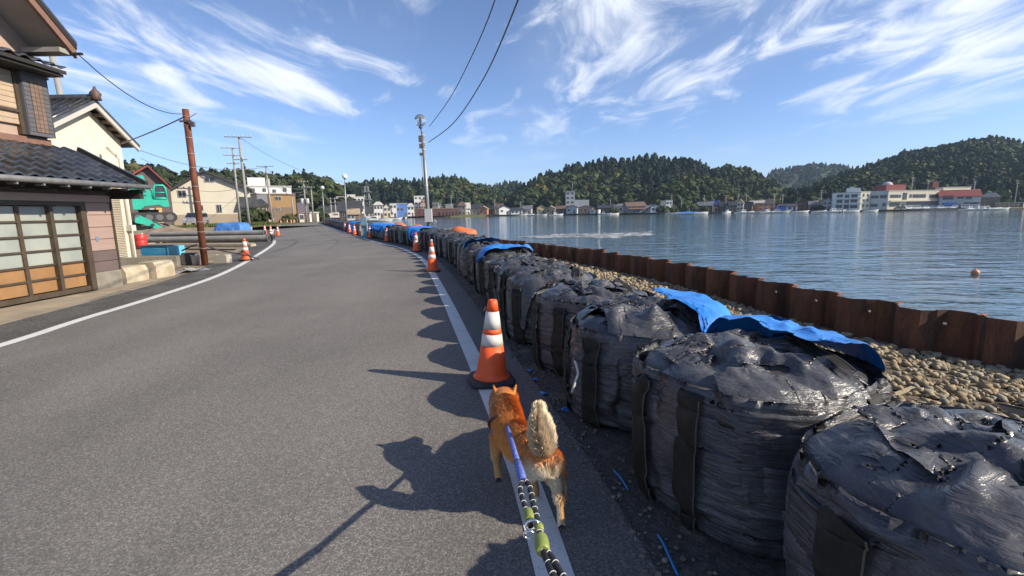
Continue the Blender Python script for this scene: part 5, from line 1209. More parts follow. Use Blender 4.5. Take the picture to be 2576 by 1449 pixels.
def pwin(t, pl, pr, pt, pb, y=0.0, mat=glassD):
    (a0, z1), (a1, z0) = F(t, pl, pt), F(t, pr, pb)
    o = MB().box(a0 - .08, a1 + .08, y - .08, y - .004, z0 - .08, z1 + .08).build('window', winfr, t, world=False); MB().box(a0, a1, y - .11, y - .082, z0, z1).build('pane', mat, o, world=False)
    MB().box((a0 + a1) / 2 - .03, (a0 + a1) / 2 + .03, y - .13, y - .112, z0, z1).build('mullion', winfr, o, world=False)
# ---------------- beyond the yard on the left
def facing(name, lab, cat, px, Y, extra=0.0, z=0.0):
    c = at(px, 560, Y); return thing(name, lab, cat, (c.x, c.y, z), -math.atan2(c.x, c.y) + extra)
gb_ = facing('cream_gable_building', 'large cream building with a dark gabled roof behind the rusty pole', 'building', 522, 66, rad(-6))
tanP = M('tan_plinth', (0.36, 0.30, 0.22), 0.85, col2=(0.31, .26, .19), scale=1)
cr2 = M('pale_cream_cladding', (0.60, 0.56, 0.44), 0.8, col2=(0.56, .52, .41), scale=.6)
(xl, zl), (xr, zr), (xa, za) = F(gb_, 419, 487), F(gb_, 628, 478), F(gb_, 513, 433)
MB().prism([(xl, -.1), (xl, zl), (xa, za), (xr, zr), (xr, -.1)], 0, 14).build('wall', cr2, gb_, world=False)
MB().box(xl - .05, xr + .05, -.07, -.004, -.1, 1.75).build('plinth', tanP, gb_, world=False); MB().box(xl, xr, -.03, -.004, 3.35, 3.40).build('cladding_joint', WALLC['pgrey'], gb_, world=False)
m = MB()
for (x, z) in ((xl, zl), (xr, zr)):
    dx = x - xa; e = (x + .06 * dx, z - .06 * (za - z)); m.prism([(e[0], e[1] + .02), (e[0], e[1] + .32), (xa, za + .32), (xa, za + .02)], -.6, 14.4)
m.build('roof', ROOF['black'], gb_, world=False)
for q_ in ((448, 468, 480, 495), (488, 500, 480, 494), (515, 538, 446, 457), (546, 558, 516, 533), (493, 511, 517, 528)): pwin(gb_, *q_)
xv, zv = F(gb_, 513, 442); MB().tube([(xv, -.004, zv), (xv, -.12, zv)], .3, 14).build('vent', winfr, gb_, world=False)
# red-roofed dark house behind the digger
rh_ = facing('red_roof_house', 'dark plum house with red roof behind the green digger', 'house', 380, 52, rad(-4))
(xl, zl), (xr, zr), (xa, za) = F(rh_, 318, 452), F(rh_, 417, 462), F(rh_, 372, 421)
MB().prism([(xl, -.1), (xl, zl), (xa, za), (xr, zr), (xr, -.1)], 0, 9).build('wall', sidingD, rh_, world=False)
m = MB()
for (x, z) in ((xl, zl), (xr, zr)):
    dx = x - xa; m.prism([(x + .10 * dx, z - .10 * (za - z)), (x + .10 * dx, z - .10 * (za - z) + .2), (xa, za + .22), (xa, za + .02)], -.6, 9.5)
m.build('roof', ROOF['red'], rh_, world=False)
fbox(rh_, 'timber_panel', M('yellow_plywood', (0.55, 0.36, 0.13), 0.7), 392, 412, 523, 562, -.09, -.004); fbox(rh_, 'shutter', WALLC['pgrey'], 376, 391, 524, 548, -.08, -.004)
# retaining wall and grass before it
a, b = at(418, 576, 46), at(632, 578, 46)
tag(MB().box(a.x, b.x, 45.9, 46.2, -.05, .42).build('retaining_wall', concrete_pale), 'low pale retaining wall before the grass strip', 'wall')
P = np.array([[[a.x, 46.2, .38], [b.x, 46.2, .38]], [[a.x, 65.9, .45], [b.x, 65.9, .45]]]); tag(MB().grid(P).build('grass_verge', grass_m), kind='structure')
bl = []; 
for i in range(5200):
    x = rng.uniform(a.x, a.x + (b.x - a.x) * .62); y = rng.uniform(46.4, 58); h = rng.uniform(.12, .4); t = rng.uniform(0, 6.28); z = .38 + .07 * (y - 46.2) / 20; c_, s_ = math.cos(t) * .05, math.sin(t) * .05
    bl += [(x - c_, y - s_, z), (x + c_, y + s_, z), (x + rng.normal(0, .08), y + rng.normal(0, .08), z + h)]
bl = np.array(bl); tag(raw_mesh('grass_blades', bl, np.arange(len(bl)).reshape(-1, 3), grass_m, smooth=False), 'rough green and yellow grass on the bank before the cream building', 'grass', kind='stuff')
# ---------------- cars
carGlass = M('car_glass', (0.02, 0.025, 0.03), 0.08, spec=0.8); tyreM = M('tyre', (0.015, 0.015, 0.016), 0.8); rimM = M('wheel_rim', (0.45, .45, .46), .3, metal=.8); lampM = M('headlight', (0.7, 0.7, 0.7), .15); tailM = M('tail_light', (0.4, .02, .02), .3)
PAINT = {'white': M('car_white', (0.72, 0.72, 0.71), 0.25, coat=.5), 'silver': M('car_silver', (0.42, 0.44, 0.47), 0.28, metal=.5, coat=.5), 'dark': M('car_dark', (0.03, 0.035, 0.045), 0.25, coat=.5), 'grey': M('car_grey', (0.22, .23, .24), .3, coat=.4)}
CARM = {}
def car(lab, x, y, rz_, paint, kind='sedan', group='parked cars along the far quay', z=0.0):
    t = thing('parked_' + ('van' if kind == 'van' else 'car'), lab, 'van' if kind == 'van' else 'car', (x, y, z), rz_, group)
    key = (kind, paint)
    if key not in CARM:
        L_ = []
        def keep(mb, nm, mt): me = mb.mesh(nm); me.materials.append(mt); L_.append((nm, me))
        def loft(secs, wid): 
            m = MB(); vs = []; n = len(secs[0])
            return m
        if kind == 'van': prof = [(-2.2, .35), (-2.25, .9), (-2.15, 1.85), (-1.9, 1.95), (1.1, 1.95), (1.75, 1.15), (2.2, .95), (2.25, .35)]; gl = [(-1.9, 1.15), (-1.85, 1.75), (1.05, 1.75), (1.5, 1.15)]
        elif kind == 'hatch': prof = [(-1.85, .3), (-1.9, .8), (-1.7, 1.35), (-1.3, 1.5), (.3, 1.5), (1.05, .98), (1.75, .85), (1.85, .3)]; gl = [(-1.6, .95), (-1.3, 1.4), (.25, 1.4), (.85, .95)]
        else: prof = [(-2.15, .3), (-2.2, .8), (-1.55, .98), (-.95, 1.42), (.35, 1.42), (1.05, .95), (2.05, .8), (2.15, .3)]; gl = [(-1.3, .97), (-.85, 1.34), (.3, 1.34), (.9, .95)]
        W_ = .84
        b = MB(); b.prism([(p, q) for p, q in prof if q < 1.05 or True], -W_, W_, axis='y')
        # lean the cabin inwards
        b.v = [(p[0], p[1] * (1 - .16 * max(0, p[2] - .9)), p[2]) for p in b.v]; keep(b, 'body', PAINT[paint])
        for s in (-1, 1):
            g_ = MB(); g_.prism(gl, s * (W_ + .004) - .006, s * (W_ + .004) + .006, axis='y'); g_.v = [(p[0], p[1] * (1 - .16 * max(0, p[2] - .9)) , p[2]) for p in g_.v]; keep(g_, 'side_window', carGlass)
        f0, f1 = (prof[4], prof[5]); ws = MB(); ws.add([(f0[0] + .03, -.66, f0[1] - .03), (f0[0] + .03, .66, f0[1] - .03), (f1[0] + .02, .72, f1[1] + .04), (f1[0] + .02, -.72, f1[1] + .04)], [(0, 1, 2, 3)]); ws.v = [(p[0] + .02, p[1], p[2] + .012) for p in ws.v]; keep(ws, 'windscreen', carGlass)
        r0, r1 = prof[3], prof[2]; ws = MB().add([(r0[0] - .02, -.66, r0[1] - .03), (r0[0] - .02, .66, r0[1] - .03), (r1[0] - .012, .70, r1[1] + .03), (r1[0] - .012, -.70, r1[1] + .03)], [(0, 3, 2, 1)]); keep(ws, 'rear_window', carGlass)
        for sx in (-1.3, 1.3):
            for s in (-1, 1):
                keep(MB().tube([(sx, s * .70, .31), (sx, s * .87, .31)], .31, 18), 'wheel', tyreM); keep(MB().tube([(sx, s * .865, .31), (sx, s * .885, .31)], .19, 14), 'rim', rimM)
        e = prof[-2][0]; q0 = prof[1][0]
        for s in (-1, 1): keep(MB().cbox((e - .02, s * .6, .68), (.1, .36, .16)), 'headlight', lampM); keep(MB().cbox((q0 + .02, s * .66, .75), (.08, .22, .2)), 'tail_light', tailM)
        CARM[key] = L_
    for nm, me in CARM[key]: inst(nm, me, t)
    return t
p = at(494, 561, 58); car('silver car parked on the grass before the cream building', p.x, 58, rad(-75), 'silver', 'hatch', group='parked cars on the left side', z=.43)
p = gnd(648, 563); car('white van parked by the road beside the utility pole', p.x, p.y, rad(-62), 'white', 'van', group='parked cars on the left side')
p = gnd(690, 561); car('small white car behind the cones past the utility pole', p.x - 2, p.y + 2, rad(-62), 'white', 'hatch', group='parked cars on the left side')
# ---------------- houses along the left of the road
place('pink-walled house with dark eaves right behind the first utility pole', 604, 640, 487, 68, 'pink', 'gable_side', 'black', .28, z0=0, wins=(3, 2))
place('tan two-storey house between the utility poles', 632, 676, 500, 80, 'tan', 'hip', 'black', .25, z0=0, wins=(3, 2))
place('dark house with black roof below the white modern building', 628, 672, 488, 92, 'dark', 'gable_side', 'grey', .3, z0=0, wins=(3, 2))
wb = place('tall white modern building rising above the roofs on the left', 618, 732, 467, 118, 'white', 'flat', 'pale', z0=0, wins=(0, 0), d=16, name='white_building', cat='building', door=False)
fbox(wb, 'upper_block', whiteM, 621, 668, 446, 470, .3, 12); fbox(wb, 'stair_tower', WALLC['pgrey'], 669, 680, 449, 470, 1.5, 10)
for q_ in ((633, 641, 474, 481), (661, 669, 474, 482), (686, 694, 477, 484), (712, 721, 473, 482)): pwin(wb, *q_)
bb = place('large plain brown boxy building at the road bend', 674, 742, 487, 98, M('ochre_cladding', (0.33, 0.20, 0.085), 0.75, col2=(0.29, .175, .075), scale=.5), 'flat', z0=0, roofc='brown', wins=(0, 0), door=False, d=12, turn=rad(6), name='brown_building', cat='building')
fbox(bb, 'lower_wall', M('umber_cladding', (0.19, 0.135, 0.095), 0.8), 674.5, 741.5, 522, 557, -.07, -.004)
for q_ in ((692, 707, 495, 503), (697, 705, 524, 528)): pwin(bb, *q_, -.07 if q_[2] > 510 else 0)
place('dark slate house right of the brown boxy building', 746, 776, 508, 104, 'mauve' if False else 'grey', 'gable_side', 'mauve', .62, z0=0, wins=(2, 1))
place('cream lean-to shed below the slate roof at the road end', 752, 778, 533, 98, 'cream', 'flat', 'grey', z0=0, wins=(2, 1), d=4, name='shed', cat='shed')
place('pale garage with white frame at the end of the road', 778, 801, 533, 102, 'white', 'flat', 'pale', z0=0, wins=(1, 1), d=5, name='garage', cat='garage', turn=.1)
place('dark low house behind the second globe lamp', 800, 850, 518, 128, 'dark', 'gable_side', 'black', .5, wins=(4, 1))
place('big black-roofed hall with cream gable end behind the far bags', 848, 912, 505, 150, 'dark', 'gable_side', 'black', .5, wins=(4, 1))
place('white flat-roofed building with a stair block behind the black-roofed hall', 846, 915, 494, 185, 'white', 'flat', 'pale', wins=(8, 3), name='white_building', cat='building')
place('white rooftop block standing on the hillside behind the hall', 873, 893, 489, 190, 'white', 'flat', 'pale', wins=(2, 3), name='white_building', cat='building')
place('pale two-storey house below the lattice tower', 937, 965, 507, 215, 'white', 'hip', 'pale', .2, wins=(3, 2)); place('cream house right of the lattice tower', 962, 984, 510, 230, 'cream', 'gable_front', 'black', .3, wins=(2, 2))
place('small grey house behind the moored white boats', 905, 940, 519, 190, 'pgrey', 'gable_side', 'black', .45, wins=(3, 1)); place('white modern house left of the blue-walled store', 980, 997, 511, 240, 'white', 'flat', 'pale', wins=(2, 2)); place('store with a blue wall beside the white modern house', 996, 1024, 511, 242, 'blue', 'flat', 'pale', wins=(3, 1), name='store', cat='building')
place('dark-roofed waterside house left of the market shed', 940, 985, 523, 232, 'grey', 'gable_side', 'black', .5, wins=(4, 1)); place('low mint-green shed by the moored boats', 1000, 1025, 530, 250, 'mint', 'flat', 'pale', wins=(2, 1), name='shed', cat='shed'); place('white round-fronted house above the market shed', 1022, 1043, 511, 285, 'white', 'hip', 'pale', .25, wins=(2, 2))
place('pale house with tan roof by the first boats', 868, 906, 526, 140, 'pgrey', 'gable_side', 'tan', .4, wins=(3, 1)); place('low white boat shed behind the far end of the bags', 828, 852, 536, 112, 'white', 'gable_side', 'pale', .35, wins=(2, 1), name='shed', cat='shed')
# ---------------- across the bay: left part
place('tall white and pink building behind the market shed', 1041, 1071, 492, 312, 'white', 'flat', 'pale', wins=(3, 4), name='white_building', cat='building', d=10); place('pink annex of the tall white building', 1058, 1072, 501, 308, 'pink', 'flat', 'brown', wins=(2, 3), name='annex', cat='building')
ms = place('long low market shed with a pale flat roof and red-brown posts', 1039, 1157, 524, 296, 'redbrown', 'flat', 'tan', wins=(10, 1), d=14, name='market_shed', cat='shed', door=False)
for i in range(14): 
    x = -ms.children[0].dimensions.x / 2 + 1.2 + i * 2; MB().box(x - .2, x + .2, -.9, -.6, 0, 3.0).build('post', WALLC['brown'], ms, world=False)
T = [('grey-fronted house above the market shed, left of its middle', 1087, 1102, 508, 310, 'grey', 'flat', 'grey'), ('white gabled house above the market shed near the lamp post', 1100, 1112, 510, 312, 'white', 'gable_front', 'grey'), ('small pale house over the right half of the market shed', 1120, 1140, 513, 312, 'pgrey', 'gable_side', 'grey'),
     ('brown-roofed house at the right end of the market shed', 1150, 1172, 507, 300, 'grey', 'hip', 'brown'), ('white house beside the brown-roofed one', 1166, 1184, 510, 304, 'white', 'gable_side', 'pale'), ('black-roofed house behind the orange gabled house', 1176, 1210, 513, 308, 'grey', 'gable_side', 'black'), ('orange gabled house on the far shore', 1204, 1227, 518, 296, 'orange', 'gable_front', 'tan'),
     ('dark timber house right of the orange gabled house', 1226, 1246, 517, 300, 'dark', 'gable_side', 'black'), ('boxy brown house left of the white-pillared one', 1243, 1267, 511, 304, 'brown', 'flat', 'brown'), ('dark house with a white pillared gable on the shore', 1254, 1284, 517, 292, 'white', 'gable_front', 'black'), ('long low white house behind the grassy shore', 1283, 1316, 522, 292, 'white', 'gable_side', 'black'),
     ('pale house with masts in front of it', 1312, 1338, 517, 300, 'pgrey', 'gable_side', 'grey'), ('tan-roofed shed left of a pair on the far shore', 1350, 1374, 516, 290, 'tan', 'gable_front', 'tan'), ('tan-roofed shed right of a pair on the far shore', 1372, 1397, 518, 288, 'tan', 'gable_front', 'tan'), ('dark house between the tan sheds and the white tower', 1396, 1425, 517, 288, 'dark', 'gable_side', 'brown'),
     ('wide mauve roof high on the slope left of the white tower', 1368, 1422, 492, 330, 'grey', 'gable_side', 'mauve'), ('black-roofed house under the white tower, left one', 1423, 1453, 516, 284, 'pgrey', 'gable_front', 'black'), ('black-roofed house under the white tower, right one', 1453, 1492, 517, 284, 'pink', 'gable_front', 'black'), ('small white shed on the water edge right of the tower', 1484, 1506, 527, 278, 'white', 'flat', 'pale'), ('wide dark house right of the small white shed', 1502, 1546, 515, 280, 'dark', 'gable_side', 'black'),
     ('house with a white gable among dark roofs', 1510, 1530, 511, 286, 'white', 'gable_front', 'grey'), ('cream house with grey hipped roof on the shore', 1542, 1581, 512, 276, 'cream', 'hip', 'grey'), ('large grey timber boathouse with a brown skirt roof', 1576, 1627, 508, 268, 'grey', 'gable_side', 'brown'), ('pale little house right of the boathouse', 1622, 1646, 516, 268, 'pgrey', 'gable_side', 'grey'), ('white-gabled house squeezed beside the boathouse', 1636, 1664, 514, 266, 'white', 'gable_front', 'black'),
     ('grey house beside the narrow white tower block', 1662, 1684, 504, 272, 'pgrey', 'gable_side', 'grey'), ('narrow white box-like house above the bushes', 1676, 1692, 503, 264, 'white', 'flat', 'pale'), ('brick-coloured gable right of the narrow white house', 1690, 1704, 512, 264, 'pink', 'gable_front', 'brown'), ('wide dark grey roofed house behind the blue-covered boats', 1752, 1795, 507, 256, 'dark', 'gable_side', 'grey'), ('white house with a blue roof behind the grey one', 1780, 1812, 505, 262, 'white', 'gable_side', 'blue'),
     ('dark house right of the blue-roofed house', 1808, 1837, 507, 256, 'dark', 'gable_side', 'black'), ('long black-roofed house left of the cream gable', 1832, 1858, 506, 254, 'grey', 'gable_side', 'black'), ('tall cream gabled house on the far shore', 1853, 1873, 501, 248, 'cream', 'gable_front', 'tan'), ('low dark house right of the cream gable', 1870, 1894, 508, 248, 'dark', 'gable_side', 'black'), ('brown house with a long pale roof', 1888, 1930, 504, 250, 'brown', 'gable_side', 'pale'),
     ('orange-walled building by the moored boats', 1907, 1950, 510, 238, 'orange', 'flat', 'tan'), ('pink upper house behind the orange-walled building', 1924, 1948, 501, 246, 'pink', 'gable_side', 'tan'), ('blue-doored white warehouse on the far quay', 1955, 2008, 512, 234, 'white', 'gable_side', 'black'), ('red-brown house with grey roof right of the warehouse', 2004, 2036, 500, 234, 'redbrown', 'gable_front', 'grey'), ('pink and red house left of the three-storey white building', 2034, 2062, 505, 230, 'pink', 'gable_side', 'grey'), ('grey two-storey house touching the three-storey white building', 2068, 2097, 497, 226, 'pgrey', 'gable_front', 'grey'),
     ('grey-tiled house at the far right behind the boats', 2467, 2522, 484, 232, 'brown', 'hip', 'grey'), ('low pale wall-like shed at the right edge of the far quay', 2505, 2576, 509, 222, 'tan', 'flat', 'pale')]
for i, (lab, pl, pr, pt, Y, w_, r_, rc) in enumerate(T):
    o = place(lab, pl, pr, pt, Y, w_, r_, rc, .38 if r_ == 'gable_side' else .3, wins=(max(2, int((pr - pl) / 11)), 2 if pt < 512 else 1), turn=float(rng.uniform(-.3, .3)), group='houses across the bay')
    if 'blue-doored' in lab:
        MB().box(-5.2, -.5, -.14, -.02, .1, 2.6).build('blue_door', WALLC['blue'], o, world=False)
    if 'boathouse with' in lab: MB().prism([(-.1, 2.6), (-1.6, 2.0), (-1.6, 2.15), (-.1, 2.8)], -4.6, 4.6, axis='x').build('skirt_roof', ROOF['brown'], o, world=False)
tw = place('white tower-like concrete building with long annex on the far shore', 1423, 1446, 481, 298, 'pgrey', 'flat', 'pale', wins=(2, 5), name='white_tower', cat='building', door=False); fbox(tw, 'annex', WALLC['pgrey'], 1446.5, 1482, 503, 526, .5, 9)
u, z = F(tw, 1440, 481); MB().tube([(u, 4, z), (u, 4, z + 5.5)], .12, 6).build('antenna', winfr, tw, world=False)
# ---------------- right: white quay buildings, window by window
YB = 218
def wins_px(t, lst):
    for q_ in lst: pwin(t, *q_)
w3 = place('three-storey white building with a penthouse on the far quay', 2096, 2166, 484, YB, 'white', 'flat', 'pale', wins=(0, 0), door=False, d=9, name='white_building', cat='building', turn=.06)
fbox(w3, 'penthouse', whiteM, 2132, 2166, 473, 486, 2, 7); fbox(w3, 'water_tank', WALLC['pgrey'], 2140, 2152, 469, 473, 3, 5)
wins_px(w3, [(2106, 2120, 490, 496), (2126, 2136, 490, 498), (2142, 2157, 489, 496), (2105, 2119, 503, 510), (2125, 2135, 503, 512), (2140, 2156, 502, 509), (2103, 2118, 516, 523), (2123, 2135, 515, 525), (2139, 2156, 516, 523)])
for py in (499, 512): fbox(w3, 'balcony_slab', whiteM, 2095, 2167, py - .6, py + .6, -.6, -.004)
w4 = place('narrow cream wing right of the three-storey building', 2165, 2190, 481, YB + 1, 'cream', 'flat', 'pale', wins=(0, 0), door=False, d=9, name='cream_wing', cat='building', yaw=rad(5)); wins_px(w4, [(2171, 2174, 488, 494), (2182, 2185, 488, 494), (2171, 2175, 501, 507), (2180, 2184, 501, 507), (2169, 2173, 514, 521), (2179, 2183, 514, 521)])
w5 = place('two-storey pale grey block left of the long cream building', 2190, 2236, 480, YB, 'pgrey', 'flat', 'pale', wins=(0, 0), door=False, d=9, name='grey_block', cat='building', turn=.05); wins_px(w5, [(2192, 2209, 492, 499), (2214, 2230, 491, 498), (2190, 2207, 513, 520), (2220, 2227, 511, 519)])
w6 = place('long cream two-storey building with a recessed ground floor', 2236, 2364, 478, YB + 2, 'cream', 'flat', 'pale', wins=(0, 0), door=False, d=10, name='cream_building', cat='building', yaw=rad(4))
wins_px(w6, [(2240, 2259, 490, 497), (2262, 2266, 490, 497), (2272, 2280, 485, 502), (2289, 2293, 489, 497), (2297, 2328, 489, 497), (2339, 2362, 489, 497), (2238, 2262, 511, 519), (2268, 2275, 514, 518)])
fbox(w6, 'shutter_band', WALLC['grey'], 2280, 2362, 507, 526, -.03, -.004); fbox(w6, 'canopy', creamM, 2238, 2363, 504, 505.5, -1.0, -.032)
fbox(w6, 'red_roof_room', M('brick_red', (0.24, 0.06, 0.05), .8), 2240, 2288, 464, 478, 2, 8)
u, z = F(w6, 2256, 465); MB().ell((u, 5, z), (2.1, 2.1, 1.7), 18, 10).build('dome', WALLC['pgrey'], w6, world=False)
w7 = place('red-roofed pale house with a blue awning on the far quay', 2364, 2474, 478, YB - 3, 'pgrey', 'gable_side', 'red', .34, wins=(0, 0), door=False, d=7, name='red_roof_quay_house', cat='house', turn=.25)
wins_px(w7, [(2372, 2398, 492, 502), (2409, 2424, 494, 500), (2430, 2444, 494, 501), (2425, 2464, 509, 513)])
fbox(w7, 'blue_awning', WALLC['blue'], 2373, 2401, 510, 522, -1.5, -.03)
place('cream block rising behind the red-roofed quay house', 2374, 2443, 470, YB + 10, 'cream', 'flat', 'pale', wins=(0, 0), door=False, d=4, name='rear_block', cat='building', yaw=rad(4))
p = at(2350, 460, YB + 14); ant = thing('red_tower', 'rust-red lattice tank frame above the cream building', 'tower', (p.x, YB + 14, 0))
for sx in (-1.2, 1.2): MB().tube([(p.x + sx, YB + 14, 0), (p.x + sx * .8, YB + 14, p.z + 1)], .18, 6).build('leg', WALLC['redbrown'], ant)
MB().box(p.x - 1.4, p.x + 1.4, YB + 13, YB + 15, p.z - 2.5, p.z + .5).build('tank', WALLC['redbrown'], ant)
# ================================================================== FAR SHORE, HILLS, FOREST
SH = [(-62, 300), (-20, 296), (10, 292), (40, 286), (70, 277), (95, 262), (118, 246), (140, 232), (165, 219), (190, 213), (230, 210), (300, 205), (420, 190), (700, 120)]
sh = resample(SH, 4.0); P = np.zeros((len(sh), 5, 3))
for j, (x, y) in enumerate(sh):
    d = np.array([x, y]) / math.hypot(x, y)
    for i, (o, z) in enumerate(((0, -1.6), (.4, -.45), (5, -.38), (60, .3), (1400, 6))): P[j, i] = (x + d[0] * o, y + d[1] * o, z)
shoreM = M('far_shore_ground', (0.20, 0.18, 0.14), 0.95, col2=(0.13, 0.13, 0.07), scale=.15, grain=.2, gscale=3)
tag(MB().grid(P).build('far_shore', shoreM), kind='structure')
P = np.zeros((len(sh), 2, 3)); P[:, 0, :2] = sh * .9985; P[:, 0, 2] = -1.7; P[:, 1, :2] = sh * .9985; P[:, 1, 2] = -.42
fq = MB().grid(P).build('far_quay_wall', M('weedy_quay', (0.10, 0.095, 0.08), .9, col2=(.16, .15, .12), scale=.4)); tag(fq, 'low dark quay edge along the far shore', 'quay')
# grassy bank strip in front of the market shed
gs = sh[(sh[:, 0] > -66) & (sh[:, 0] < 22)]; P = np.zeros((len(gs), 3, 3)); P[:, 0, :2] = gs * .997; P[:, 0, 2] = -1.15; P[:, 1, :2] = gs * 1.0; P[:, 1, 2] = -.25; P[:, 2, :2] = gs * 1.008; P[:, 2, 2] = .05
tag(MB().grid(P).build('grass_bank', M('bank_grass', (0.14, 0.15, 0.04), .95, col2=(.20, .19, .07), scale=.3, grain=.3, gscale=2)), kind='structure')
# ---- hills as terrain with forest
treeMat = bpy.data.materials.new('forest_leaves'); treeMat.use_nodes = True
_n = treeMat.node_tree; _a = _n.nodes.new('ShaderNodeVertexColor'); _a.layer_name = 'coat'; _b = _n.nodes['Principled BSDF']; _n.links.new(_a.outputs['Color'], _b.inputs['Base Color']); _b.inputs['Roughness'].default_value = 0.8; _b.inputs['Specular IOR Level'].default_value = 0.2
hillM = M('hill_floor', (0.03, 0.042, 0.016), .95, col2=(.05, .06, .02), scale=.05)
def tree_proto(kind, seed):
    r = np.random.default_rng(seed); V = []; F = []; S = []
    n = 64 if kind == 'cedar' else 78
    for i in range(n):
        if kind == 'cedar':
            h = r.random() ** .8; rad_ = (1 - h) * .30 * (0.8 + .35 * r.random()) + .02; z = .12 + .88 * h; sz = .13 * (1.05 - .6 * h)
        else:
            ph = math.acos(1 - 1.75 * r.random()); k = r.choice(5); z = .62 + .36 * math.cos(ph) + .05 * math.sin(k * 2.1); rad_ = .40 * math.sin(ph) * (.85 + .2 * r.random()); h = z; sz = .15
        t = r.uniform(0, 6.28); c = np.array([rad_ * math.cos(t), rad_ * math.sin(t), z]); nrm = np.array([math.cos(t), math.sin(t), .55 + .3 * r.normal()]) + r.normal(0, .35, 3); nrm /= np.linalg.norm(nrm)
        a = np.cross(nrm, [0, 0, 1.0]); a /= np.linalg.norm(a) + 1e-6; b = np.cross(nrm, a); o = len(V); q = r.uniform(.7, 1.3, 4)
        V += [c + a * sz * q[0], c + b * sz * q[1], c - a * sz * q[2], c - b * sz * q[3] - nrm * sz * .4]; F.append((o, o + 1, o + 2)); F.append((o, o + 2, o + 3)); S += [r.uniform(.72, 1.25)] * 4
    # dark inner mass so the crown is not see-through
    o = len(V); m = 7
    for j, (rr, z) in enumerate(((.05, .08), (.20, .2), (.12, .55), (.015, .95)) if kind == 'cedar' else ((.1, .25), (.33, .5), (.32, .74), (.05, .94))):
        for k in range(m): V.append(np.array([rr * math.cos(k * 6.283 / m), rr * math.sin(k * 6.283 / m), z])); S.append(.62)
    for j in range(3):
        for k in range(m): 
            a0, a1 = o + j * m + k, o + j * m + (k + 1) % m; F.append((a0, a1, a1 + m)); F.append((a0, a1 + m, a0 + m))
    return np.array(V), np.array(F), np.array(S)
PT = {'cedar': [tree_proto('cedar', k) for k in range(4)], 'broad': [tree_proto('broad', k + 20) for k in range(5)]}
CEDAR = np.array([0.021, 0.034, 0.018]); BROAD = np.array([0.040, 0.055, 0.018]); YELL = np.array([0.095, 0.088, 0.025])
def forest(name, lab, spots):
    Vs, Fs, Cs = [], [], []; o = 0
    for (x, y, z, h, kind, col) in spots:
        V, F, S = PT[kind][int(rng.integers(0, len(PT[kind])))]; a = rng.uniform(0, 6.28); c, s = math.cos(a), math.sin(a)
        w = h * (1.0 if kind == 'broad' else .95) * rng.uniform(.85, 1.2)
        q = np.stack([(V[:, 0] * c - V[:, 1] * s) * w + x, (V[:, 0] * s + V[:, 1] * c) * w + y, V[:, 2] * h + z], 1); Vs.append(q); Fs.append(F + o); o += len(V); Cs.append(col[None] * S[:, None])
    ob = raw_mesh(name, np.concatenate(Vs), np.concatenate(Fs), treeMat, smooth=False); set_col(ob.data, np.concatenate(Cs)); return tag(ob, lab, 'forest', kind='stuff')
def hill(lab, ridge, Y, depth, base_z, spacing, hts, mix, seed, front=None, back=120, tint=1.0):
    """ridge: sight points of the skyline at distance Y; ground rises from Y-depth to the ridge"""
    r = np.random.default_rng(seed); px = np.array([p[0] for p in ridge], float); py = np.array([p[1] for p in ridge], float)
    q = np.linspace(px[0], px[-1], int((px[-1] - px[0]) / 12) + 2); t = np.interp(q, px, py) + r.normal(0, 1.2, len(q))
    top = np.array([at(a, b, Y) for a, b in zip(q, t)]); top[:, 2] -= hts * .55
    n = 12; P = np.zeros((len(q), n + 2, 3))
    for i in range(n):
        s = i / (n - 1); k = 1 - (depth / Y) * (1 - s); P[:, i, 0] = top[:, 0] * k; P[:, i, 1] = top[:, 1] * k
        P[:, i, 2] = base_z + (top[:, 2] - base_z) * (1 - (1 - s) ** 1.35) + r.normal(0, 1.0, len(q)) * min(1, s * 3) * (s < .98)
    P[:, n] = top * (1 + back / Y); P[:, n, 2] = top[:, 2] * .7; P[:, n + 1] = top * (1 + 2 * back / Y); P[:, n + 1, 2] = 0
    hl = MB().grid(P).build('hill', hillM); tag(hl, kind='structure')
    W_ = np.linalg.norm(top[-1, :2] - top[0, :2]); D_ = math.hypot(depth, top[:, 2].max()); N_ = int(W_ * D_ / spacing ** 2); sp = []
    for i in range(N_ + int(W_ / spacing * 2.2)):
        u = r.random() * (len(q) - 1.001); v = r.random() ** .8 * (n - 1.001) if i < N_ else n - 1.02 - r.random() * .25
        a0, b0 = int(u), int(v); fu, fv = u - a0, v - b0; p = (P[a0, b0] * (1 - fu) + P[a0 + 1, b0] * fu) * (1 - fv) + (P[a0, b0 + 1] * (1 - fu) + P[a0 + 1, b0 + 1] * fu) * fv
        cl = math.sin(p[0] * .045 + seed) + math.sin(p[1] * .05 + p[0] * .02 + 2 * seed) + .8 * (fv - .5) + r.normal(0, .5)
        kd = 'cedar' if cl > mix else 'broad'; hh = hts * r.uniform(.7, 1.15) * (1.0 if kd == 'cedar' else .8)
        col = (CEDAR if kd == 'cedar' else (BROAD * r.uniform(.8, 1.2) if r.random() > .12 else YELL * .75)) * r.uniform(.8, 1.25) * tint
        sp.append((p[0], p[1], p[2] - .8, hh, kd, col))
    forest('forest', lab, sp)
    return len(sp)
NT = 0
NT += hill('wooded hill behind the right end of the far shore', [(1985, 512), (2040, 478), (2100, 452), (2180, 426), (2250, 400), (2330, 381), (2400, 368), (2470, 357), (2500, 353), (2540, 362), (2576, 368), (2700, 384), (2850, 395), (3050, 420), (3300, 470)], 430, 170, 1, 5.6, 11, .35, 1)
NT += hill('nearer wooded slope with yellowing trees at the right picture edge', [(2440, 508), (2500, 462), (2540, 432), (2576, 415), (2700, 395), (2900, 400), (3150, 430)], 300, 62, 1, 5.2, 9, .9, 2, tint=1.2)
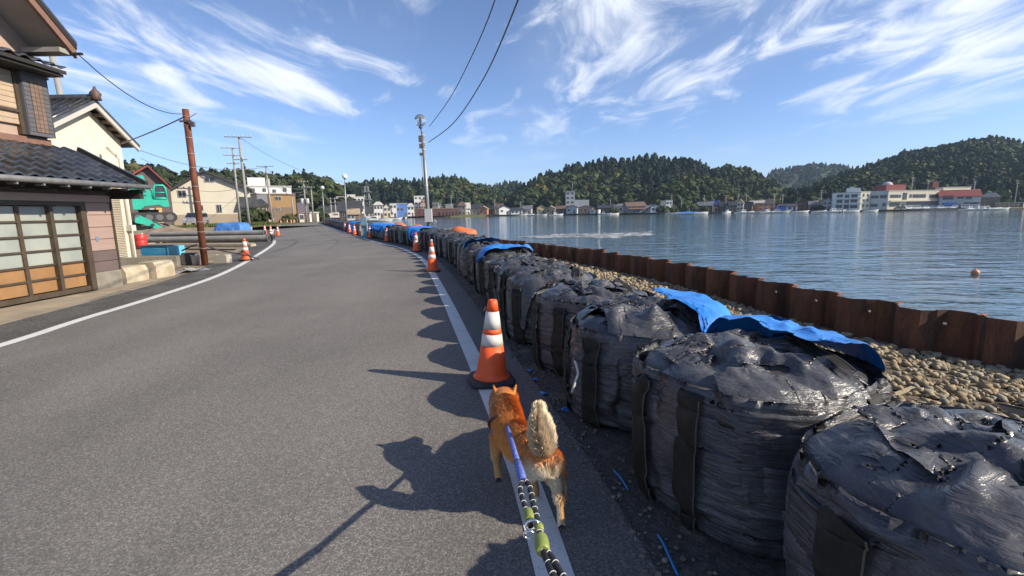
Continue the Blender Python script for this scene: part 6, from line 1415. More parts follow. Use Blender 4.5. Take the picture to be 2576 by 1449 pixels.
NT += hill('cedar-covered hill behind the middle of the far shore', [(1290, 500), (1318, 474), (1345, 460), (1400, 440), (1450, 428), (1500, 416), (1600, 408), (1650, 404), (1700, 411), (1760, 420), (1788, 438), (1830, 423), (1870, 428), (1905, 448), (1960, 482), (2010, 508), (2060, 520)], 400, 90, 1, 5.0, 13, -.25, 3)
NT += hill('round broadleaf hillock in front of the cedar hill', [(1630, 512), (1665, 478), (1700, 456), (1740, 444), (1775, 443), (1810, 452), (1840, 478), (1880, 505), (1930, 516)], 315, 38, .5, 4.6, 9, 1.2, 4, tint=1.25)
NT += hill('distant bluish wooded ridge in the gap between the hills', [(1820, 470), (1880, 447), (1930, 436), (1980, 426), (2050, 413), (2110, 417), (2170, 430), (2260, 460)], 900, 250, 3, 13, 12, .4, 5, tint=.95)
NT += hill('low wooded hill beyond the market shed', [(850, 480), (880, 468), (930, 461), (1000, 462), (1060, 457), (1110, 452), (1150, 456), (1180, 466), (1215, 482), (1260, 500), (1300, 512)], 420, 90, 1, 5.4, 11, -.1, 6)
NT += hill('far wooded saddle between the left and middle hills', [(1150, 478), (1200, 465), (1245, 466), (1270, 461), (1310, 462), (1350, 468), (1400, 480)], 640, 120, 3, 9, 11, .2, 7)
NT += hill('dark wooded hill at the end of the road', [(650, 470), (690, 452), (730, 447), (770, 444), (810, 453), (840, 472), (868, 496), (890, 516)], 230, 60, 1, 4.2, 9, 0.0, 8)
NT += hill('wooded ridge behind the houses on the left', [(-500, 420), (-200, 410), (100, 415), (300, 418), (360, 425), (420, 436), (500, 441), (560, 437), (610, 435), (650, 446), (700, 458)], 190, 50, 1, 4.6, 8, .3, 9)
print('trees', NT)
# bushes on the far waterfront and shrubs by the road
def bush(lab, px0, px1, ptop, Y, col, n, group='bushes on the far shore'):
    a, b = at(px0, ptop, Y), at(px1, ptop, Y); sp = []
    for i in range(n):
        h = (a.z + .5) * rng.uniform(.6, 1.1); sp.append((rng.uniform(a.x, b.x), Y + rng.uniform(-2, 2), -.5 - h * .15, h * 1.15, 'broad', col * rng.uniform(.7, 1.3)))
    Vs, Fs, Cs = [], [], []; o = 0
    for (x, y, z, h, kind, c_) in sp:
        V, F, S = PT[kind][int(rng.integers(0, 5))]; Vs.append(V * h * np.array([1.1, 1.1, 1]) + [x, y, z]); Fs.append(F + o); o += len(V); Cs.append(c_[None] * S[:, None])
    t = thing('bush', lab, 'bush', ((a.x + b.x) / 2, Y, -.4), 0, group); ob = raw_mesh('foliage', np.concatenate(Vs) - np.array(t.location), np.concatenate(Fs), treeMat, t, smooth=False); set_col(ob.data, np.concatenate(Cs)); MB().tube([(0, 0, 0), (.1, 0, .6), (0, .1, 1.0)], [.12, .1, .04], 6).build('stem', WALLC['brown'], t, world=False)
bush('wide yellow-green bush mass left of the blue-covered boats', 1650, 1705, 521, 250, BROAD * 1.5, 9); bush('green bushes behind the blue-covered boats', 1705, 1755, 515, 254, BROAD * 1.2, 8); bush('dark bush beside the grey-roofed shore house', 1756, 1784, 521, 248, BROAD, 5)
bush('dark bushes left of the three-storey white building', 2040, 2072, 517, 226, BROAD * .8, 5); bush('bright shrubs behind the boats at the far right', 2520, 2590, 503, 226, BROAD * 1.5, 7); bush('shrub before the low shore houses right of the tower', 1538, 1552, 524, 270, BROAD, 3)
bush('yellow-green shrub in front of the brown boxy building', 712, 732, 541, 93, YELL * .9, 4, None); bush('dark shrub below the pink-walled house', 636, 652, 525, 66, BROAD * .9, 3, None); bush('garden tree at the end of the road below the lamps', 800, 822, 528, 108, BROAD * .8, 4, None)
# ================================================================== POLES, LAMPS, WIRES
poleM = M('utility_pole_concrete', (0.30, 0.29, 0.27), 0.85, col2=(0.25, .24, .225), scale=3); steelP = M('galvanised_steel', (0.30, 0.31, 0.31), 0.45, metal=0.4, col2=(0.24, .25, .25), scale=6); insM = M('insulator', (0.5, .48, .45), .4)
def utility_pole(lab, base, top_z, r=0.17, lean=(0, 0), arms=((-.4, 1.6), (-2.6, 1.2)), yaw=0.0, trafo=False):
    x, y = base; t = thing('utility_pole', lab, 'pole', (x, y, 0), 0, 'concrete utility poles'); tx, ty = x + lean[0], y + lean[1]
    MB().tube([(x, y, -.05), (tx, ty, top_z)], [r, r * .6], 12).build('shaft', poleM, t)
    for dz, w in arms:
        c = Vector((x + lean[0] * (top_z + dz) / top_z, y, top_z + dz)); m = MB().cbox(c + Vector((0, -r, 0)), (w, .09, .09), yaw); o = m.build('crossarm', steelP, t)
        for k in range(4): MB().lathe([(.035, 0), (.07, .05), (.035, .1), (.07, .15), (.03, .22)], 8, c + Vector((math.cos(yaw) * w * (k / 3 - .5) * .92, -r + math.sin(yaw) * w * (k / 3 - .5) * .92, .045))).build('insulator', insM, o)
    if trafo:
        MB().lathe([(.3, 0), (.33, .05), (.33, .85), (.28, .92), (.1, .95)], 14, (x - .5, y - .2, top_z - 4.2)).build('transformer', WALLC['pgrey'], t); MB().lathe([(.3, 0), (.33, .05), (.33, .85), (.28, .92), (.1, .95)], 14, (x + .5, y - .2, top_z - 4.2)).build('transformer', WALLC['pgrey'], t)
    for z in np.arange(2, top_z - 2, .9): MB().tube([(x - r * 1.8, y, z), (x + r * 1.8, y, z)], .015, 5).build('step_bolt', steelP, t)
    return t
U1 = gnd(628, 577); u1t = at(603, 343, U1.y); utility_pole('tall concrete utility pole in front of the cream gabled building', (U1.x, U1.y), u1t.z, lean=(u1t.x - U1.x - .1, 0), arms=((-.1, 2.6), (-2.4, 1.3)), yaw=.25)
U2 = gnd(687, 566); u2t = at(668, 417, U2.y); utility_pole('concrete utility pole beside the white van', (U2.x, U2.y), u2t.z, lean=(u2t.x - U2.x, 0), arms=((-.1, 2.4), (-1.2, 1.6)), yaw=.3)
a = at(742, 555, 96); utility_pole('pole at the corner of the brown boxy building', (a.x, 95.5), at(738, 488, 96).z, r=.16, arms=((-.2, 1.0),))
p = at(772, 560, 92); utility_pole('pole with twin transformers at the road end, left one', (p.x, 92), at(770, 455, 92).z, trafo=True, arms=((-.2, 1.8), (-1.2, 1.8))); p = at(789, 556, 100); utility_pole('right one of the two crowded poles at the road end', (p.x, 100), at(784, 470, 100).z, arms=((-.2, 1.6),))
p = at(352, 560, 46); utility_pole('utility pole rising behind the red-roofed house', (p.x, 63), at(349, 375, 63).z, arms=((-.1, 2.4), (-1.0, 2.0), (-2.0, 1.4)), yaw=.4)
p = at(140, 420, 26); utility_pole('grey pole standing between the brown house and the storehouse', (at(150, 300, 21.5).x + .6, 21.5), at(112, 90, 21.5).z, r=.16, lean=(-.55, 0), arms=((-.3, .8),))
for i, (px, Y, ptop) in enumerate(((834, 118, 497), (845, 124, 497), (862, 160, 510), (1136, 300, 491), (1245, 300, 503), (1310, 300, 506), (1535, 285, 500), (1688, 262, 491), (1713, 262, 499), (1770, 258, 491), (1824, 256, 491), (1854, 256, 489), (1875, 256, 490), (1945, 244, 486), (1966, 244, 488), (2062, 232, 478), (2286, 232, 446), (2326, 232, 455), (2442, 226, 456), (2548, 224, 454))):
    b_ = at(px, 540, Y); t = thing('far_utility_pole', 'far utility pole rising between the shore roofs, %s' % ['left of the pair behind the far bags', 'right of the pair behind the far bags', 'beside the black-roofed hall', 'above the right end of the market shed', 'beside the white-pillared house', 'above the long low white house', 'beside the cream hipped house', 'by the narrow white house', 'right of the narrow white house', 'over the blue-covered boats', 'beside the blue-roofed house', 'left of the cream gabled house', 'right of the cream gabled house', 'behind the orange-walled building', 'left of the blue-doored warehouse', 'left of the three-storey building', 'tallest, behind the domed cream building', 'behind the middle of the long cream building', 'behind the red-roofed quay house', 'at the far right edge'][i], 'pole', (b_.x, Y, 0), 0, 'far utility poles')
    zt = at(px, ptop, Y).z; MB().tube([(b_.x, Y, -.4), (b_.x, Y, zt)], [.22, .15], 8).build('shaft', poleM, t); MB().cbox((b_.x, Y - .2, zt - .3), (2.0, .12, .14)).build('crossarm', steelP, t); MB().cbox((b_.x, Y - .2, zt - 1.3), (1.6, .12, .14)).build('crossarm', steelP, t)
# lattice tower
p = at(925, 520, 225); zt = at(925, 468, 225).z; lt = thing('lattice_tower', 'grey lattice signal tower above the houses left of the bay', 'tower', (p.x, 225, 0)); wv = lambda z: 1.8 - 1.2 * min(1, z / (zt * .85))
for sx in (-1, 1):
    for sy in (-1, 1): MB().tube([(p.x + sx * wv(0), 225 + sy * wv(0), 0), (p.x + sx * wv(zt), 225 + sy * wv(zt), zt)], .16, 6).build('leg', steelP, lt)
for k in range(8):
    z0_, z1_ = zt * k / 8, zt * (k + 1) / 8
    for s in (-1, 1): MB().tube([(p.x - s * wv(z0_), 225 - wv(z0_), z0_), (p.x + s * wv(z1_), 225 - wv(z1_), z1_)], .1, 5).build('brace', steelP, lt)
for z in (zt * .55, zt * .8): MB().box(p.x - 1.9, p.x + 1.9, 223.5, 226.5, z, z + .3).build('platform', steelP, lt)
MB().tube([(p.x, 225, zt), (p.x, 225, zt + 2)], .08, 6).build('mast', steelP, lt)
# globe lamps
globeM = bpy.data.materials.new('clear_globe'); globeM.use_nodes = True; _b = globeM.node_tree.nodes['Principled BSDF']; _b.inputs['Base Color'].default_value = (.92, .94, .96, 1); _b.inputs['Roughness'].default_value = .03; _b.inputs['Transmission Weight'].default_value = .93; _b.inputs['IOR'].default_value = 1.25; _b.inputs['Coat Weight'].default_value = 1.0
milkM = M('milk_globe', (0.78, 0.78, 0.76), .25)
def globe_lamp(lab, x, y, zg, r, clear, lean=0.0, box=True, zb=-.05, detail=True):
    t = thing('globe_lamp', lab, 'lamp post', (x, y, 0), 0, 'globe lamp posts'); zt = zg - r - .35
    MB().tube([(x, y, zb), (x + lean * .6, y, zt)], [.115, .075], 12).build('post', steelP, t)
    xt = x + lean
    MB().tube([(x + lean * .6, y, zt - .15), (xt, y, zg - r)], [.05, .035], 8).build('neck', M('dull_steel', (.16, .15, .15)), t)
    g = MB().ell((xt, y, zg), (r, r, r), 24, 16).build('globe', globeM if clear else milkM, t)
    if clear: MB().tube([(xt, y, zg - r * .9), (xt, y, zg - r * .2)], .025, 8).build('socket', winfr, g); MB().ell((xt, y, zg + .02), (.05, .05, .09), 10, 8).build('bulb', milkM, g)
    MB().lathe([(.09, 0), (.09, .1), (.05, .14)], 12, (xt, y, zg - r - .08)).build('globe_seat', M('dull_steel', (.16, .15, .15)), t)
    if detail:
        for dz, w, h in ((-.25, .16, .3), (-.6, .12, .22), (-1.0, .14, .12)): MB().cbox((x + lean * .55 - .13, y - .06, zt + dz), (w, .14, h)).build('cable_box', M('dull_steel', (.16, .15, .15)), t)
        for dz in (-.1, -.45, -.8, -2.6, -4.0): MB().lathe([(.10, 0), (.10, .05)], 12, (x + lean * .6 * (zt + dz) / zt, y, zt + dz)).build('pole_band', insM, t)
        MB().tube([(x + lean * .6 - .12, y - .05, zt - .9), (x - .13, y - .05, 1.6)], .018, 6).build('conduit', steelP, t)
    if box: MB().cbox((x, y - .14, 1.32), (.36, .22, .66)).build('control_box', M('pale_grey_box', (.52, .53, .53), .5), t)
LP = at(1081, 585, 25.0); lg = at(1057, 303, 25.0)
globe_lamp('tall grey post with a clear glass globe lamp behind the bags', LP.x, 25.0, lg.z, .30, True, lg.x - LP.x, zb=-.4)
for (px, pt, Y, lab) in ((867, 444, 58, 'second globe lamp post, white globe, above the far bags'), (811, 472, 82, 'third globe lamp post, white globe, at the road end')):
    b_ = at(px + 4, 545, Y); g_ = at(px, pt, Y); globe_lamp(lab, b_.x, Y, g_.z, .30, False, g_.x - b_.x, box=False, detail=False)
def wire(lab, pts, r, mat=wireG, group='overhead wires'):
    return tag(MB().tube([tuple(q_) for q_ in resample([tuple(p_) for p_ in pts], .35 if r < .03 else .5)], r, 6).build('overhead_wire', mat), lab, 'wire', group)
def sag(a, b, s, n=7): a, b = Vector(a), Vector(b); return [a.lerp(b, t) - Vector((0, 0, s * 4 * t * (1 - t))) for t in np.linspace(0, 1, n)]
wire('left of the two overhead cables rising from the globe lamp to the top edge', [at(1080, 318, 25), at(1130, 250, 20), at(1185, 145, 15), at(1245, 0, 10.5), at(1300, -250, 6.5)], .016)
wire('right, lower of the two overhead cables rising from the globe lamp', [at(1078, 358, 25), at(1140, 310, 20), at(1215, 200, 14.5), at(1303, 0, 9.5), at(1380, -260, 6)], .019)
wire('wire sagging from the brown house gable to the rusty pole', sag((-8.5, 9.95, 4.72), (-9.45, 14.6, 4.42), .35), .010, wireM); wire('grey cable from the rusty pole down to the cream storehouse', [(-9.5, 14.62, 4.35), (-11.2, 15.6, 4.12), (-13.4, 16.9, 3.9)], .018)
wire('short cable stub leaving the rusty pole to the right', [(-9.4, 14.6, 4.3), at(495, 284, 14.9)], .016)
e1 = at(605, 347, U1.y); e2 = at(670, 420, U2.y); pb_ = Vector((at(352, 378, 63).x, 63, at(352, 378, 63).z))
wire('thick cable from the pole behind the red roof to the utility pole by the van', sag(pb_, e2, 1.2), .045); wire('second cable strung below the thick one behind the rusty pole', sag(pb_ - Vector((0, 0, 1)), e1 - Vector((0, 0, 4)), 1.0), .025); wire('third thin cable strung lowest behind the rusty pole', sag(pb_ - Vector((0, 0, 2)), e1 - Vector((0, 0, 5)), 1.6), .02)
wire('long thin wire from the tall utility pole to the second globe lamp', sag(e1, at(867, 458, 58), .8), .022); wire('wire from the tall utility pole down to the pole by the van', sag(e1 - Vector((0, 0, 3.5)), e2 - Vector((0, 0, .5)), .8), .022)
for i, dz in enumerate((0, -.9, -1.8)): wire(['uppermost cable from the pole by the van to the road end poles', 'middle cable from the pole by the van to the road end poles', 'lowest cable from the pole by the van to the road end poles'][i], sag(e2 + Vector((.3 * i, 0, dz)), (at(772, 470 + 6 * i, 92)), 1.6), .03)
# blue-grey steel post among the far bags, orange floats, tarps
sp = thing('steel_post', 'blue-grey steel plate post standing among the far bags', 'post', (*gnd(918, 598)[:2], 0)); x, y = sp.location.x, sp.location.y; psM = M('blue_grey_paint', (0.20, 0.30, 0.36), .5)
zt = at(921, 545, y).z; MB().box(x - .16, x + .16, y - .04, y + .04, -.02, zt).build('plate', psM, sp)
for s in (-1, 1): MB().box(x + s * .18 - .02, x + s * .18 + .02, y - .10, y + .10, -.02, zt - .4).build('flange', psM, sp)
MB().box(x - .24, x + .24, y - .14, y + .14, -.02, .05).build('foot_plate', psM, sp); MB().box(x - .2, x + .2, y - .12, y - .045, .75, .85).build('crossbar', psM, sp)
orF = M('orange_float', (0.62, 0.16, 0.05), .55, col2=(.5, .13, .05), scale=5)
for i, (px, py, Y, L_, h_) in enumerate(((1165, 588, 17.5, 1.05, .26), (1145, 590, 18.5, .6, .18), (1040, 577, 31, 1.5, .32), (998, 572, 36, 1.6, .34), (868, 565, 60, 2.2, .4))):
    c = at(px, py, Y); n = 16; P = np.zeros((n, 14, 3))
    for j in range(n):
        t = j / (n - 1); rr = math.sin(PI * t) ** .45
        for k in range(14): a_ = 2 * PI * k / 14; P[j, k] = (c.x + (t - .5) * L_, Y + .3 * rr * math.cos(a_), c.z + h_ * rr * math.sin(a_) * (1 + .2 * math.sin(7 * t + i)))
    f_ = MB().grid(P, wrap=True).build('orange_float', orF, world=True); tag(f_, ['largest orange fabric float lying behind the bags at the pile wall', 'small orange float end left of the largest one', 'orange float just left of the globe lamp post', 'orange float left of the next one before the lamp', 'far orange float behind the steel post'][i], 'float', 'orange floats behind the bags')
# blue tarpaulins thrown over bags
def bag_height(cx_, cy_):
    rel = [(b[1] - np.array([cx_, cy_])) for b in BAGS if abs(b[1][1] - cy_) < 4]
    def h(x, y):
        z = np.full(x.shape, -0.2)
        for q_ in rel:
            rr = ((np.abs(x - q_[0]) ** 3 + np.abs(y - q_[1]) ** 3) ** (1 / 3)) / .56
            z = np.maximum(z, np.where(rr < 1, .80 * np.clip(1 - rr ** 6, 0, 1) ** .2 + .03, -0.2))
        return z
    return h
def tarp_on(lab, x, y, w, l, rz_, z0=1.0, seed=1, nu=56, nv=44):
    h0 = bag_height(x, y); c, s = math.cos(rz_), math.sin(rz_); lf = lumps(seed, .03)
    h = lambda X, Y_: np.maximum(h0(X * c - Y_ * s, X * s + Y_ * c) + lf(X, Y_), -.18)
    P = drape(seed, w, l, .9, h, z0, nu, nv, 46); P[..., 2] += .012
    ob = MB().grid(P).build('tarpaulin', tarpM, world=False, loc=(x, y, 0)); ob.rotation_euler = (0, 0, rz_); return tag(ob, lab, 'tarp', 'blue tarpaulins on the bags')
tarp_on('blue tarpaulin hanging off the sea side of the third nearest bag', 1.36, 3.1, 0.55, 1.15, 0.12, seed=4); tarp_on('blue tarpaulin corner showing between the second and third bags', 1.56, 2.35, 0.50, 0.62, 0.3, .95, seed=6)
for lab, px, py, w, l, rz_, sd, k in (('flat blue tarpaulin on the bags before the rubble, right of the orange float', 1250, 624, 1.3, .8, .2, 9, .8), ('blue tarpaulin hanging down the road side of the bags by the third cone', 1078, 604, 1.5, 1.1, .9, 12, .8), ('thin blue strip of tarpaulin near the largest orange float', 1195, 600, 1.2, .5, .3, 15, .85)):
    c = gnd(px, py, k); tarp_on(lab, c.x, c.y, w, l, rz_, 1.0, sd)
for lab, px, py, w, l, rz_, sd in (('blue tarpaulin over the bags right of the steel post', 940, 575, 1.6, 2.4, 0, 21), ('blue tarpaulin over the bags left of the steel post', 893, 568, 2.2, 2.4, .4, 22), ('faded blue tarpaulin over far bags left of the lamp', 862, 566, 2.4, 4.0, .4, 23), ('farthest blue tarpaulin at the bend of the bag row', 815, 560, 3.0, 4.0, .4, 25)):
    c = gnd(px, py, .8); s_ = np.argmin(np.abs(row[:, 1] - c.y)); tarp_on(lab, row[s_, 0], row[s_, 1], w, l, rz_, 1.0, sd, 40, 40)
# ================================================================== BOATS
hullM = M('boat_white', (0.72, 0.71, 0.69), .4, col2=(.6, .59, .57), scale=1); deckM = M('boat_deck', (.42, .44, .45), .6); cabM = M('boat_cabin', (.66, .66, .65), .4)
BM = {}
def boat_parts(L_, cover):
    key = (L_, cover)
    if key in BM: return BM[key]
    out = []
    def keep(mb, nm, mt): me = mb.mesh(nm); me.materials.append(mt); out.append((nm, me))
    n = 14; P = np.zeros((n, 7, 3)); W_ = L_ * .13
    for i in range(n):
        t = i / (n - 1); x = (t - .5) * L_; w = W_ * (1 - max(0, (t - .55) / .45) ** 2.2) * (.86 + .14 * min(1, t * 5)); sh_ = .55 + .5 * t ** 2.5
        for j, (a_, z) in enumerate(((-1, sh_), (-.92, .25), (-.6, -.15), (0, -.3), (.6, -.15), (.92, .25), (1, sh_))): P[i, j] = (x + (.08 * L_ * max(0, z) * t ** 4), a_ * w, z)
    keep(MB().grid(P), 'hull', hullM)
    d = MB(); vs = [(P[i, 0, 0], P[i, 0, 1] * .95, P[i, 0, 2] - .15) for i in range(n)] + [(P[i, 6, 0], P[i, 6, 1] * .95, P[i, 6, 2] - .15) for i in range(n)]; d.add(vs, [(i, i + 1, n + i + 1, n + i) for i in range(n - 1)]); keep(d, 'deck', deckM)
    keep(MB().box(-L_ / 2 - .05, -L_ / 2 + .02, -W_ * .86, W_ * .86, -.1, .55), 'transom', hullM)
    for s in (0, 6): keep(MB().tube([tuple(P[i, s]) for i in range(n)], .05, 6), 'gunwale', deckM if s else hullM)
    if cover == 'cabin':
        keep(MB().prism([(-L_ * .16, .45), (-L_ * .15, 1.75), (L_ * .04, 1.75), (L_ * .10, .5)], -W_ * .6, W_ * .6), 'cabin', cabM); keep(MB().prism([(-L_ * .12, 1.15), (-L_ * .12, 1.55), (L_ * .035, 1.55), (L_ * .07, 1.15)], -W_ * .61, W_ * .61), 'cabin_window', glassD); keep(MB().tube([(-L_ * .05, 0, 1.75), (-L_ * .05, 0, 3.4)], .04, 6), 'mast', steelP)
    elif cover == 'blue':
        keep(MB().prism([(-L_ * .42, .5), (-L_ * .3, 1.0), (0, 1.35), (L_ * .25, 1.1), (L_ * .36, .75)], -W_ * .8, W_ * .8), 'cover', tarpM)
    else: keep(MB().cbox((-L_ * .47, 0, .7), (.35, .3, .8)), 'outboard_motor', M('motor_dark', (.05, .05, .055), .4)); keep(MB().cbox((-L_ * .1, 0, .5), (.5, W_ * 1.3, .1)), 'bench', deckM)
    BM[key] = out; return out
def boat(lab, px, py, L_, cover, yaw, Y=None):
    c = gnd(px, py, WATER_Z) if Y is None else at(px, py, Y); t = thing('moored_boat', lab, 'boat', (c.x, c.y, WATER_Z + .05), yaw, 'boats moored along the shores')
    for nm, me in boat_parts(L_, cover): inst(nm, me, t)
boat('long white fishing boat at the left end of the bay, nearest of its cluster', 945, 558, 10.5, 'cabin', .15); boat('white open boat behind the long fishing boat', 985, 553.5, 8, 'open', .1); boat('white cabin boat moored furthest left behind the bags', 902, 556, 9, 'cabin', -.2); boat('small white boat at the right tip of the left cluster', 1008, 550, 6, 'open', .2); boat('white boat with mast in the left cluster, by the grey house', 925, 551.5, 9, 'cabin', .3); boat('cabin boat half hidden behind the far bags by the second lamp', 855, 556, 8, 'cabin', .3)
for i, (px, py, L_, cv, yw, Y) in enumerate(((1318, 537, 6, 'open', 0, 283), (1326, 538, 8, 'cabin', .3, 280), (1342, 538, 6, 'open', -.3, 278), (1362, 536, 6, 'open', 0, 276), (1398, 537, 8, 'cabin', .2, 274), (1545, 535, 6, 'open', .4, 266), (1520, 536, 7, 'cabin', -.2, 268), (1695, 538, 8, 'open', 0, 240), (1735, 540, 14, 'blue', .05, 232), (1762, 540, 7, 'open', .1, 228), (1830, 532, 7, 'cabin', .7, 238), (1872, 531, 9, 'cabin', .1, 230), (1905, 532, 9, 'open', -.1, 226), (1932, 532, 8, 'cabin', .2, 224), (1958, 530, 9, 'cabin', -.2, 222), (2012, 531, 8, 'open', .1, 218), (2060, 531, 6, 'open', 0, 210), (2098, 530, 9, 'cabin', .05, 208), (2140, 530, 8, 'open', .1, 207), (2190, 530, 6, 'open', 0, 206), (2440, 527, 9, 'cabin', .1, 207), (2480, 528, 12, 'cabin', .0, 205), (2510, 527, 10, 'open', .1, 204), (2462, 522, 9, 'cabin', .2, 211))):
    lab = ['small open boat left of the masts on the far shore', 'white cabin boat with mast left of the tan sheds', 'open boat right of the masted cabin boat', 'little boat in front of the tan-roofed sheds', 'cabin boat moored before the white tower', 'open boat before the cream hipped house', 'cabin boat left of the cream hipped house', 'white boat at the left end of the blue-covered one', 'wide boat under a bright blue cover', 'white boat at the right end of the blue-covered one', 'boat nosing the shore right of the bushes', 'cabin boat below the cream gabled house', 'open white boat below the orange-walled building', 'cabin boat right of the orange-walled building', 'cabin boat before the blue-doored warehouse', 'open boat before the red-brown house', 'tiny boat left of the three-storey building', 'cabin boat before the three-storey building', 'open boat at the right foot of the three-storey building', 'tiny boat below the grey block', 'cabin boat left of the big launch at the right', 'big white launch at the right end of the far quay', 'open boat at the far right end of the quay', 'cabin boat on land behind the big launch'][i]
    boat(lab, px, py, L_, cv, yw, Y)
for i, (px, Y, pt, kd) in enumerate(((2262, 214.5, 'dark', 'hatch'), (2284, 214.5, 'white', 'hatch'), (2306, 214.5, 'white', 'sedan'), (2328, 214.5, 'white', 'sedan'), (2346, 214.3, 'silver', 'hatch'), (2366, 213.8, 'white', 'sedan'), (2395, 213.5, 'white', 'hatch'), (2425, 213, 'grey', 'van'))):
    c = at(px, 525, Y); car(['dark car at the left end of the quay parking', 'first white car right of the dark one on the quay', 'second white car right of the dark one on the quay', 'third white car right of the dark one on the quay', 'silver hatchback before the long cream building', 'white saloon left of the blue awning', 'white hatchback under the blue awning', 'grey van before the red-roofed quay house'][i], c.x, Y, rng.normal(0, .12) + (0 if i % 2 else PI), pt, kd, z=-.42)
# buoy, gulls, foam with painted glitter
c = gnd(2453, 690, WATER_Z); by = thing('buoy', 'round pale orange buoy floating on the water at the right', 'buoy', tuple(c)); MB().ell((c.x, c.y, WATER_Z + .07), (.13, .13, .12), 18, 12).build('float', M('faded_orange', (.62, .27, .16), .5), by); MB().tube([(c.x, c.y, WATER_Z + .18), (c.x, c.y, WATER_Z + .24)], .02, 8).build('eyelet', M('faded_orange', (.62, .27, .16)), by)
gullM = M('gull_white', (.72, .72, .70), .7)
for i, (px, py) in enumerate(((1095, 557), (1174, 552))):
    c = gnd(px, py, WATER_Z); t = thing('gull', ['white gull on the water right of the lamp post', 'white gull further right on the water before the market shed'][i], 'bird', tuple(c)); MB().ell((0, 0, .12), (.42, .2, .18), 12, 8).build('body', gullM, t, world=False); MB().ell((-.34, 0, .36), (.13, .11, .11), 10, 7).build('head', gullM, t, world=False); MB().tube([(-.45, 0, .36), (-.56, 0, .33)], [.03, .01], 6).build('beak', limeM if False else orF, t, world=False)
    MB().prism([(-.1, .2), (.5, .26), (.55, .18), (.1, .08)], -.22, -.19).build('wing', WALLC['pgrey'], t, world=False); MB().prism([(-.1, .2), (.5, .26), (.55, .18), (.1, .08)], .19, .22).build('wing', WALLC['pgrey'], t, world=False)
Vs, Fs = [], []; o = 0
for (x0p, x1p, y0p, y1p, th, n) in ((1310, 1640, 597, 588, 3.5, 900), (1390, 1560, 591, 594, 4, 500), (1060, 1180, 577, 575, 1.5, 160)):
    for i in range(n):
        t = rng.random(); px = x0p + (x1p - x0p) * t; py = y0p + (y1p - y0p) * t + rng.normal(0, th * (.25 + .6 * t)); c = gnd(px, py, WATER_Z); s_ = rng.uniform(.05, .22); k = 6
        Vs.append([(c.x + s_ * 2.2 * math.cos(a_) * rng.uniform(.6, 1.2), c.y + s_ * .7 * math.sin(a_) * rng.uniform(.6, 1.2), WATER_Z + .02) for a_ in np.linspace(0, 2 * PI, k, endpoint=False)]); Fs.append(np.arange(k) + o); o += k  # flat white flecks: foam, with the water's bright reflection put into their colour
fm = raw_mesh('foam', np.concatenate([np.array(v) for v in Vs]), np.array(Fs), M('foam_and_glitter', (.75, .77, .78), .6), smooth=False); tag(fm, 'white streak of foam and painted glitter on the bay surface', 'foam', kind='stuff')
# ================================================================== THE DIGGER
kgM = M('digger_green', (0.03, 0.42, 0.30), .4, col2=(.03, .36, .26), scale=3); trackM = M('track_rubber', (.035, .035, .036), .8)
YD = 40.0; dg_ = facing('excavator', 'mint green excavator standing on an earth mound behind the storehouse', 'excavator', 383, YD, 0.0, 1.0)
X = lambda px: F(dg_, px, 490)[0]
Zp = lambda py: F(dg_, 383, py)[1]
xc = X(368)
def dbuild(m, nm, mt, parent=None): return m.build(nm, mt, parent or dg_, world=False)
for s in (0.5, 2.6):
    P = [(math.cos(a_) * .42 + (1.5 if math.cos(a_) > 0 else -1.5), math.sin(a_) * .42 + .45) for a_ in np.linspace(0, 2 * PI, 28, endpoint=False)]
    tr = dbuild(MB().prism([(xc + a_, b_) for a_, b_ in P], s - .28, s + .28), 'track', trackM)
    for k in range(5): dbuild(MB().tube([(xc - 1.4 + .7 * k, s - .30, .45), (xc - 1.4 + .7 * k, s + .30, .45)], .26, 12), 'roller', M('dull_steel', (.16, .15, .15)), tr)
dbuild(MB().lathe([(.7, .5), (.7, Zp(527) - .05), (.8, Zp(527))], 18, (xc, 1.4, 0)), 'slew_ring', trackM)
bodyz = Zp(527); dbuild(MB().prism([(X(330), bodyz), (X(330), Zp(500)), (X(421), Zp(497)), (X(423), Zp(520)), (X(410), Zp(521)), (X(396), Zp(515)), (X(360), Zp(519)), (X(350), bodyz)], 0, 2.4), 'house_frame', kgM)
dbuild(MB().prism([(X(330), Zp(499.5)), (X(330), Zp(444)), (X(366), Zp(441)), (X(374), Zp(465)), (X(384), Zp(499.5))], .02, 2.3), 'engine_hood', kgM)
for k in range(4): dbuild(MB().box(X(340), X(372) - .1 + .03 * k, -.04, .015, Zp(492 - 9 * k), Zp(489.5 - 9 * k)), 'hood_slat', M('digger_dark', (.02, .16, .12), .5))
cb = dbuild(MB().prism([(X(387), Zp(499)), (X(388), Zp(472)), (X(393), Zp(466)), (X(413), Zp(466)), (X(417), Zp(472)), (X(419), Zp(499))], .05, 1.3), 'cab', M('cab_interior', (.06, .055, .055), .5))
def strip(pts, r, nm='cab_frame'): dbuild(MB().tube([(X(a_), 0, Zp(b_)) for a_, b_ in pts], r, 8), nm, kgM, cb)
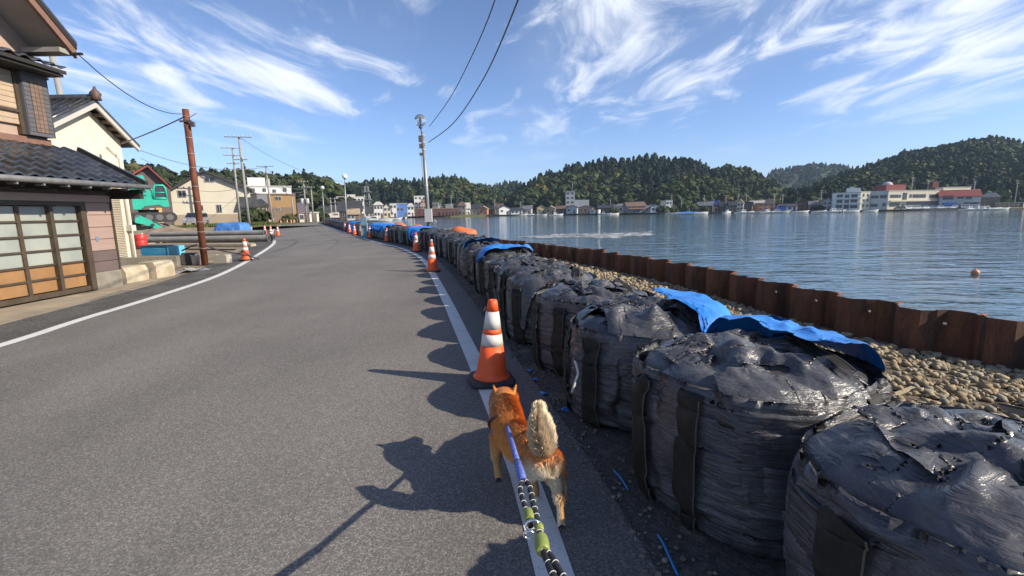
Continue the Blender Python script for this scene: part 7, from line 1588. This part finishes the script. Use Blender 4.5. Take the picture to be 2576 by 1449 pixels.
strip([(387, 499), (388, 473), (393, 466), (413, 466), (417, 472), (419, 499)], .085); strip([(387, 484), (418, 484)], .05); strip([(386, 499), (420, 499)], .09); strip([(374, 468), (384, 478), (384, 499)], .06)
dbuild(MB().box(X(391), X(415), .01, .04, Zp(482), Zp(469)), 'cab_window', glassD, cb); dbuild(MB().box(X(391), X(415), .01, .04, Zp(498), Zp(486)), 'cab_window', glassD, cb)
def arm(nm, pts, w): dbuild(MB().prism([F(dg_, p_, q_) for p_, q_ in pts], -.5 - w / 2, -.5 + w / 2), nm, kgM)
arm('boom', [(340, 549), (354, 543), (380, 554), (388, 562), (384, 572), (368, 566), (340, 560)], .5); arm('stick', [(384, 563), (392, 561), (425, 583), (432, 588), (424, 590), (400, 581), (384, 572)], .36)
(u0, v0), (u1, v1) = F(dg_, 386, 559), F(dg_, 424, 578); dbuild(MB().tube([(u0, -.5, v0 + .1), (u1, -.5, v1 + .1)], .07, 10), 'hydraulic_ram', M('dull_steel', (.16, .15, .15)))
u0, v0 = F(dg_, 428, 588); dbuild(MB().prism([(u0 - .5, v0 - .35), (u0 - .3, v0 + .15), (u0 + .45, v0 + .1), (u0 + .6, v0 - .1), (u0 + .2, v0 - .4)], -.9, -.1), 'bucket', trackM)
u0, v0 = F(dg_, 384, 566); dbuild(MB().tube([(u0, -.9, v0), (u0, -.2, v0)], .13, 12), 'pivot_pin', trackM)
print('script seconds', time.time() - T0)

# ================================================================== THE AIR
hz_m = bpy.data.materials.new('haze'); hz_m.use_nodes = True; _n = hz_m.node_tree; _n.nodes.clear()
_o = _n.nodes.new('ShaderNodeOutputMaterial'); _v = _n.nodes.new('ShaderNodeVolumePrincipled'); _v.inputs['Color'].default_value = (0.55, 0.76, 1.0, 1); _v.inputs['Density'].default_value = 0.00016; _v.inputs['Anisotropy'].default_value = 0.1
_n.links.new(_v.outputs[0], _o.inputs['Volume'])
tag(MB().box(-1800, 6200, -950, 3200, -3.2, 140).build('haze', hz_m), 'thin pale blue haze over the bay and hills', 'haze', kind='stuff')
